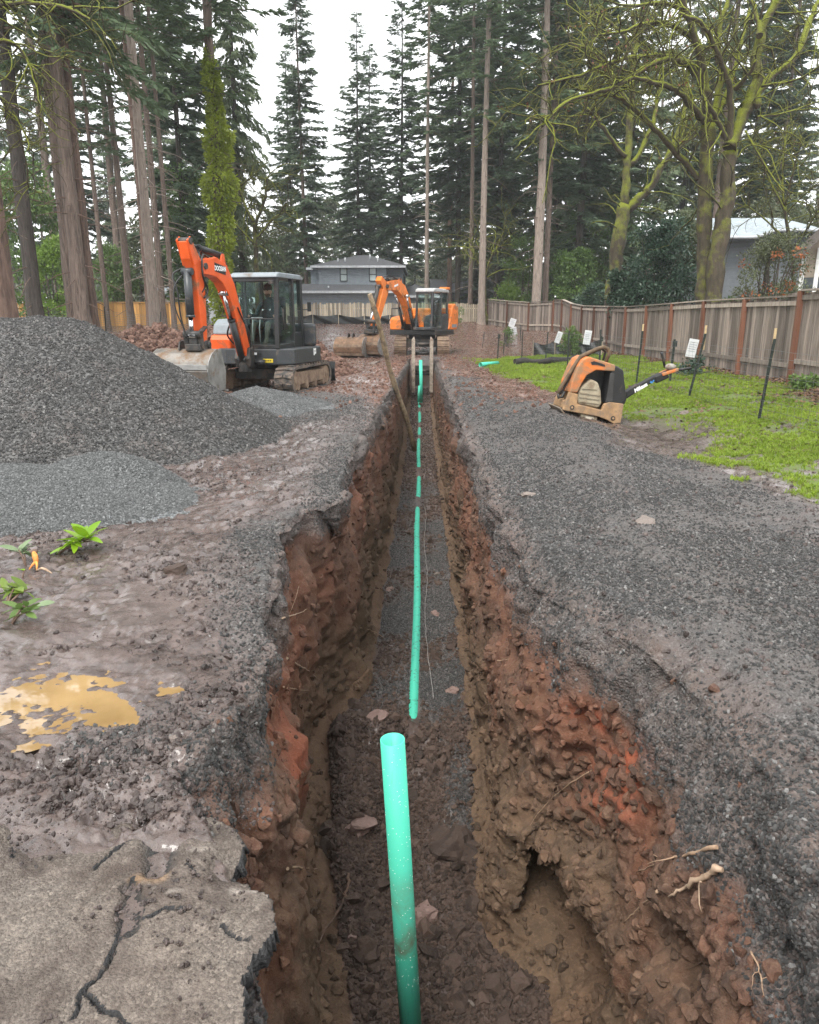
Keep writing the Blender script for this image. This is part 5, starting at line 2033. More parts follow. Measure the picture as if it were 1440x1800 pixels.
    mb.tube([((1202 - 970) / K, yh - .06, (748 - 643) / K), ((1228 - 970) / K, yh - .07, (748 - 639) / K)], .022, 8)
    mb.build('grip', blk, hd)
    mb = MB()
    mb.ball(((1190 - 970) / K, yh, (748 - 638) / K), .075, 12, 8, (1.25, .9, .72))
    mb.build('handle_cover', simple('dusty grey cover', (.24, .23, .20), .7, 0, .3, 12, .3), hd)
    mb = MB()
    mb.tube([((1182 - 970) / K, yh + .06, (748 - 640) / K), ((1174 - 970) / K, yh + .07, (748 - 616) / K), ((1172 - 970) / K, yh + .07, (748 - 611) / K)], [.020, .020, .028], 8)
    mb.build('lever', blk, hd)
    ang = math.atan2((703 - 654), (1171 - 1092))
    text('Mikasa', .085, M['white_print'], hd, ((1131 - 970) / K, yh - .062, (748 - 679.5) / K), (R_(90), -ang, 0), shear=.25)
    mb = MB()
    for k in range(3):
        mb.box(((1151 + k * 2.5 - 970) / K, yh - .052, (748 - 668 + k * 1.2 - (k % 2) * 2) / K), (.020, .008, .028), Euler((0, .5, 0)))
    mb.build('blue_mark', simple('blue print', (.04, .20, .48), .5), hd)
    # lifting bar with a dirty sling tied over it
    mb = MB()

    def rope(pts, r):
        hose_pts = [((x - 970) / K, y, (748 - z) / K) for x, y, z in pts]
        mb.tube(hose_pts, r, 7)
    rope([(964, -.16, 694), (968, -.16, 684), (980, -.16, 662), (992, -.16, 640), (1003, -.15, 623), (1020, -.12, 615), (1036, -.10, 608), (1050, -.06, 604), (1060, -.04, 608), (1063, -.04, 616), (1058, -.04, 632)], .030)
    mb.build('sling', simple('dirty sling', (.11, .075, .045), .9, 0, .4, 14), t)
    mb = MB()
    rope([(966, -.13, 698), (974, -.13, 690), (982, -.14, 670), (995, -.14, 648), (1006, -.10, 628), (1030, -.04, 615), (1049, 0, 608), (1057, 0, 614), (1054, 0, 630)], .020)
    mb.build('sling', simple('black sling', (.03, .025, .022), .9), t)
    mb = MB()
    rope([(964, -.17, 694), (966, -.17, 702), (973, -.16, 700), (977, -.16, 690)], .024)
    mb.build('hook', M['steel_dark'], t)
    return t


build_compactor()
# ------------------------------------------------------------------ fences
def board_mat(name, dark, light, scale=1.0, streak=.6):
    t = NT(name)
    co = t.co()
    off = t.n.new('ShaderNodeVectorMath')
    off.operation = 'ADD'
    t.l.new(co, off.inputs[0])
    r = t.n.new('ShaderNodeCombineXYZ')
    rr = t.math('MULTIPLY', t.rnd(), 37.0)
    t.l.new(rr, r.inputs[0])
    t.l.new(rr, r.inputs[2])
    t.l.new(r.outputs[0], off.inputs[1])
    v = t.mapping(off.outputs[0], (22 * scale, 22 * scale, 1.1 * scale))
    n = t.noise(1.0, 5, .65, v, .6)
    c = t.ramp(n, [(.30, dark), (.62, light)])
    k = t.math('ADD', .45, t.math('MULTIPLY', t.rnd(), .95))
    c = t.mix(1.0, c, k, 'MULTIPLY')
    s = t.noise(1.6, 4, .6, t.mapping(off.outputs[0], (9, 9, .8)))
    c = t.mix(t.ramp(s, [(.55, 0), (.72, streak)]), c, tuple(x * .45 for x in dark))
    return t.fin(c, .85, normal=t.bump(n, .35, .01))


M['old_board'] = board_mat('weathered fence board', (.105, .078, .062), (.27, .225, .19))
M['old_rail'] = board_mat('weathered fence rail', (.16, .125, .10), (.36, .31, .26))
M['red_post'] = board_mat('red brown fence post', (.095, .040, .024), (.18, .078, .046))
M['picket'] = board_mat('pale picket', (.30, .24, .17), (.50, .43, .33))
M['cedar'] = board_mat('new cedar board', (.42, .20, .055), (.62, .34, .11), 1, .25)
M['cedar_rail'] = board_mat('cedar rail', (.36, .17, .05), (.55, .29, .10), 1, .25)


def box_mesh(name, d, mat, bev=0, base=True):
    mb = MB()
    z = d[2] / 2 if base else 0
    mb.box((0, 0, z), d)
    return mb.mesh(name, mat)


def fence(name, label, pts, ground, height, bw, gap, mats, post_every, post_over, rails, cap=True, group=None, step=None, jag=0.0, thick=.02, seed=1, post_front=True, pale=None, post_w=.09):
    """board fence along a polyline: every board, post and rail is a part of its own"""
    rng = random.Random(seed)
    bm, pm, rm = mats
    f = thing(name, label, 'fence', (pts[0][0], pts[0][1], float(ground(*pts[0]))), 0, group)
    O = f.location.copy()
    vari = []
    for k in range(4):
        mb = MB()
        h = height * (1 + jag * (k - 1.5) / 3)
        if jag:
            mb.prism([(-bw / 2, 0), (bw / 2, 0), (bw / 2, h - bw * .35), (bw * .25, h), (-bw * .25, h), (-bw / 2, h - bw * .35)], 'y', -thick / 2, thick / 2)
        else:
            mb.box((0, 0, h / 2), (bw, thick, h))
        vari.append(mb.mesh('board', bm))
    for (ax, ay), (bx, by) in zip(pts[:-1], pts[1:]):
        L = math.hypot(bx - ax, by - ay)
        rz = math.atan2(by - ay, bx - ax)
        ux, uy = (bx - ax) / L, (by - ay) / L
        nb = int(L / (bw + gap))
        for i in range(nb):
            s = (i + .5) * L / nb
            x, y = ax + ux * s, ay + uy * s
            z = float(ground(x, y)) + (step(s) if step else 0)
            o = part('board', vari[rng.randrange(4)], f, (x - O.x, y - O.y, z - O.z + rng.uniform(-.012, .012) + .03), (rng.uniform(-.008, .008), rng.uniform(-.006, .006), rz))
        npst = max(1, round(L / post_every))
        seg = L / npst
        pmesh = box_mesh('post', (post_w, post_w, height + post_over + .2), pm)
        for i in range(npst + 1):
            s = i * seg
            x, y = ax + ux * s, ay + uy * s
            sd = (thick / 2 + post_w / 2 + .003) * (-1 if post_front else 1)
            x, y = x - uy * sd * -1 * -1, y + ux * sd * -1 * -1
            z = float(ground(x, y)) + (max(step(s - .1), step(s + .1)) if step else 0)
            part('post', pmesh, f, (x - O.x, y - O.y, z - O.z - .2), (0, 0, rz))
        for i in range(npst):
            s0, s1 = i * seg, (i + 1) * seg
            for zr, hh, ww in rails:
                za = float(ground(ax + ux * s0, ay + uy * s0)) + (step((s0 + s1) / 2) if step else 0)
                zb = float(ground(ax + ux * s1, ay + uy * s1)) + (step((s0 + s1) / 2) if step else 0)
                off = (thick / 2 + ww / 2 + .002) * (-1 if post_front else 1)
                m0 = post_w / 2 + .004
                p = Vector((ax + ux * (s0 + m0) - uy * off, ay + uy * (s0 + m0) + ux * off, za + zr)) - O
                q = Vector((ax + ux * (s1 - m0) - uy * off, ay + uy * (s1 - m0) + ux * off, zb + zr)) - O
                mb = MB()
                mb.bar(p, q, ww, hh)
                mb.build('rail', rm, f)
            if cap:
                za = float(ground(ax + ux * s0, ay + uy * s0)) + (step((s0 + s1) / 2) if step else 0)
                zb = float(ground(ax + ux * s1, ay + uy * s1)) + (step((s0 + s1) / 2) if step else 0)
                p = Vector((ax + ux * (s0 + .004), ay + uy * (s0 + .004), za + height + .075)) - O
                q = Vector((ax + ux * (s1 - .004), ay + uy * (s1 - .004), zb + height + .075)) - O
                mb = MB()
                mb.bar(p, q, .15, .035)
                mb.build('cap_board', rm, f)
    return f


# the long weathered fence down the right side, stepping up near the front
fence('board_fence', 'long weathered grey brown board fence with red brown posts along the lawn', [(7.35, 42.5), (7.35, 2.4)], lambda x, y: gz(x, y) - .02, 1.62, .135, .006,
      (M['old_board'], M['red_post'], M['old_rail']), 2.44, .06, ((1.56, .09, .035), (.36, .09, .035)), True, None, lambda s: .10 if s > 27.0 else 0.0, 0, .02, 3, True)
fence('board_fence', 'short weathered board fence closing the far end of the lawn, turning toward the house', [(4.35, 50.0), (7.33, 42.6)], lambda x, y: gz(x, y), 1.55, .16, .008,
      (M['old_board'], M['red_post'], M['old_rail']), 2.4, .05, ((1.48, .09, .035), (.34, .09, .035)), True, None, None, 0, .02, 4, True)
fence('picket_fence', 'pale unpainted picket fence across the back of the site below the grey house', [(-9.5, 53.5), (4.3, 53.5)], lambda x, y: 1.02 + 0 * x, 1.25, .12, .028,
      (M['picket'], M['picket'], M['picket']), 2.4, -.1, ((.95, .07, .03), (.3, .07, .03)), False, None, None, .10, .018, 5, False)
fence('cedar_fence', 'bright new orange cedar board fence behind the trees at the left', [(-24.5, 43.0), (-13.6, 46.5)], lambda x, y: .62 + 0 * x, 1.55, .15, .004,
      (M['cedar'], M['cedar_rail'], M['cedar_rail']), 2.2, .04, ((1.50, .09, .035), (.12, .14, .03)), True, None, None, 0, .02, 6, False)

# black silt fence at the back of the dirt, sagging between its stakes
def silt_fence(name, label, p, q, h, n, zf, seed):
    mat = simple('black silt fabric', (.020, .022, .023), .55, 0, .4, 6, .2, (.07, .055, .045))
    rng = np.random.default_rng(seed)
    f = thing(name, label, 'silt fence', (p[0], p[1], float(zf(*p))))
    O = f.location
    vs, fs = [], []
    N = n * 10
    rows = 7
    for i in range(N + 1):
        s = i / N
        x, y = p[0] + (q[0] - p[0]) * s, p[1] + (q[1] - p[1]) * s
        sag = .10 * math.sin(PI * ((s * n) % 1)) + .10 * float(perlin(np.array([[s * n * .9, 3.3, seed]]), 1)[0])
        for r in range(rows):
            v = r / (rows - 1)
            vs.append((x - O.x + .03 * math.sin(s * 40 + v * 5), y - O.y + .10 * math.sin(v * 5 + s * 31) * (1 - .3 * v) + .06 * math.sin(s * 77 + v * 9), float(zf(x, y)) - O.z + v * (h - sag)))
    for i in range(N):
        for r in range(rows - 1):
            a = i * rows + r
            fs.append((a, a + rows, a + rows + 1, a + 1))
    mb = MB()
    mb.add(vs, fs, True)
    mb.build('fabric', mat, f)
    for i in range(n + 1):
        s = i / n
        x, y = p[0] + (q[0] - p[0]) * s, p[1] + (q[1] - p[1]) * s
        mb = MB()
        mb.bar((x - O.x, y - O.y - .07, float(zf(x, y)) - O.z - .2), (x - O.x, y - O.y - .07, float(zf(x, y)) - O.z + h + .05), .035, .035, (0, 1, 0))
        mb.build('stake', M['picket'], f)
    return f


silt_fence('silt_fence', 'black plastic silt fence sagging across the back of the dug dirt', (-8.2, 46.6), (1.2, 46.9), .58, 6, lambda x, y: gz(x, y) - .03, 2)
silt_fence('silt_fence', 'low black silt fence panel near the far end of the lawn', (4.3, 29.2), (6.4, 27.0), .55, 3, lambda x, y: gz(x, y), 5)

# steel posts of the wire fence on the lawn, one thing with its posts and wires
M['tpost'] = simple('green black steel post', (.020, .026, .022), .55, .2, .3, 20)
M['stake_wood'] = simple('stake wood', (.42, .31, .17), .8, 0, .2, 20)
M['wire'] = simple('galvanised wire', (.16, .17, .17), .5, .5)


def wire_fence(label, posts, h, zf, dx, rows, wr, wood=()):
    f = thing('wire_fence', label, 'wire fence', (posts[0][0], posts[0][1], float(zf(posts[0][0], posts[0][1]))))
    O = f.location.copy()
    top = []
    for i, (x, y, hh, lean) in enumerate(posts):
        z = float(zf(x, y))
        a = Vector((x, y, z - .2)) - O
        b = Vector((x + lean, y, z + hh)) - O
        mb = MB()
        mb.bar(a, b, .040, .008, (0, 1, 0))
        mb.bar(a + Vector((0, .016, 0)), b + Vector((0, .016, 0)), .008, .034, (0, 1, 0))
        for k in range(10):
            c = a.lerp(b, .25 + .07 * k)
            mb.box(c + Vector((0, -.008, 0)), (.018, .012, .014))
        mb.build('post', M['tpost'], f)
        if i in wood:
            mb = MB()
            mb.bar(b - Vector((.0, -.03, .28)), b + Vector((.01, .03, .14)), .032, .022, (0, 1, 0))
            mb.build('stake', M['stake_wood'], f, .003)
        top.append((x, y, z))
    mb = MB()
    for (ax, ay, az), (bx, by, bz) in zip(top[:-1], top[1:]):
        L = math.hypot(bx - ax, by - ay)
        for r in range(rows):
            v = .06 + (h - .06) * r / (rows - 1)
            mb.tube([Vector((ax + (bx - ax) * k / 4, ay + (by - ay) * k / 4, az + (bz - az) * k / 4 + v - .03 * math.sin(PI * k / 4) * (r == rows - 1))) - O for k in range(5)], wr, 3, False)
        n = int(L / dx)
        for i in range(n):
            s = (i + .5) / n
            p = Vector((ax + (bx - ax) * s, ay + (by - ay) * s, az + (bz - az) * s)) - O
            mb.tube([p + Vector((0, 0, .06)), p + Vector((0, 0, h))], wr * .8, 3, False)
    o = mb.build('wire_mesh', M['wire'], f)
    tag(o, kind='stuff')
    return f


zl = lambda x, y: float(gz(x, y))
wire_fence('fine wire mesh fence on dark steel posts across the lawn', [(4.85, 7.6, 1.0, 0), (4.73, 10.45, 1.12, .10), (4.72, 13.3, 1.12, .22), (4.60, 16.1, 1.12, .06), (4.5, 19.0, 1.1, -.04), (4.3, 22.2, 1.05, 0), (4.1, 25.0, 1.0, .05), (3.75, 28.2, 1.0, 0), (3.4, 31.5, .9, .05)], .98, zl, .16, 9, .0022, (1, 2, 3))
wire_fence('silvery wire mesh fence among the trunks behind the gravel pile', [(-13.5, 27.5, .95, 0), (-11.6, 27.8, .95, .03), (-9.8, 28.3, .95, .12), (-8.6, 29.5, .9, 0)], .8, zl, .09, 10, .004)
wire_fence('bundle of silvery wire mesh at the far corner of the lawn', [(3.0, 37.5, .7, .1), (4.1, 37.0, .75, 0), (5.0, 38.0, .75, -.1)], .7, zl, .10, 9, .005)
for (x, y, h, lab) in ((5.25, 15.9, .9, 'lone steel post nearest the fence, left of the leaning white sign'), (5.05, 21.5, .85, 'thin dark post standing alone behind the compactor'), (2.75, 27.3, .95, 'dark stake at the far left corner of the lawn')):
    mb = MB()
    z = float(gz(x, y))
    mb.bar((x, y, z - .2), (x + .03, y, z + h), .045, .03, (0, 1, 0))
    mb.box((x + .03, y - .03, z + h * .9), (.10, .02, .12))
    tag(mb.build('marker_post', M['tpost'], None, .004), lab, 'post')

# small white notices on the wire fence
def notice(x, y, z, w, h, rot, label, lines=5):
    s = thing('notice', label, 'sign', (x, y, z), 0, None, rot)
    mb = MB()
    mb.box((0, 0, h / 2), (w, .006, h))
    mb.build('sheet', simple('white sheet', (.60, .61, .62), .5, 0, .06), s, .002)
    mb = MB()
    rr = random.Random(int(x * 100))
    for i in range(lines):
        ww = w * rr.uniform(.35, .8)
        mb.box((-(w * .4 - ww / 2) * .5, -.0045, h * (.82 - .62 * i / lines)), (ww, .003, h * .028))
    mb.build('print', simple('faint print', (.30, .32, .36), .6), s)


notice(5.45, 15.4, .68, .21, .36, (.05, .16, .15), 'white notice sheet tied to the wire fence right of the compactor handle')
notice(4.55, 21.0, .72, .20, .38, (.05, .12, .1), 'white notice sheet behind the compactor, leaning left')
notice(4.25, 23.9, .66, .16, .36, (.1, .32, -.2), 'narrow tilted white notice in front of the small green bush by the lawn')
notice(4.75, 40.5, .9, .32, .45, (.1, .3, 0), 'small white notice at the far end of the lawn, upper of two')
notice(4.9, 40.2, .45, .36, .45, (.1, -.2, 0), 'small white notice at the far end of the lawn, lower of two')
mb = MB()
rr = random.Random(2)
pts = [(3.0 + i * .3, 24.2 + .10 * math.sin(i) + .05 * i, float(gz(3.0 + i * .3, 24.2)) + .10 + .03 * math.sin(i * 2)) for i in range(8)]
mb.tube(pts, [.10 + .015 * math.sin(i * 1.7) for i in range(8)], 10)
tag(mb.build('log', simple('dark bark log', (.03, .027, .024), .9, 0, .4, 8, 0, bump=.5)), 'dark log lying on the far lawn by the steel posts', 'log')

# ------------------------------------------------------------------ houses
def siding(name, c, period, axis=2):
    t = NT(name)
    x = t.n.new('ShaderNodeSeparateXYZ')
    t.l.new(t.co(), x.inputs[0])
    f = t.math('FRACT', t.math('DIVIDE', x.outputs[axis], period))
    n = t.noise(4, 5, .6)
    col = t.ramp(n, [(.3, tuple(v * .88 for v in c)), (.7, tuple(v * 1.1 for v in c))])
    return t.fin(col, .65, normal=t.bump(f, .9, .03))


def shingle_mat(name, c):
    t = NT(name)
    br = t.n.new('ShaderNodeTexBrick')
    t.l.new(t.co(), br.inputs['Vector'])
    br.inputs['Scale'].default_value = 4.0
    br.inputs['Color1'].default_value = (*[v * .85 for v in c], 1)
    br.inputs['Color2'].default_value = (*[v * 1.2 for v in c], 1)
    br.inputs['Mortar'].default_value = (*[v * .5 for v in c], 1)
    br.inputs['Mortar Size'].default_value = .015
    n = t.noise(1.5, 5, .6)
    col = t.mix(t.ramp(n, [(.4, 0), (.7, .5)]), br.outputs['Color'], tuple(v * .7 for v in c))
    return t.fin(col, .8, normal=t.bump(t.noise(30, 3), .3, .02))


M['shingle'] = shingle_mat('grey shingle', (.085, .088, .095))
M['sid'] = siding('blue grey siding', (.24, .275, .305), .16)
M['trim'] = simple('dark trim', (.045, .050, .056), .6)
M['white_trim'] = simple('pale trim', (.42, .44, .46), .6)


def hip_roof(parent, x0, x1, y0, y1, z0, zr, over, rid, th=.16, name='roof'):
    """hipped roof over the rectangle; rid = ridge end points inset"""
    X0, X1, Y0, Y1 = x0 - over, x1 + over, y0 - over, y1 + over
    ym = (Y0 + Y1) / 2
    mb = MB()
    A = [(X0, Y0, z0), (X1, Y0, z0), (X1, Y1, z0), (X0, Y1, z0), (X0 + rid, ym, zr), (X1 - rid, ym, zr)]
    mb.add(A, [(0, 1, 5, 4), (1, 2, 5), (2, 3, 4, 5), (3, 0, 4)])
    mb.add([(X0, Y0, z0 - th), (X1, Y0, z0 - th), (X1, Y1, z0 - th), (X0, Y1, z0 - th)], [(3, 2, 1, 0)])
    r = mb.build(name, M['shingle'], parent)
    mb = MB()
    for a, b in (((X0, Y0), (X1, Y0)), ((X1, Y0), (X1, Y1)), ((X1, Y1), (X0, Y1)), ((X0, Y1), (X0, Y0))):
        mb.bar((*a, z0 - th / 2 - .003), (*b, z0 - th / 2 - .003), .06, th)
    mb.build('gutter', M['white_trim'], r)
    return r


def window(parent, c, w, h, axis='y', bars=True, glass=None, depth=.05):
    """axis: outward direction is -y or +x"""
    mb = MB()
    def bx(u0, u1, z0, z1, d0, d1):
        if axis == 'y':
            mb.span((c[0] + u0, c[1] - d1, c[2] + z0), (c[0] + u1, c[1] - d0, c[2] + z1))
        else:
            mb.span((c[0] + d0, c[1] + u0, c[2] + z0), (c[0] + d1, c[1] + u1, c[2] + z1))
    f = .07
    bx(-w / 2, -w / 2 + f, -h / 2, h / 2, -.02, depth)
    bx(w / 2 - f, w / 2, -h / 2, h / 2, -.02, depth)
    bx(-w / 2 + f, w / 2 - f, h / 2 - f, h / 2, -.02, depth)
    bx(-w / 2 + f, w / 2 - f, -h / 2, -h / 2 + f, -.02, depth + .02)
    if bars:
        bx(-w / 2 + f, w / 2 - f, -.03, .03, -.02, depth - .01)
    fr = mb.build('window', M['trim'], parent)
    for (z0, z1) in ((-h / 2 + f, -.03), (.03, h / 2 - f)):
        mb = MB()
        bx(-w / 2 + f, w / 2 - f, z0, z1, -.015, .012)
        mb.build('pane', glass or M['pane'], fr)
    return fr


M['pane'] = simple('curtained window', (.36, .42, .42), .12, 0, .2, 2)
M['pane_dark'] = simple('dark window', (.06, .07, .075), .08)


def build_house():
    # measured off the photo at 60 m
    Y = 60.0
    z = lambda py: EYE + (554 - py) / 1346 * Y
    x = lambda px: XP(px, Y)
    h = thing('house', 'two storey blue grey house with dark hipped roofs behind the picket fence', 'house', (x(640), Y, 1.0))
    ox, oz = x(640), 1.0
    X = lambda px: x(px) - ox
    Z = lambda py: z(py) - oz
    mb = MB()
    mb.span((X(515), .0, 0), (X(700), 8, Z(514)))
    mb.build('lower_wall', M['sid'], h)
    mb = MB()
    mb.span((X(559), .9, Z(505)), (X(679), 8.8, Z(471)))
    up = mb.build('upper_wall', M['sid'], h)
    mb = MB()
    mb.span((X(541), 2.2, Z(499)), (X(559), 7, Z(471)))
    mb.build('upper_wall', M['sid'], h)
    # right wing runs away from us
    mb = MB()
    mb.span((X(679) + .002, 2.4, Z(505)), (X(707), 13.5, Z(473)))
    mb.build('upper_wall', M['sid'], h)
    mb = MB()
    mb.span((X(700) + .002, 2.2, 0), (X(758), 12, Z(521)))
    mb.build('lower_wall', M['sid'], h)
    hip_roof(h, X(559), X(700), 1.0, 12, Z(470), Z(443), .55, 3.2)
    hip_roof(h, X(541), X(562), 2.2, 7.5, Z(471.5), Z(463), .3, .5)
    # lower skirt roof in front and at the right
    mb = MB()
    mb.add([(X(512), -.6, Z(513)), (X(706), -.6, Z(513)), (X(706), 1.0, Z(501)), (X(512), 1.0, Z(500))], [(0, 1, 2, 3)])
    mb.add([(X(512), -.6, Z(513) - .17), (X(706), -.6, Z(513) - .17), (X(706), 1.0, Z(513) - .17), (X(512), 1.0, Z(513) - .17)], [(3, 2, 1, 0)])
    lo = mb.build('skirt_roof', M['shingle'], h)
    mb = MB()
    mb.box(((X(512) + X(706)) / 2, -.62, Z(513) - .09), (X(706) - X(512), .07, .18))
    mb.build('gutter', M['white_trim'], lo)
    hip_roof(h, X(690), X(765), 1.4, 13, Z(520), Z(495), .4, 2.2, name='porch_roof')
    for px in (603.5, 655):
        window(h, (X(px), .9, Z(484.5)), .60, 1.06)
    window(h, (X(707), 5.2, Z(491)), .9, 1.0, 'x', True, M['pane_dark'])
    window(h, (X(707), 8.8, Z(491)), .9, 1.0, 'x', True, M['pane_dark'])
    mb = MB()
    mb.box((X(680), .86, Z(488)), (.10, .08, 1.5))
    mb.build('downpipe', M['trim'], h)
    for px, py in ((590, 457), (603, 456), (648, 451), (662, 456), (530, 492), (578, 507)):
        mb = MB()
        yy = 2.6 if py < 480 else .2
        mb.cyl((X(px), yy, Z(py) - .30), (X(px), yy, Z(py) + .12), .06, 8)
        mb.build('roof_vent', M['white_trim'], h)
    return h


build_house()


def simple_house(label, x, y, w, d, zb, ze, zr, wall, roofm, rz=0.0, over=.5, name='house', gable=False):
    h = thing(name, label, 'house', (x, y, zb), rz)
    mb = MB()
    mb.span((-w / 2, 0, 0), (w / 2, d, ze - zb))
    mb.build('wall', wall, h)
    if gable:
        mb = MB()
        a = [(-w / 2 - over, -over, ze - zb), (w / 2 + over, -over, ze - zb), (w / 2 + over, d + over, ze - zb), (-w / 2 - over, d + over, ze - zb), (-w / 2 - over, d / 2, zr - zb), (w / 2 + over, d / 2, zr - zb)]
        mb.add(a, [(0, 1, 5, 4), (2, 3, 4, 5)])
        b = [(p[0], p[1], p[2] - .14) for p in a]
        mb.add(b, [(4, 5, 1, 0), (5, 4, 3, 2)])
        mb.add([a[0], a[1], b[1], b[0]], [(0, 3, 2, 1)])
        mb.build('roof', roofm, h)
    else:
        hip_roof(h, -w / 2, w / 2, 0, d, ze - zb, zr - zb, over, min(w, d) * .48)
    return h


M['sid2'] = siding('dark blue house siding', (.09, .11, .13), .18)
M['sid3'] = siding('pale blue siding', (.24, .265, .285), .15)
M['sid4'] = siding('tan siding', (.40, .34, .27), .15)
M['roof_pale'] = shingle_mat('pale wet shingle', (.30, .345, .37))
simple_house('dark slate house roof far behind the larger digger and the thin pale trunk', XP(815, 78), 78, 6.2, 7, 1.2, z_ := 1.5 + (554 - 516) / 1346 * 78, 1.5 + (554 - 491) / 1346 * 78, M['sid2'], M['shingle'], 0, .3, gable=True)
simple_house('white garage far behind the small digger, half hidden by branches', XP(405, 62), 62, 3.6, 4, .8, 1.5 + (554 - 531) / 1346 * 62, 1.5 + (554 - 522) / 1346 * 62, simple('garage white', (.6, .62, .62), .7), simple('garage roof', (.5, .53, .55), .7), 0, .3, gable=True)
simple_house('pale house roof far left beyond the cedar fence', XP(28, 55), 55, 4.5, 5, .6, 1.5 + (554 - 556) / 1346 * 55, 1.5 + (554 - 528) / 1346 * 55, M['sid3'], M['roof_pale'], .2, .4, gable=True)
simple_house('low house with a pale roof between the left trunks', XP(300, 66), 66, 4.2, 5, .8, 1.5 + (554 - 520) / 1346 * 66, 1.5 + (554 - 505) / 1346 * 66, M['sid4'], M['roof_pale'], -.2, .4, gable=True)


def eyebrow_house():
    """the pale house right of the mossy trunks: its eaves sweep up in the middle"""
    Y = 30.0
    x = lambda px: XP(px, Y)
    z = lambda py: EYE + (554 - py) / 1346 * Y
    h = thing('house', 'pale blue house with a sweeping curved eave behind the mossy maple trunks', 'house', (x(1320), Y, .3))
    ox = x(1320)
    mb = MB()
    mb.span((x(1262) - ox, .7, 0), (x(1420) - ox, 7, z(422) - .3))
    w = mb.build('wall', M['sid3'], h)
    n = 24
    top, eav = [], []
    vs = []
    for i in range(n + 1):
        s = i / n
        px = 1255 + (1425 - 1255) * s
        k = float(ss(.28, .55, s))
        ze = z(424) + (z(413) - z(424)) * k - .3
        vs.append((x(px) - ox, 0, ze))
    V = [(*p,) for p in vs] + [(p[0], 3.8, z(386) - .3 + .25) for p in vs] + [(p[0], 0, p[2] - .15) for p in vs] + [(p[0], .72, p[2] - .15) for p in vs]
    m = n + 1
    fs = []
    for i in range(n):
        fs += [(i, i + 1, m + i + 1, m + i), (2 * m + i, 2 * m + i + 1, i + 1, i), (3 * m + i, 3 * m + i + 1, 2 * m + i + 1, 2 * m + i)]
    mb = MB()
    mb.add(V, fs, False)
    r = mb.build('roof', M['roof_pale'], h)
    mb = MB()
    mb.tube([(p[0], -.06, p[2] - .05) for p in vs], .07, 6)
    mb.build('gutter', M['white_trim'], r)


eyebrow_house()


def gable_house():
    """corner of the house at the right edge: dark barge board, tan siding, white window posts"""
    Y = 24.0
    x = lambda px: XP(px, Y)
    z = lambda py: EYE + (554 - py) / 1346 * Y
    h = thing('house', 'tan sided house at the right edge with a dark sloping barge board', 'house', (x(1428), Y, .3), R_(-31))
    ox = x(1440)
    a = Vector((x(1395) - ox, 0, z(455) - .3))
    b = Vector((x(1560) - ox, 0, z(285) - .3))
    mb = MB()
    mb.prism([(x(1404) - ox, 0), (x(1600) - ox, 0), (x(1600) - ox, b.z), (b.x, b.z - .1), (x(1404) - ox, a.z + .25)], 'y', .5, 6)
    mb.build('wall', M['sid4'], h)
    d = (b - a).normalized()
    n = Vector((-d.z, 0, d.x))
    mb = MB()
    mb.add([a + n * .10, b + n * .10, b + n * .10 + Vector((0, 7, 0)), a + n * .10 + Vector((0, 7, 0)), a, b, b + Vector((0, 7, 0)), a + Vector((0, 7, 0))],
           [(0, 1, 2, 3), (7, 6, 5, 4), (0, 4, 5, 1), (0, 3, 7, 4)])
    r = mb.build('roof', M['shingle'], h)
    mb = MB()
    mb.bar(a + Vector((0, -.03, -.04)), b + Vector((0, -.03, -.04)), .05, .26)
    mb.build('barge_board', simple('barge board', (.10, .085, .075), .7), r)
    wm = simple('window white', (.66, .67, .65), .6)
    for px in (1409, 1432, 1446):
        mb = MB()
        mb.box((x(px) - ox, .44, (z(466) - .3) / 2 + .9), (.12, .12, z(466) - .3 - 1.8 + .9))
        mb.build('window_post', wm, h)
    mb = MB()
    mb.box((x(1440) - ox, .47, 1.7), (x(1470) - x(1409), .04, 1.3))
    mb.build('window', M['pane_dark'], h)


gable_house()
# ------------------------------------------------------------------ trees and shrubs
def bark_mat(name, lo, hi, scale=1.0, moss=None, mossamt=0.0):
    t = NT(name)
    co = t.co()
    v = t.mapping(co, (9 * scale, 9 * scale, 1.3 * scale))
    n = t.noise(1.0, 6, .7, v, .8)
    w = t.voro(1.0, t.mapping(co, (13 * scale, 13 * scale, 2.2 * scale)))
    c = t.ramp(n, [(.30, lo), (.66, hi)])
    c = t.mix(t.ramp(w, [(.10, .55), (.35, 0)]), c, tuple(x * .5 for x in lo))
    if moss:
        f = t.ramp(t.noise(1.1, 4, .6, co), [(.55 - mossamt * .3, 0), (.70 - mossamt * .2, .75)])
        c = t.mix(f, c, moss)
    h = t.math('ADD', n, t.math('MULTIPLY', w, .8))
    return t.fin(c, .9, normal=t.bump(h, .9, .05))


def leaf_mat(name, lo, hi, rough=.55, transl=.32, big=.35):
    t = NT(name)
    g = t.pos()
    n = t.noise(big, 3, .6, g)
    m = t.noise(2.6, 4, .7, g)
    f = t.math('ADD', t.math('MULTIPLY', n, .5), t.math('MULTIPLY', m, .5))
    c = t.ramp(f, [(.36, lo), (.64, hi)])
    c = t.mix(.35, c, t.mix(t.rnd(), lo, hi))
    t.fin(c, rough, spec=.35)
    if transl:
        tr = t.n.new('ShaderNodeBsdfTranslucent')
        t.l.new(c, tr.inputs[0])
        mx = t.n.new('ShaderNodeMixShader')
        mx.inputs[0].default_value = transl
        t.l.new(t.b.outputs[0], mx.inputs[1])
        t.l.new(tr.outputs[0], mx.inputs[2])
        t.l.new(mx.outputs[0], t.out.inputs['Surface'])
    return t.m


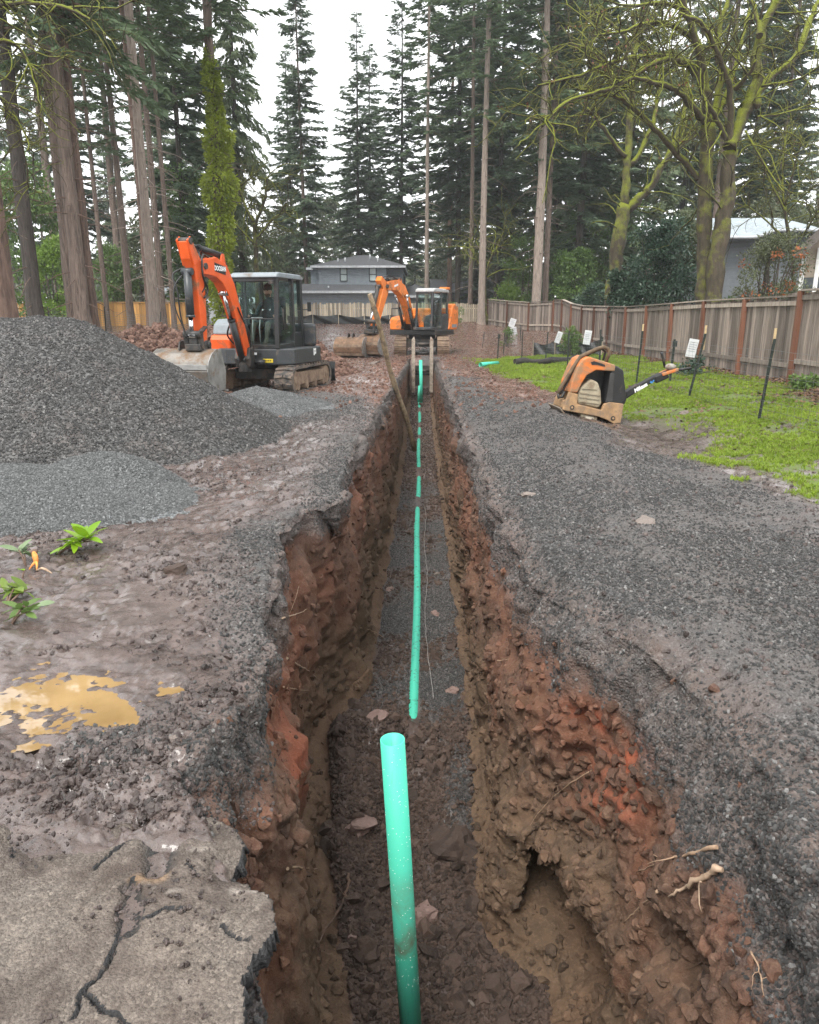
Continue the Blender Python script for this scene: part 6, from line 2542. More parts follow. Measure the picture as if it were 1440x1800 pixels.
M['bark_fir'] = bark_mat('fir bark', (.060, .043, .034), (.20, .150, .122))
M['bark_red'] = bark_mat('red furrowed bark', (.055, .036, .028), (.19, .125, .095), .8)
M['bark_pale'] = bark_mat('pale bark', (.16, .125, .10), (.34, .28, .235), 1.3)
M['bark_dark'] = bark_mat('dark bark', (.022, .019, .016), (.075, .060, .050))
M['needle'] = leaf_mat('fir needles', (.062, .100, .050), (.150, .205, .105))
M['needle_dark'] = leaf_mat('dark fir needles', (.050, .082, .050), (.125, .170, .098))
M['needle_soft'] = leaf_mat('soft green needles', (.072, .108, .052), (.165, .205, .105))


def rhombs(base, dirv, side, ln, wd):
    """flat four sided sprays: base point, unit direction, unit side"""
    a = base
    b = base + dirv * (ln * .45)[:, None] + side * (wd * .5)[:, None]
    c = base + dirv * ln[:, None]
    d = base + dirv * (ln * .45)[:, None] - side * (wd * .5)[:, None]
    n = len(base)
    V = np.stack([a, b, c, d], 1).reshape(-1, 3)
    F = np.arange(n * 4).reshape(n, 4)
    return V, F


def unit(v):
    return v / np.maximum(np.linalg.norm(v, axis=1, keepdims=True), 1e-9)


def trunk_mesh(name, H, r0, rng, mat, n=12, flare=.5, lean=0.02, knots=0, top=.03, step=.8, rough=.06):
    zs = np.concatenate([[-.5, 0, .15, .4, .8], np.arange(1.4, H, step), [H]])
    cx = lean * np.sin(zs * .13 + rng.uniform(0, 6)) * zs * .3
    cy = lean * np.cos(zs * .11 + rng.uniform(0, 6)) * zs * .3
    r = top + (r0 - top) * (1 - np.clip(zs, 0, H) / H) ** .85
    r = r * (1 + flare * np.exp(-np.clip(zs, 0, 9) / .45))
    th = np.linspace(0, 2 * PI, n, endpoint=False)
    V = []
    ph = rng.uniform(0, 6)
    for z, x, y, q in zip(zs, cx, cy, r):
        k = 1 + rough * np.sin(3 * th + ph + z * .2) + rough * rng.normal(size=n)
        V.append(np.stack([x + q * k * np.cos(th), y + q * k * np.sin(th), np.full(n, z)], 1))
    V = np.concatenate(V)
    F = []
    for i in range(len(zs) - 1):
        for k in range(n):
            k2 = (k + 1) % n
            F.append((i * n + k, i * n + k2, (i + 1) * n + k2, (i + 1) * n + k))
    fx = lambda z: np.stack([np.interp(z, zs, cx), np.interp(z, zs, cy)], -1)
    fr = lambda z: np.interp(z, zs, r)
    mb = MB()
    mb.add(V, F, True)
    for _ in range(knots):
        z = rng.uniform(.06, .9) * H * .7
        a = rng.uniform(0, 2 * PI)
        c = fx(np.array([z]))[0]
        q = float(fr(z))
        d = np.array([math.cos(a), math.sin(a), rng.uniform(-.3, .2)])
        p0 = np.array([c[0], c[1], z]) + d * q * .85
        mb.tube([p0, p0 + d * rng.uniform(.05, .14)], [q * .22, q * .13], 6)
    return mb.mesh(name, mat), fx, fr


def conifer(seed, H, r0, cb, R, needle, bark, step=.55, per=4.2, droop=.20, density=9.0, size=1.0, shape=.75, low=.5, knots=0, dead=0, upturn=.1):
    rng = np.random.default_rng(seed)
    tm, fx, fr = trunk_mesh('conifer_trunk', H, r0, rng, bark, knots=knots)
    bw = MB()
    VV, FF, nb = [], [], 0
    z = cb
    while z < H - .3:
        t = (z - cb) / (H - cb)
        prof = (1 - t) ** shape * (low + (1 - low) * min(1, t * 4.5)) + .05
        for k in range(rng.poisson(per)):
            L = R * prof * rng.uniform(.45, 1.15)
            az = rng.uniform(0, 2 * PI)
            zz = z + rng.uniform(-.3, .3)
            c = fx(np.array([zz]))[0]
            d = np.array([math.cos(az), math.sin(az), 0])
            up = .35 * t - .10 + rng.normal() * .10
            s = np.linspace(0, 1, 7)
            pts = np.array([c[0], c[1], zz]) + d * (L * s)[:, None]
            pts[:, 2] += L * (up * s - droop * (1.2 - t) * s * s + upturn * s ** 4)
            if rng.random() < .75:
                bw.tube([tuple(p) for p in pts[:6:2]], [.012 + .008 * L, .010 + .005 * L, .006], 4, False)
            n = max(5, int(L * density * (1.15 - .3 * t)))
            si = rng.beta(1.6, 1.1, n)
            base = np.stack([np.interp(si, s, pts[:, i]) for i in range(3)], 1)
            lat = np.array([-d[1], d[0], 0])
            sg = rng.choice([-1, 1], n)
            ang = rng.uniform(.15, 1.15, n)
            dv = d[None, :] * np.cos(ang)[:, None] + lat[None, :] * (sg * np.sin(ang))[:, None]
            dv[:, 2] += -droop * 2.2 * rng.uniform(.2, 1.3, n) + .12
            dv = unit(dv)
            sv = unit(np.cross(dv, np.array([0, 0, 1.0])[None, :] + .55 * rng.normal(size=(n, 3))))
            ln = size * rng.uniform(.32, .85, n) * (.55 + .45 * prof)
            wd = ln * rng.uniform(.17, .33, n)
            base = base + rng.normal(size=(n, 3)) * .05 * size
            V, F = rhombs(base, dv, sv, ln, wd)
            VV.append(V)
            FF.append(F + nb)
            nb += len(V)
        z += step * rng.uniform(.6, 1.3) * (.75 + .5 * (1 - t))
    for k in range(dead):
        zz = rng.uniform(.12, 1.0) * cb
        az = rng.uniform(0, 2 * PI)
        c = fx(np.array([zz]))[0]
        L = rng.uniform(.4, 1.8)
        d = np.array([math.cos(az), math.sin(az), rng.uniform(-.45, .05)])
        p = np.array([c[0], c[1], zz])
        bw.tube([p, p + d * L * .5, p + d * L + np.array([0, 0, -.12 * L])], [.024, .015, .006], 4, False)
    V = np.concatenate(VV)
    F = np.concatenate(FF)
    bv = np.array(bw.v) if bw.v else np.zeros((0, 3))
    bf = np.array([f for f in bw.f], dtype=np.int32) if bw.f else np.zeros((0, 4), np.int32)
    cm = np_mesh('conifer_crown', np.concatenate([V, bv]), np.concatenate([F, bf + len(V)]), False, [needle, bark], np.concatenate([np.zeros(len(F)), np.ones(len(bf))]))
    return tm, cm


KIND = {
    'full': conifer(101, 27, .27, 2.6, 4.0, M['needle_dark'], M['bark_dark'], density=42, droop=.26, per=5.6, step=.5, size=.98),
    'high': conifer(102, 32, .36, 11, 4.0, M['needle'], M['bark_fir'], density=30, dead=26, knots=6, low=.6, per=4.0, size=.72),
    'spire': conifer(103, 30, .27, 5.0, 3.0, M['needle_dark'], M['bark_fir'], density=42, droop=.26, step=.40, shape=.62, dead=16, per=4.8, size=.92),
    'thin': conifer(104, 32, .26, 13, 2.9, M['needle'], M['bark_pale'], density=28, dead=34, knots=40, low=.8, per=4.6, size=.72),
    'weeping': conifer(105, 26, .30, 1.4, 4.6, M['needle_soft'], M['bark_dark'], density=36, droop=.42, step=.46, upturn=.0, per=5.4, size=1.0),
    'ragged': conifer(106, 30, .28, 5.0, 4.4, M['needle_dark'], M['bark_dark'], per=4.6, density=42, droop=.22, step=.56, shape=.85, dead=20, size=1.0),
    'bough': conifer(107, 30, .34, 9.0, 4.2, M['needle'], M['bark_red'], per=3.8, density=30, droop=.38, low=.9, dead=24, size=.72),
}


def tree(kind, px, Y, s, label, group=None, rz=0, zb=None, cat='conifer tree', name='conifer_tree', thickk=1.0, bark=None, cw=1.0):
    x = XP(px, Y)
    z = float(gz(x, Y)) - .1 if zb is None else zb
    t = thing(name, label, cat, (x, Y, z), rz, group)
    tm, cm = KIND[kind]
    tk = part('trunk', tm, t, None, None, (s * thickk * .80, s * thickk * .80, s))
    if bark:
        tk.data = tm.copy()
        tk.data.materials[0] = bark
    part('crown', cm, t, None, None, (s * cw, s * cw, s))
    return t


# ---- trees one can tell apart
tree('high', 1, 17.5, .95, 'leaning rough trunk at the very left edge beside the gravel pile', None, 1.0, None, 'conifer tree', 'conifer_tree', 1.15, M['bark_red'])
tree('bough', 58, 26, .95, 'large dark rough trunk with hanging mossy boughs, second from the left edge', None, 2.2, None, 'conifer tree', 'conifer_tree', 1.0, M['bark_dark'])
tree('high', 128, 27, 1.0, 'left stem of the massive three stemmed fir behind the gravel pile', None, .4, None, 'conifer tree', 'conifer_tree', .95, M['bark_fir'])
tree('bough', 141, 26.6, .98, 'thick middle stem of the three stemmed fir behind the gravel pile', None, 3.9, None, 'conifer tree', 'conifer_tree', 1.0, M['bark_fir'])
tree('high', 157, 27.2, .92, 'red brown right stem of the three stemmed fir behind the gravel pile', None, 5.1, None, 'conifer tree', 'conifer_tree', .9, M['bark_red'])
tree('thin', 269, 31, 1.0, 'tall pale knotty trunk standing clear between the firs and the small digger', None, .8, None, 'conifer tree', 'conifer_tree', 1.0)
tree('thin', 261, 35, .95, 'slim trunk close behind the tall pale knotty trunk', None, 2.9, None, 'conifer tree', 'conifer_tree', .85, M['bark_red'])
tree('thin', 284, 37, 1.0, 'straight slender trunk right of the tall pale knotty trunk', None, 4.3, None, 'conifer tree', 'conifer_tree', .75, M['bark_fir'])
tree('thin', 303, 39, .9, 'thinnest straight trunk, just left of the small digger stick', None, 1.9, None, 'conifer tree', 'conifer_tree', .7, M['bark_fir'])
tree('high', 185, 38, .8, 'thin leaning trunk right of the three stemmed fir', None, 3.3, None, 'conifer tree', 'conifer_tree', .55, M['bark_fir'])
tree('high', 226, 40, .85, 'brown trunk in front of the cedar fence, left of the pale knotty trunk', None, 1.4, None, 'conifer tree', 'conifer_tree', .8, M['bark_fir'])
tree('full', 332, 48, 1.0, 'dark ivy clad fir with short drooping boughs left of the bright ivy column', None, .6)
tree('weeping', 432, 52, 1.05, 'broad weeping dark fir rising above the small digger cab', None, 1.2, cw=.58)
tree('spire', 540, 64, .88, 'narrow open crowned fir left of the sky gap, its trunk bare near the house', None, .3)
tree('full', 519, 78, .92, 'smaller dark fir half behind the narrow fir at the sky gap', None, 2.7)
tree('ragged', 633, 72, .86, 'ragged topped fir rising behind the house ridge, left of the centre pair', None, 2.0)
tree('full', 655, 78, .93, 'dense dark fir behind the house ridge', None, 4.0)
tree('ragged', 706, 70, .92, 'tallest dark fir right of the house ridge', None, 1.1)
tree('thin', 750, 56, .98, 'very thin pale trunk standing right of the grey house', None, .2, None, 'conifer tree', 'conifer_tree', .8)
tree('ragged', 804, 62, 1.08, 'dark shaggy fir with a straight trunk beside the slate roof', None, 3.1)
tree('thin', 826, 57, 1.0, 'slim mossy brown trunk between two stouter trunks, right of the far digger', None, 2.2, None, 'conifer tree', 'conifer_tree', .9, M['bark_fir'])
tree('high', 846, 47, 1.05, 'tall pale brown bare trunk left of the lawn end', None, 4.9, None, 'conifer tree', 'conifer_tree', .72, M['bark_pale'])
tree('ragged', 872, 60, 1.06, 'dark trunked fir behind the pale brown bare trunk', None, 5.4)
tree('high', 941, 46, 1.0, 'stout pale trunk behind the far end of the lawn fence', None, .9, None, 'conifer tree', 'conifer_tree', 1.02, M['bark_pale'])
tree('high', 957, 47, .9, 'brown trunk leaning against the stout pale trunk behind the fence', None, 2.6, None, 'conifer tree', 'conifer_tree', .75, M['bark_fir'])
tree('weeping', 968, 60, 1.0, 'soft green weeping conifer behind the stout pale trunk', None, 3.6)

# ---- the wood behind, told apart by nothing but place
rng = np.random.default_rng(31)
kinds = ['full', 'ragged', 'spire', 'full', 'weeping', 'bough', 'high']
spots = []
for px in (-60, 25, 85, 150, 205, 300, 355, 405):
    spots.append((px, rng.uniform(58, 100), rng.uniform(.80, 1.1)))
for px in (505, 560, 590, 615, 668, 690, 730, 770):
    spots.append((px, rng.uniform(98, 125), rng.uniform(.62, .80)))
for px in (790, 835, 895, 935, 985, 1030, 1075, 1135, 1180, 1230, 1290, 1345, 1410, 1480):
    spots.append((px, rng.uniform(56, 100), rng.uniform(.95, 1.25)))
for px in (105, 215, 1010, 1090, 1240, 1340):
    spots.append((px, rng.uniform(44, 56), rng.uniform(.9, 1.1)))
for i, (px, Y, s) in enumerate(spots):
    left = px < 500
    mid = 500 <= px < 785
    tree(kinds[int(rng.integers(len(kinds)))], px, Y, s,
         'tall dark conifer in the crowded wood behind the left trunks' if left else ('hazy distant conifer low behind the grey house' if mid else 'tall conifer in the hazy wood behind the right fence'),
         'conifers of the left wood' if left else ('conifers far behind the house' if mid else 'conifers of the right wood'), rng.uniform(0, 6.28))

# ---- leafy shrubs
M['leaf_dark'] = leaf_mat('dark evergreen leaf', (.022, .048, .032), (.070, .115, .070), .35, .15, .8)
M['leaf_mid'] = leaf_mat('mid green leaf', (.060, .115, .028), (.155, .235, .065), .45, .3, .8)
M['leaf_bright'] = leaf_mat('bright green leaf', (.095, .165, .025), (.22, .33, .065), .45, .35, .8)
M['leaf_ivy'] = leaf_mat('ivy leaf', (.16, .215, .020), (.42, .49, .06), .4, .35, .9)
M['leaf_dull'] = leaf_mat('dull olive leaf', (.048, .062, .030), (.135, .155, .080), .5, .25, .8)
M['leaf_rust'] = leaf_mat('dead orange leaf', (.20, .06, .025), (.42, .15, .06), .6, .3, 2)
M['leaf_keys'] = leaf_mat('dead keys', (.12, .05, .035), (.26, .11, .07), .7, .2, 2)
M['twig'] = bark_mat('grey twig', (.05, .04, .033), (.14, .115, .095), 3)


def leaf_cloud(rng, n, fn, size, droop=.3):
    """n leaves; fn(rng, n) gives their points and outward directions"""
    P, O = fn(rng, n)
    d = unit(O + rng.normal(size=(n, 3)) * .75 + np.array([0, 0, -droop]))
    s = unit(np.cross(d, rng.normal(size=(n, 3)) * .6 + np.array([0, 0, 1.0])))
    ln = size * rng.uniform(.6, 1.3, n)
    return rhombs(P, d, s, ln, ln * rng.uniform(.42, .62, n))


def clump_fn(rx, ry, h, clumps, cr, base=.05, seed=0):
    r = np.random.default_rng(seed)
    a = r.uniform(0, 2 * PI, clumps)
    q = np.sqrt(r.random(clumps))
    zz = base * h + (1 - base) * h * r.random(clumps) ** .8
    wz = np.sqrt(np.clip(1.04 - ((zz / h - .38) / .66) ** 2, .05, 1))
    C = np.stack([rx * q * np.cos(a) * wz, ry * q * np.sin(a) * wz, zz], 1)
    CR = cr * r.uniform(.6, 1.25, clumps)

    def f(rng, n):
        k = rng.integers(0, clumps, n)
        v = unit(rng.normal(size=(n, 3)))
        rad = CR[k] * rng.random(n) ** .4
        return C[k] + v * rad[:, None] * [1, 1, .75], v + .3 * unit(C[k] * [1, 1, .3])
    return f, C


def shrub(name, label, cat, x, y, rx, ry, h, n, size, mat, seed, clumps=26, cr=.4, stems=7, z=None, base=.05, twig='twig', extra=None):
    rng = np.random.default_rng(seed)
    t = thing(name, label, cat, (x, y, float(gz(x, y)) if z is None else z))
    f, C = clump_fn(rx, ry, h, clumps, cr, base, seed)
    V, F = leaf_cloud(rng, n, f, size)
    part('foliage', np_mesh('foliage', V, F, False, [mat]), t)
    mb = MB()
    for k in range(stems):
        c = C[rng.integers(len(C))]
        b = np.array([rng.uniform(-.2, .2) * rx, rng.uniform(-.2, .2) * ry, -.1])
        m = b * .5 + c * .5 + np.array([0, 0, .15 * h])
        mb.tube([b, m, c], [.035, .024, .010], 5, False)
    mb.build('stem', M[twig], t)
    if extra:
        V, F = leaf_cloud(rng, extra[0], clump_fn(rx * 1.05, ry * 1.05, h, 12, cr * .55, .3, seed + 5)[0], extra[1])
        part('dead_leaves', np_mesh('dead_leaves', V, F, False, [M['leaf_rust']]), t)
    return t


def sh(name, label, cat, px, Y, wpx, hpx, n, size, mat, seed, **k):
    w = wpx / 1346 * Y / 2
    h = hpx / 1346 * Y
    return shrub(name, label, cat, XP(px, Y), Y, w * .85, w * .85, h, n, size, mat, seed, cr=max(.2, w * .33), **k)


sh('evergreen_shrub', 'big dark evergreen bush behind the fence, left of the mossy maple trunks', 'bush', 1150, 29.5, 150, 200, 15000, .12, M['leaf_dark'], 1, clumps=60, z=.3)
sh('evergreen_shrub', 'dark blue green bush low behind the fence under the forked mossy maple', 'bush', 1082, 32.6, 60, 120, 8000, .12, M['leaf_dark'], 2, clumps=36, z=.3)
sh('evergreen_shrub', 'tall loose green bush above the big dark evergreen bush', 'bush', 1190, 31, 90, 225, 7500, .12, M['leaf_dull'], 3, clumps=46, z=.3)
sh('green_shrub', 'glossy green bush against the right mossy trunk, above the fence', 'bush', 1280, 24.5, 50, 90, 2600, .10, M['leaf_mid'], 4, clumps=20, z=.3)
sh('green_shrub', 'mid green laurel bush behind the far fence, right of the stout pale trunk', 'bush', 1000, 47.5, 100, 135, 9000, .17, M['leaf_mid'], 5, clumps=36, z=.4)
sh('green_shrub', 'dark rounded bush between the laurel and the forked maple', 'bush', 1040, 40.5, 80, 85, 5500, .14, M['leaf_dark'], 16, clumps=30, z=.4)
sh('green_shrub', 'bright yellow green bush at the far end of the lawn fence', 'bush', 888, 51, 64, 70, 4200, .16, M['leaf_bright'], 6, clumps=26, z=.6)
sh('green_shrub', 'tall mid green bush behind the bright yellow green one', 'bush', 918, 56, 80, 150, 5200, .19, M['leaf_mid'], 7, clumps=36, z=.6)
sh('green_shrub', 'small green bush on the lawn behind the white notices', 'bush', 1010, 27.5, 52, 46, 2200, .08, M['leaf_mid'], 8, clumps=20)
sh('green_shrub', 'little green bush beyond the lawn by the far steel posts', 'bush', 893, 36, 26, 28, 700, .08, M['leaf_mid'], 9, clumps=10)
sh('green_shrub', 'tiny green bush in front of the picket fence right of the far digger', 'bush', 800, 47, 32, 34, 800, .10, M['leaf_mid'], 19, clumps=10)
sh('twiggy_shrub', 'twiggy olive bush with dead orange leaves before the pale blue house', 'bush', 1345, 23, 165, 195, 13000, .075, M['leaf_dull'], 10, clumps=54, z=.3, stems=60, extra=(420, .10))
sh('understory_shrub', 'light green leafy thicket behind the second trunk from the left', 'bush', 52, 41, 190, 280, 9500, .24, M['leaf_mid'], 11, clumps=60, z=.6)
sh('understory_shrub', 'bright green leafy thicket between the second trunk and the three stemmed fir', 'bush', 92, 36, 85, 150, 4500, .18, M['leaf_bright'], 12, clumps=36, z=.8)
sh('understory_shrub', 'dark leafy bush above the cedar fence, left of the brown trunk', 'bush', 200, 49, 90, 130, 5500, .20, M['leaf_mid'], 13, clumps=40, z=.8)
sh('understory_shrub', 'dull green bushes above the cedar fence behind the pale knotty trunk', 'bush', 255, 52, 110, 170, 5500, .22, M['leaf_dull'], 14, clumps=40, z=.8)
sh('understory_shrub', 'low green bush beyond the cedar fence, right of the slender trunks', 'bush', 318, 50, 60, 90, 3000, .17, M['leaf_mid'], 15, clumps=24, z=.8)
sh('understory_shrub', 'soft olive thicket left of the grey house', 'bush', 490, 66, 120, 160, 6500, .26, M['leaf_dull'], 17, clumps=44, z=.8)
sh('understory_shrub', 'pale hazy green tree crown behind the left end of the house roof', 'tree', 590, 92, 95, 190, 6000, .36, M['leaf_dull'], 18, clumps=46, z=1.0)
sh('understory_shrub', 'pale olive thicket behind the slate roof and thin trunks', 'bush', 800, 84, 150, 210, 6500, .34, M['leaf_dull'], 20, clumps=50, z=1.0)
sh('understory_shrub', 'grey green thicket behind the lawn fence and dark trunked fir', 'bush', 885, 66, 110, 260, 6000, .28, M['leaf_dull'], 21, clumps=46, z=.8)
sh('understory_shrub', 'hazy green thicket far behind the forked maple', 'bush', 1060, 52, 170, 230, 7500, .22, M['leaf_mid'], 22, clumps=56, z=.6)
sh('understory_shrub', 'hazy green thicket above the pale blue house roof', 'bush', 1350, 46, 220, 210, 8500, .2, M['leaf_dull'], 23, clumps=60, z=.6)

# the wood goes on as one mass beyond the trees one can tell apart
def far_wood():
    rng = np.random.default_rng(91)
    n = 26000
    x = rng.uniform(-130, 130, n)
    top = 10 + 5 * fbm(np.stack([x, 0 * x, 0 * x], 1), .06, 4, 92)
    top = top * (1 - .35 * np.exp(-((x + 16) / 12) ** 2))
    z = 1 + top * rng.random(n) ** .75
    y = 142 + rng.normal(size=n) * 5 + (15 - z) * .3
    d = unit(rng.normal(size=(n, 3)) + [0, -.3, -.3])
    s = unit(np.cross(d, rng.normal(size=(n, 3))))
    ln = rng.uniform(1.0, 2.3, n)
    V, F = rhombs(np.stack([x, y, z], 1), d, s, ln, ln * .5)
    o = part('distant_wood', np_mesh('distant_wood', V, F, False, [M['leaf_dull']]), None)
    tag(o, kind='stuff')


far_wood()

# the bright ivy column
def ivy_tree():
    Y = 34.0
    x = XP(397, Y)
    t = tree('high', 397, Y, .95, 'tall trunk wrapped in bright yellow green ivy behind the small digger', None, 3.0, None, 'ivy clad tree', 'ivy_tree')
    rng = np.random.default_rng(55)
    Hi = 11.9

    def f(rng, n):
        z = .8 + (Hi - .8) * rng.random(n) ** .9
        prof = np.interp(z, [.8, 3, 6, 9, 11, Hi], [.42, .50, .52, .42, .30, .12]) * (1 + .22 * np.sin(z * 3.1) + .15 * np.sin(z * 7.3 + 1))
        a = rng.uniform(0, 2 * PI, n)
        r = prof * (.45 + .62 * rng.random(n) ** .6) * (1 + .25 * np.sin(2 * a + z))
        d = np.stack([np.cos(a), np.sin(a), np.zeros(n)], 1)
        return d * r[:, None] + np.stack([0 * z, 0 * z, z], 1) + np.stack([.1 * np.sin(z * .6), 0 * z, 0 * z], 1), d
    V, F = leaf_cloud(rng, 15000, f, .17, .55)
    part('ivy', np_mesh('ivy', V, F, False, [M['leaf_ivy']]), t)
    # darker ivy on the fir to the left


ivy_tree()


def ivy_sleeve(px, Y, H, r, n, size, mat, label, seed):
    rng = np.random.default_rng(seed)
    t = thing('ivy', label, 'ivy', (XP(px, Y), Y, float(gz(XP(px, Y), Y))))

    def f(rng, n):
        z = H * rng.random(n)
        a = rng.uniform(0, 2 * PI, n)
        q = r * (.7 + .6 * rng.random(n)) * (1 + .3 * np.sin(z * 1.7))
        d = np.stack([np.cos(a), np.sin(a), np.zeros(n)], 1)
        return d * q[:, None] + np.stack([0 * z, 0 * z, z], 1), d
    V, F = leaf_cloud(rng, n, f, size, .5)
    part('foliage', np_mesh('ivy_foliage', V, F, False, [mat]), t)


ivy_sleeve(330, 47.5, 9.0, .75, 5000, .22, M['leaf_mid'], 'dark green ivy on the fir trunk left of the bright ivy column', 5)
ivy_sleeve(1006, 52, 8.0, .5, 2200, .2, M['leaf_mid'], 'thin sleeve of ivy on a trunk behind the laurel bush', 6)

# ------------------------------------------------------------------ mossy maples
def moss_bark(name, amt):
    t = NT(name)
    co = t.co()
    nz = t.normal_z()
    n = t.noise(3.2, 5, .65, co)
    m = t.noise(26, 4, .7, co)
    c = t.ramp(t.noise(1.0, 5, .7, t.mapping(co, (10, 10, 3))), [(.3, (.026, .021, .013)), (.7, (.080, .062, .040))])
    mo = t.mix(m, (.070, .085, .007), (.30, .335, .028))
    f = t.math('ADD', t.math('MULTIPLY', nz, .62), t.math('ADD', t.math('MULTIPLY', n, .9), amt - .62), True)
    f = t.ramp(f, [(.22, 0), (.58, 1)])
    c = t.mix(f, c, mo)
    h = t.math('ADD', t.math('MULTIPLY', m, t.math('ADD', f, .3)), t.math('MULTIPLY', n, .5))
    return t.fin(c, .92, normal=t.bump(h, 1.0, .05))


M['moss_bark'] = moss_bark('mossy bark', .44)
M['moss_bark2'] = moss_bark('less mossy bark', .38)
M['moss_limb'] = moss_bark('mossy limb', .50)
M['moss_twig'] = moss_bark('mossy twig', .30)


def maple(label, Y0, trunks, limbs, seed, zb, bscale=1.0, ntw=9, fine=1.0, twl=1.0, keys=0, kmat='leaf_keys'):
    """trunks, limbs: lists of (photo points, widths in photo px at both ends, depth offset along the limb)"""
    rng = np.random.default_rng(seed)
    base = atY(*trunks[0][0][0], Y0)
    t = thing('mossy_maple', label, 'tree', (base.x, Y0, zb))
    O = Vector((base.x, Y0, zb))
    px2m = Y0 / 1346

    def curve(pts, dy):
        P = []
        n = len(pts)
        for i, (a, b) in enumerate(pts):
            P.append(atY(a, b, Y0 + dy * (i / max(1, n - 1)) ** 1.1) - O)
        out = []
        for i in range(n - 1):
            p0, p1, p2, p3 = P[max(i - 1, 0)], P[i], P[i + 1], P[min(i + 2, n - 1)]
            for k in range(5):
                u = k / 5
                out.append(.5 * ((2 * p1) + (-p0 + p2) * u + (2 * p0 - 5 * p1 + 4 * p2 - p3) * u * u + (-p0 + 3 * p1 - 3 * p2 + p3) * u ** 3))
        out.append(P[-1])
        return out
    grown = []
    for kind, lst in (('trunk', trunks), ('limb', limbs)):
        for pts, (w0, w1), dy in lst:
            c = curve(pts, dy)
            if kind == 'trunk':
                c = [Vector((c[0].x, c[0].y, -.4))] + c
            n = len(c)
            r = [(w0 + (w1 - w0) * i / (n - 1)) / 2 * px2m * (1 + .09 * rng.normal() + (.10 if rng.random() < .12 else 0)) for i in range(n)]
            c = [p + Vector(rng.normal(size=3) * min(.03, r[i] * .25)) for i, p in enumerate(c)]
            mb = MB()
            mb.tube(c, r, 12 if kind == 'trunk' else 8)
            mb.build(kind, M['moss_bark2'] if (kind == 'trunk' and w0 > 24 and dy > 0) else (M['moss_bark'] if kind == 'trunk' else M['moss_limb']), t)
            grown.append((c, r, kind))
    br, tw, kp = MB(), MB(), []
    for c, r, kind in grown:
        n = len(c)
        ln = sum((c[i + 1] - c[i]).length for i in range(n - 1))
        cnt = int(ntw * ln * (.14 if kind == 'trunk' else .62)) + (0 if kind == 'trunk' else 2)
        for _ in range(cnt):
            f = rng.uniform(.55, 1.0) if kind == 'trunk' else rng.beta(1.6, .9)
            i = min(int(f * (n - 1)), n - 2)
            p = c[i].lerp(c[i + 1], rng.random())
            d = (c[i + 1] - c[i]).normalized()
            q = Vector(rng.normal(size=3))
            q = (q - d * q.dot(d)).normalized()
            d = (d * rng.uniform(.2, .9) + q * .9 + Vector((0, 0, rng.uniform(-.1, .5)))).normalized()
            L = rng.uniform(.7, 2.3) * bscale
            pts = [p]
            g = rng.uniform(-.25, .10)
            ns = 6
            for k in range(ns):
                d = (d + Vector(rng.normal(size=3)) * .26 + Vector((0, 0, g))).normalized()
                pts.append(pts[-1] + d * (L / ns))
            r0 = min(r[i] * .6, rng.uniform(.016, .034) * bscale)
            br.tube(pts, [r0 * (1 - .62 * k / ns) for k in range(ns + 1)], 5, False)
            for _k in range(int(rng.integers(5, 10) * fine)):
                j = int(rng.integers(1, ns + 1))
                pp = pts[j]
                dd = (pts[j] - pts[j - 1]).normalized()
                dd = (dd * .5 + Vector(rng.normal(size=3)) * .8).normalized()
                l2 = rng.uniform(.25, .8) * bscale * twl
                tp = [pp]
                gg = rng.uniform(-.22, .06)
                for m in range(4):
                    dd = (dd + Vector(rng.normal(size=3)) * .30 + Vector((0, 0, gg))).normalized()
                    tp.append(tp[-1] + dd * (l2 / 4))
                q0 = rng.uniform(.0065, .0125)
                tw.tube(tp, [q0, q0 * .9, q0 * .75, q0 * .6, q0 * .45], 3, False)
                if keys and rng.random() < keys:
                    kp.append(tp[-1])
    br.build('branches', M['moss_limb'], t)
    tag(tw.build('twigs', M['moss_twig'], t), kind='stuff')
    if kp:
        P = np.array([tuple(p) for p in kp])
        P = np.repeat(P, 4, 0) + rng.normal(size=(len(P) * 4, 3)) * .05
        V, F = leaf_cloud(rng, len(P), lambda r_, n: (P, rng.normal(size=(n, 3))), .075, .8)
        tag(part('dead_leaves', np_mesh('dead_leaves', V, F, False, [M[kmat]]), t), kind='stuff')
    return t


maple('left stem of the big mossy maple pair behind the fence, with long arching limbs', 23.0,
      [([(1238, 545), (1237, 443), (1240, 322), (1246, 215)], (27, 22), -.1)],
      [([(1246, 218), (1231, 205), (1194, 161), (1166, 149), (1114, 137), (1075, 150)], (12, 5), -2.2),
       ([(1246, 215), (1241, 170), (1231, 101), (1214, 40), (1190, -15)], (18, 8), -.8),
       ([(1247, 215), (1257, 190), (1267, 133), (1263, 60), (1284, -15)], (15, 7), .9),
       ([(1250, 215), (1267, 190), (1287, 137), (1302, 80), (1318, 15)], (11, 5), 1.6),
       ([(1230, 314), (1182, 262), (1142, 218), (1102, 181), (1061, 161), (1021, 158)], (11, 4), -1.5),
       ([(1240, 165), (1214, 117), (1182, 103), (1138, 117), (1102, 141), (1053, 161), (993, 181), (953, 222)], (11, 4), -3.4),
       ([(1228, 130), (1190, 102), (1142, 97), (1086, 105), (1021, 132), (945, 150)], (9, 3), -2.8),
       ([(1222, 70), (1180, 45), (1140, 40), (1095, 55), (1045, 62)], (9, 3), -2.4),
       ([(1208, 20), (1160, 5), (1110, 10), (1060, 0)], (8, 3), -1.6),
       ([(1262, 100), (1235, 50), (1200, 15), (1170, -20)], (8, 4), 1.2)],
      77, .25, 1.0, 6, 1.0, 1.0, .05)
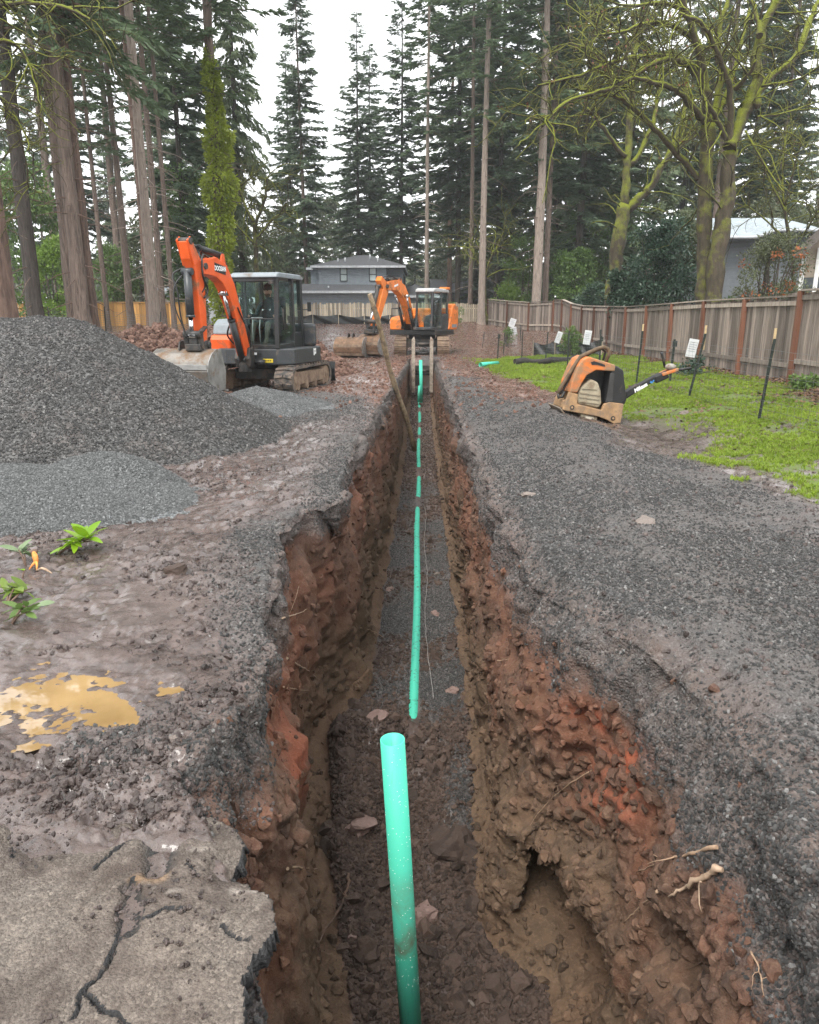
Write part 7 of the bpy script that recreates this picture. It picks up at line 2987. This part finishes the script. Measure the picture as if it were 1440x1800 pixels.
maple('right stem of the big mossy maple pair, darker and leaning right to the edge', 22.6,
      [([(1254, 545), (1263, 435), (1276, 363), (1284, 262)], (28, 23), .15)],
      [([(1284, 262), (1307, 201), (1327, 153), (1337, 64), (1374, -12)], (22, 13), .5),
       ([(1328, 190), (1347, 145), (1396, 101), (1424, 36), (1446, -15)], (12, 8), 1.4),
       ([(1281, 258), (1284, 173), (1271, 113), (1239, 48), (1194, 22)], (12, 5), -1.2),
       ([(1337, 62), (1330, 30), (1318, -15)], (10, 6), .3),
       ([(1280, 250), (1255, 200), (1240, 175)], (9, 5), -.8),
       ([(1292, 155), (1312, 135), (1330, 105)], (9, 4), -.6),
       ([(1330, 205), (1375, 200), (1440, 178)], (5, 2), .6),
       ([(1340, 150), (1400, 140), (1450, 110)], (5, 2), -1.2),
       ([(1310, 230), (1345, 290), (1380, 340)], (4, 2), -1)],
      78, .25, 1.0, 5, .9)
maple('forked mossy maple left of the big pair, behind the dark bush', 33.5,
      [([(1080, 500), (1086, 427), (1098, 362)], (24, 22), 0)],
      [([(1098, 362), (1102, 302), (1106, 242), (1110, 169), (1118, 80), (1112, 20)], (16, 6), .3),
       ([(1099, 275), (1061, 225), (1033, 189)], (9, 4), -1),
       ([(1111, 290), (1142, 233), (1158, 161), (1162, 100)], (10, 4), .8),
       ([(1103, 368), (1128, 345), (1150, 318), (1174, 274), (1222, 236)], (16, 8), -.6),
       ([(1172, 280), (1194, 226), (1207, 170), (1200, 110)], (9, 4), .5),
       ([(1185, 265), (1200, 240), (1206, 215)], (8, 5), 0),
       ([(1108, 190), (1075, 130), (1040, 90), (1000, 75)], (8, 3), -1.2),
       ([(1116, 100), (1090, 55), (1050, 25), (1020, 20)], (7, 3), -.8)],
      79, .3, 1.25, 6, .9, 1.2, .04)
maple('small mossy green tree with upswept branches behind the small digger cab', 46.0,
      [([(452, 520), (450, 440), (447, 390)], (9, 7), 0)],
      [([(447, 392), (430, 360), (420, 320)], (6, 3), .4), ([(448, 395), (465, 350), (470, 310)], (6, 3), -.3), ([(450, 420), (480, 385), (505, 370)], (5, 2.5), .5), ([(449, 430), (425, 405), (405, 385)], (5, 2.5), -.5)],
      80, .8, 1.3, 9, 1.2, 1.3)
maple('drooping moss hung branch reaching in over the top left corner', 15.0,
      [([(-160, 560), (-150, 300), (-120, 60)], (40, 34), 0)],
      [([(-120, 62), (-40, 20), (30, 5), (110, 12), (160, 35)], (12, 3), -1.5), ([(-130, 150), (-50, 90), (20, 75), (60, 130), (75, 190)], (9, 2.5), 1.0), ([(-130, 200), (-60, 160), (0, 170), (40, 260), (50, 330)], (8, 2.5), 1.6)],
      81, .2, .8, 9, .9)
maple('bare grey twiggy tree in front of the pale blue house roof', 25.5,
      [([(1398, 545), (1390, 440), (1378, 360)], (6, 5), 0)],
      [([(1380, 370), (1350, 310), (1330, 250)], (4, 2), .4), ([(1379, 362), (1395, 300), (1410, 240)], (4, 2), -.5), ([(1388, 430), (1345, 385), (1310, 360)], (3.5, 2), .5), ([(1390, 450), (1420, 400), (1440, 370)], (3.5, 2), -.3), ([(1378, 360), (1376, 290), (1385, 220)], (4, 2), .8)],
      83, .3, .9, 10, .9, 1.2, .03)
maple('bare leaning twiggy tree between the dark trunked fir and the laurel', 50.0,
      [([(856, 560), (852, 500), (868, 440)], (6, 4), 0)],
      [([(866, 450), (885, 410), (890, 370)], (4, 2), .3), ([(855, 490), (835, 450), (830, 420)], (3.5, 2), -.3)],
      82, .5, 1.6, 9, .8, 1.6)

# ------------------------------------------------------------------ the lawn
def blade_tuft(seed, n=9, h=1.0, mat=None):
    rng = np.random.default_rng(seed)
    mb = MB()
    for i in range(n):
        a = rng.uniform(0, 2 * PI)
        r = rng.uniform(0, .5)
        p = Vector((r * math.cos(a), r * math.sin(a), -.1))
        l = h * rng.uniform(.6, 1.2)
        b = rng.uniform(.2, .8)
        az = rng.uniform(0, 2 * PI)
        d = Vector((math.cos(az), math.sin(az), 0))
        s = Vector((-d.y, d.x, 0)) * .085
        m = p + Vector((0, 0, l * .6)) + d * b * .3
        e = p + Vector((0, 0, l)) + d * b
        mb.add([p - s, p + s, m + s * .8, m - s * .8], [(0, 1, 2, 3)])
        mb.add([m - s * .8, m + s * .8, e], [(0, 1, 2)])
    return mb.mesh('grass_tuft', mat)


M['grass'] = leaf_mat('grass blade', (.115, .185, .014), (.30, .40, .045), .5, .35, .7)
M['grass_dry'] = leaf_mat('dry grass blade', (.10, .11, .035), (.24, .22, .085), .6, .3, .7)
TU = [blade_tuft(i, 9, 1.0, M['grass']) for i in range(4)] + [blade_tuft(9, 7, .8, M['grass_dry'])]
pat = np.clip(fbm(np.stack([Xall.ravel(), Yall.ravel(), 0 * Xall.ravel()], 1), .9, 4, 203) * 1.5 + .75, .05, 1).reshape(Xall.shape)
w = G_I['lawn'] * G_I['G'] * pat ** 1.3 * fall(8, 1.1) * (np.abs(Xall) < .7 * Yall + 1)
p = scatter(w, 85000, 21)
instancer('grass', p, sizes(len(p), .018, .050, 1.4) * np.clip(p[:, 1] / 12, 1, 1.8), TU, 21, False)
# fallen leaves and bark chips along the foot of the fence and over the lawn
lm = MB()
lm.add([(-.5, -.25, 0), (0, -.4, .06), (.5, -.1, .02), (.35, .3, .12), (-.1, .4, .02), (-.5, .2, .10)], [(0, 1, 2, 3, 4, 5)])
LF = [lm.mesh('fallen_leaf', stone_material('fallen leaf', [(0, (.06, .032, .02)), (.5, (.15, .08, .045)), (1, (.27, .16, .08))], .8))]
w = G_I['G'] * (ss(5.4, 6.6, Xall) * 1.0 + .16 * G_I['lawn'] + .12 * (ss(1.9, 2.6, Xall) * ss(20, 23, Yall))) * (Xall < 7.6) * (Yall > 8) * (Yall < 30) * fall(12, 1)
p = scatter(w, 13000, 22)
p[:, 2] += .012
instancer('leaf_litter', p, sizes(len(p), .03, .075, 1.5), LF, 22, False)
# weeds by the fence foot
for (x, y, s, lab, mt, sd) in ((6.2, 17.2, .42, 'low green weed clump at the fence foot right of the compactor handle', 'leaf_dark', 61), (6.9, 13.6, .25, 'small leafy weed at the foot of the near fence panel', 'leaf_mid', 62)):
    shrub('weed', lab, 'weed', x, y, s, s, s * .9, 420, .09, M[mt], sd, 12, s * .4, 4)
# ------------------------------------------------------------------ roots, rocks and torn plants
_q = G_P.reshape(-1, 3) - np.array([0, 0, EYE])
_d = _q @ F_V
_ok = (_d > .5) & (_q[:, 1] < 34)
_q, _d = _q[_ok], _d[_ok]
_px = 720 + FPX * (_q @ R_V) / _d
_py = 900 - FPX * (_q @ U_V) / _d


def on_soil(px, py, r=7, lift=0.0):
    """point of the dug ground seen at a photo pixel"""
    m = np.hypot(_px - px, _py - py) < r
    if not m.any():
        m = np.hypot(_px - px, _py - py) < r * 4
    k = np.where(m)[0]
    i = k[np.argmin(_d[k])]
    p = _q[i] + [0, 0, EYE]
    return Vector(p) - Vector(_q[i]).normalized() * lift


M['root'] = simple('pale root', (.30, .20, .13), .8, 0, .4, 18, .25, (.12, .075, .05))
M['root_dark'] = simple('dark root', (.12, .075, .052), .85, 0, .4, 18, .3, (.07, .045, .034))
M['root_pale'] = simple('bared root', (.34, .24, .165), .7, 0, .3, 18, .2, (.2, .13, .08))


def root(label, pts, r, mat, lift=.012, branches=(), seed=1):
    rg = np.random.default_rng(seed)
    P = [on_soil(a, b, 7, lift) for a, b in pts]
    # even out the jumps between lumps of soil
    for _ in range(2):
        P = [P[0]] + [(P[i - 1] + P[i] * 2 + P[i + 1]) / 4 for i in range(1, len(P) - 1)] + [P[-1]]
    out = []
    for a, b in zip(P[:-1], P[1:]):
        for k in range(4):
            out.append(a.lerp(b, k / 4) + Vector(rg.normal(size=3)) * r * .35)
    out.append(P[-1])
    n = len(out)
    mb = MB()
    mb.tube(out, [r * (1 - .75 * i / n) * (1 + .18 * rg.normal()) for i in range(n)], 7)
    for f, dx in branches:
        i = int(f * (n - 1))
        d = Vector(dx)
        q = [out[i]]
        for k in range(5):
            d = d + Vector(rg.normal(size=3)) * .02
            q.append(q[-1] + d / 5)
        mb.tube(q, [r * .45 * (1 - .7 * k / 5) for k in range(6)], 5)
    tag(mb.build('root', mat), label, 'root')


root('thick broken root with a pale end sticking out of the lower right trench wall', [(1268, 1522), (1240, 1535), (1215, 1548), (1190, 1566), (1170, 1580)], .013, M['root_pale'], .03, ((.4, (-.02, -.02, -.06)),), 2)
root('long forked root above the thick broken one on the right trench wall', [(1255, 1484), (1220, 1494), (1180, 1506), (1150, 1516), (1113, 1531)], .008, M['root'], .025, ((.5, (-.05, -.02, -.05)), (.7, (-.06, 0, .02))), 3)
root('crooked thin root low in the middle of the right trench wall', [(1150, 1568), (1135, 1572), (1128, 1588), (1110, 1604), (1092, 1617)], .005, M['root'], .015, (), 4)
root('fine hair root trailing down the right wall below the red clay', [(1035, 1358), (1000, 1372), (965, 1398), (940, 1425), (918, 1460), (908, 1500)], .0028, M['root'], .012, (), 5)
root('second fine hair root beside it, nearer the red clay', [(1020, 1365), (985, 1385), (960, 1400), (950, 1410)], .0024, M['root_dark'], .012, (), 6)
root('branching rootlet hanging near the right frame edge', [(1322, 1670), (1330, 1690), (1338, 1715), (1345, 1745)], .004, M['root'], .02, ((.3, (.04, -.01, -.05)), (.5, (-.05, 0, -.03)), (.7, (.03, 0, .05))), 7)
root('small rootlets below the thick broken root', [(1262, 1585), (1285, 1592), (1300, 1605), (1298, 1625)], .003, M['root_dark'], .015, ((.5, (.05, -.01, .01)),), 8)
root('short pale root across the left trench wall, upper one', [(503, 1086), (516, 1084), (528, 1080), (541, 1077)], .006, M['root_pale'], .012, (), 9)
root('twisted pale root across the left trench wall below the short one', [(512, 1158), (524, 1168), (536, 1176), (549, 1180), (562, 1187)], .008, M['root_pale'], .012, ((.2, (.03, -.02, .05)),), 10)
root('thin root lowest on the left trench wall', [(505, 1209), (520, 1213), (535, 1212), (547, 1216)], .005, M['root'], .012, (), 11)
root('hanging hair root on the upper left trench wall', [(532, 1030), (527, 1048), (518, 1066), (512, 1080)], .0026, M['root'], .012, (), 12)
root('curved root poking from the far left wall beside the bedding', [(640, 1105), (655, 1108), (668, 1112), (682, 1118)], .006, M['root'], .012, (), 13)
root('root poking from the left wall over the pit floor', [(508, 1530), (525, 1524), (545, 1524), (563, 1528)], .007, M['root'], .015, (), 14)
root('bent dead root lying on the pit floor left of the upright pipe', [(618, 1532), (616, 1550), (604, 1572), (596, 1592), (582, 1612), (572, 1640), (556, 1662)], .012, M['root_dark'], .02, ((.35, (-.05, .02, .01)), (.6, (-.08, .06, .01))), 15)
root('short root on the right wall at the bend of the trench', [(868, 1160), (880, 1158), (893, 1156)], .004, M['root'], .012, (), 16)
root('thin root beside the bend, a little lower on the right wall', [(840, 1242), (852, 1234), (866, 1228)], .004, M['root'], .012, (), 17)

M['rock_red'] = soil_stone('red brown rock', lambda t, p, a, b, c: t.mix(b, (.10, .060, .048), (.30, .205, .175)), .9, 1.1, .65)
M['rock_dark'] = soil_stone('dark clod', lambda t, p, a, b, c: t.mix(b, (.024, .016, .012), (.075, .048, .036)), .9, 1.1, .8)
M['rock_pale'] = soil_stone('pale stone', lambda t, p, a, b, c: t.mix(b, (.11, .09, .078), (.22, .18, .155)), .9, 1.1, .7)
M['rock_orange'] = soil_stone('orange clay lump', lambda t, p, a, b, c: t.mix(b, (.30, .10, .045), (.50, .22, .12)), .9, 1.1, .8)


def rock(name, label, px, py, wpx, mat, seed, flat=.8, sink=.35):
    p = on_soil(px, py, 6)
    dist = (p - Vector((0, 0, EYE))).length
    r = wpx / FPX * dist / 2
    o = bpy.data.objects.new(name, stone_mesh(name, seed, .38, mat, 3, flat))
    link(o)
    o.location = p + Vector((0, .3 * r, -r * flat * sink + .35 * r * flat))
    o.scale = (r, r, r)
    rg = random.Random(seed)
    o.rotation_euler = (rg.uniform(-.3, .3), rg.uniform(-.3, .3), rg.uniform(0, 6))
    tag(o, label, 'clod' if name == 'clod' else 'rock')


rock('rock', 'big reddish angular rock on the pit floor left of the upright pipe', 628, 1455, 66, M['rock_red'], 201)
rock('clod', 'large dark clod against the right side of the pit floor', 800, 1500, 92, M['rock_dark'], 202, .9)
rock('rock', 'brown wedge shaped rock just right of the upright pipe', 748, 1615, 56, M['rock_red'], 203)
rock('clod', 'brown square clod sitting alone on the left mud bank', 307, 1000, 40, M['rock_dark'], 204, .9)
rock('rock', 'flat reddish stone on the bedding left of the buried pipe', 668, 1258, 40, M['rock_red'], 205, .6)
rock('rock', 'pair-sized brown stone at the foot of the left wall beside the bedding', 690, 1034, 20, M['rock_red'], 206)
rock('rock', 'reddish stone right of the buried pipe, middle of the trench', 762, 1078, 20, M['rock_red'], 207)
rock('rock', 'small pale stone on the dark bedding right of the pipe', 766, 1005, 12, M['rock_pale'], 208)
rock('rock', 'brown stone right of the buried pipe near its end', 794, 1212, 26, M['rock_red'], 209)
rock('rock', 'dark stone at the right wall foot near the pipe end', 790, 1138, 24, M['rock_dark'], 210)
rock('rock', 'pale pink flat stone pressed into the right gravel bank, far one', 930, 866, 34, M['rock_pale'], 211, .35)
rock('rock', 'pale tan flat stone pressed into the right gravel bank, near one', 1140, 916, 38, M['rock_pale'], 212, .35)
rock('rock', 'small pale stone by the mud hollow at the lawn edge', 1202, 722, 16, M['rock_pale'], 213)
rock('rock', 'orange brown clay lump at the foot of the pale gravel', 122, 908, 26, M['rock_orange'], 214)
rock('rock', 'pale flat stone at the edge of the pale gravel', 85, 920, 26, M['rock_pale'], 215, .4)
rock('rock', 'small tan stone on the lip of the left bank near the puddle', 308, 1294, 20, M['rock_pale'], 216)
rock('clod', 'brown clod resting on the far end of the buried pipe', 738, 708, 13, M['rock_dark'], 217)
rock('rock', 'pale stone lying in front of the far diggers bucket', 655, 634, 20, M['rock_pale'], 218, .5)
rock('rock', 'yellowish small stone on the pit floor, lower right', 826, 1765, 18, M['rock_pale'], 219)
rock('rock', 'small red stone on the pit floor below the red rock', 616, 1648, 18, M['rock_red'], 220)


def leaf_mesh(name, L, Wd, mat, fold=.25, bend=.35):
    n = 8
    vs, fs = [], []
    for i in range(n + 1):
        s = i / n
        w = Wd * .5 * math.sin(PI * min(1, s * .94 + .03)) ** .75
        z = -bend * L * s * s
        vs += [(s * L, -w, z + fold * w), (s * L, 0, z), (s * L, w, z + fold * w)]
    for i in range(n):
        a = i * 3
        fs += [(a, a + 3, a + 4, a + 1), (a + 1, a + 4, a + 5, a + 2)]
    mb = MB()
    mb.add(vs, fs, True)
    return mb.mesh(name, mat)


M['laurel'] = leaf_mat('laurel leaf', (.13, .27, .012), (.28, .44, .03), .28, .35, 6)
M['grey_leaf'] = leaf_mat('grey green leaf', (.13, .20, .095), (.26, .33, .19), .4, .3, 6)
M['leaf_under'] = leaf_mat('olive leaf', (.07, .12, .015), (.18, .25, .04), .4, .3, 6)


def sprig(label, px, py, n, L, mat, seed, azr, elr, stems=1, cat='plant', name='uprooted_sprig'):
    rg = random.Random(seed)
    p = atZ(px, py, 0)
    z = ground_z(p.x, p.y)
    t = thing(name, label, cat, (p.x, p.y, z))
    meshes = [leaf_mesh('leaf', L * k, L * .36 * k, mat, .25, b) for k, b in ((1, .25), (.8, .4), (1.1, .15), (.65, .5))]
    tips = []
    for s in range(stems):
        mb = MB()
        a = rg.uniform(*azr)
        e = rg.uniform(*elr)
        d = Vector((math.cos(a) * math.cos(e), math.sin(a) * math.cos(e), math.sin(e)))
        pts = [Vector((0, 0, -.01)) + d * (L * 1.5 * k / 4) + Vector((0, 0, .02 * k * (4 - k) / 4)) for k in range(5)]
        mb.tube(pts, [.006, .0055, .005, .004, .003], 6)
        mb.build('stem', M['root_dark'], t)
        tips.append((pts, d))
    for i in range(n):
        pts, d = tips[i % stems]
        q = pts[2].lerp(pts[4], rg.random())
        az = rg.uniform(0, 2 * PI)
        el = rg.uniform(-.1, .95)
        part('leaf', meshes[rg.randrange(4)], t, q, (rg.uniform(-.6, .6), -el, az))
    return t


sprig('bright green laurel sprig lying on the left mud bank by the pale gravel', 100, 980, 24, .155, M['laurel'], 3, (.1, 1.1), (.2, .6), 3)
sprig('small pale grey green sprig left of the bright laurel sprig', 46, 1000, 13, .10, M['grey_leaf'], 5, (1.2, 2.6), (.25, .6), 2)
sprig('low leafy plant at the left frame edge below the orange root', 12, 1062, 20, .11, M['leaf_under'], 7, (.2, 2.9), (.25, .8), 3)
sprig('trailing green weed at the left frame edge, nearest the puddle', 20, 1098, 18, .085, M['leaf_mid'], 9, (0, 3), (.3, .9), 3)
sprig('tiny green seedling beside the orange root', 40, 1022, 4, .04, M['laurel'], 11, (0, 3), (.6, 1.2), 1)
p = atZ(64, 1068)
o = part('fallen_leaf', leaf_mesh('fallen_leaf', .09, .055, M['grey_leaf'], .1, .1), None, (p.x, p.y, ground_z(p.x, p.y) + .02), (.2, -.15, .3))
tag(o, 'single pale green leaf lying on the mud left of the puddle', 'leaf')
p = atZ(66, 1003)
z = ground_z(p.x, p.y)
t = thing('torn_root', 'torn orange root with two bare prongs by the laurel sprig', 'root', (p.x, p.y, z))
t1 = NT('torn orange wood')
om = t1.fin(t1.ramp(t1.noise(30, 4, .6, t1.mapping(t1.co(), (1, 1, .3))), [(.3, (.42, .12, .02)), (.7, (.75, .33, .07))]), .6)
mb = MB()
mb.tube([(-.035, .05, .075), (-.02, .03, .055), (.0, 0, .03)], [.012, .017, .014], 8)
mb.build('stump', om, t)
for dx, h in ((-.02, .0), (.025, -.01)):
    mb = MB()
    mb.tube([(.0, 0, .034), (dx * .6, -.025, .02), (dx, -.055, h)], [.010, .007, .003], 7)
    mb.build('prong', om, t)
mb = MB()
mb.tube([(.025, -.055, -.005), (.06, -.06, .012), (.10, -.09, .014), (.15, -.12, .0)], [.006, .007, .008, .003], 6)
mb.build('rootlet', M['root_pale'], t)
mb = MB()
mb.ball((-.04, .06, .075), .026, 9, 6, (1, .8, .6))
mb.build('bark_stub', M['root_dark'], t)
# ------------------------------------------------------------------ damp air that greys the far trees
def build_haze():
    mb = MB()
    mb.span((-170, -14, -6), (170, 210, 52))
    m = bpy.data.materials.new('damp air')
    m.use_nodes = True
    n = m.node_tree.nodes
    n.clear()
    out = n.new('ShaderNodeOutputMaterial')
    pv = n.new('ShaderNodeVolumePrincipled')
    pv.inputs['Color'].default_value = (.86, .92, .95, 1)
    pv.inputs['Density'].default_value = .0006
    m.node_tree.links.new(pv.outputs[0], out.inputs['Volume'])
    o = mb.build('haze', m)
    tag(o, kind='stuff')


build_haze()
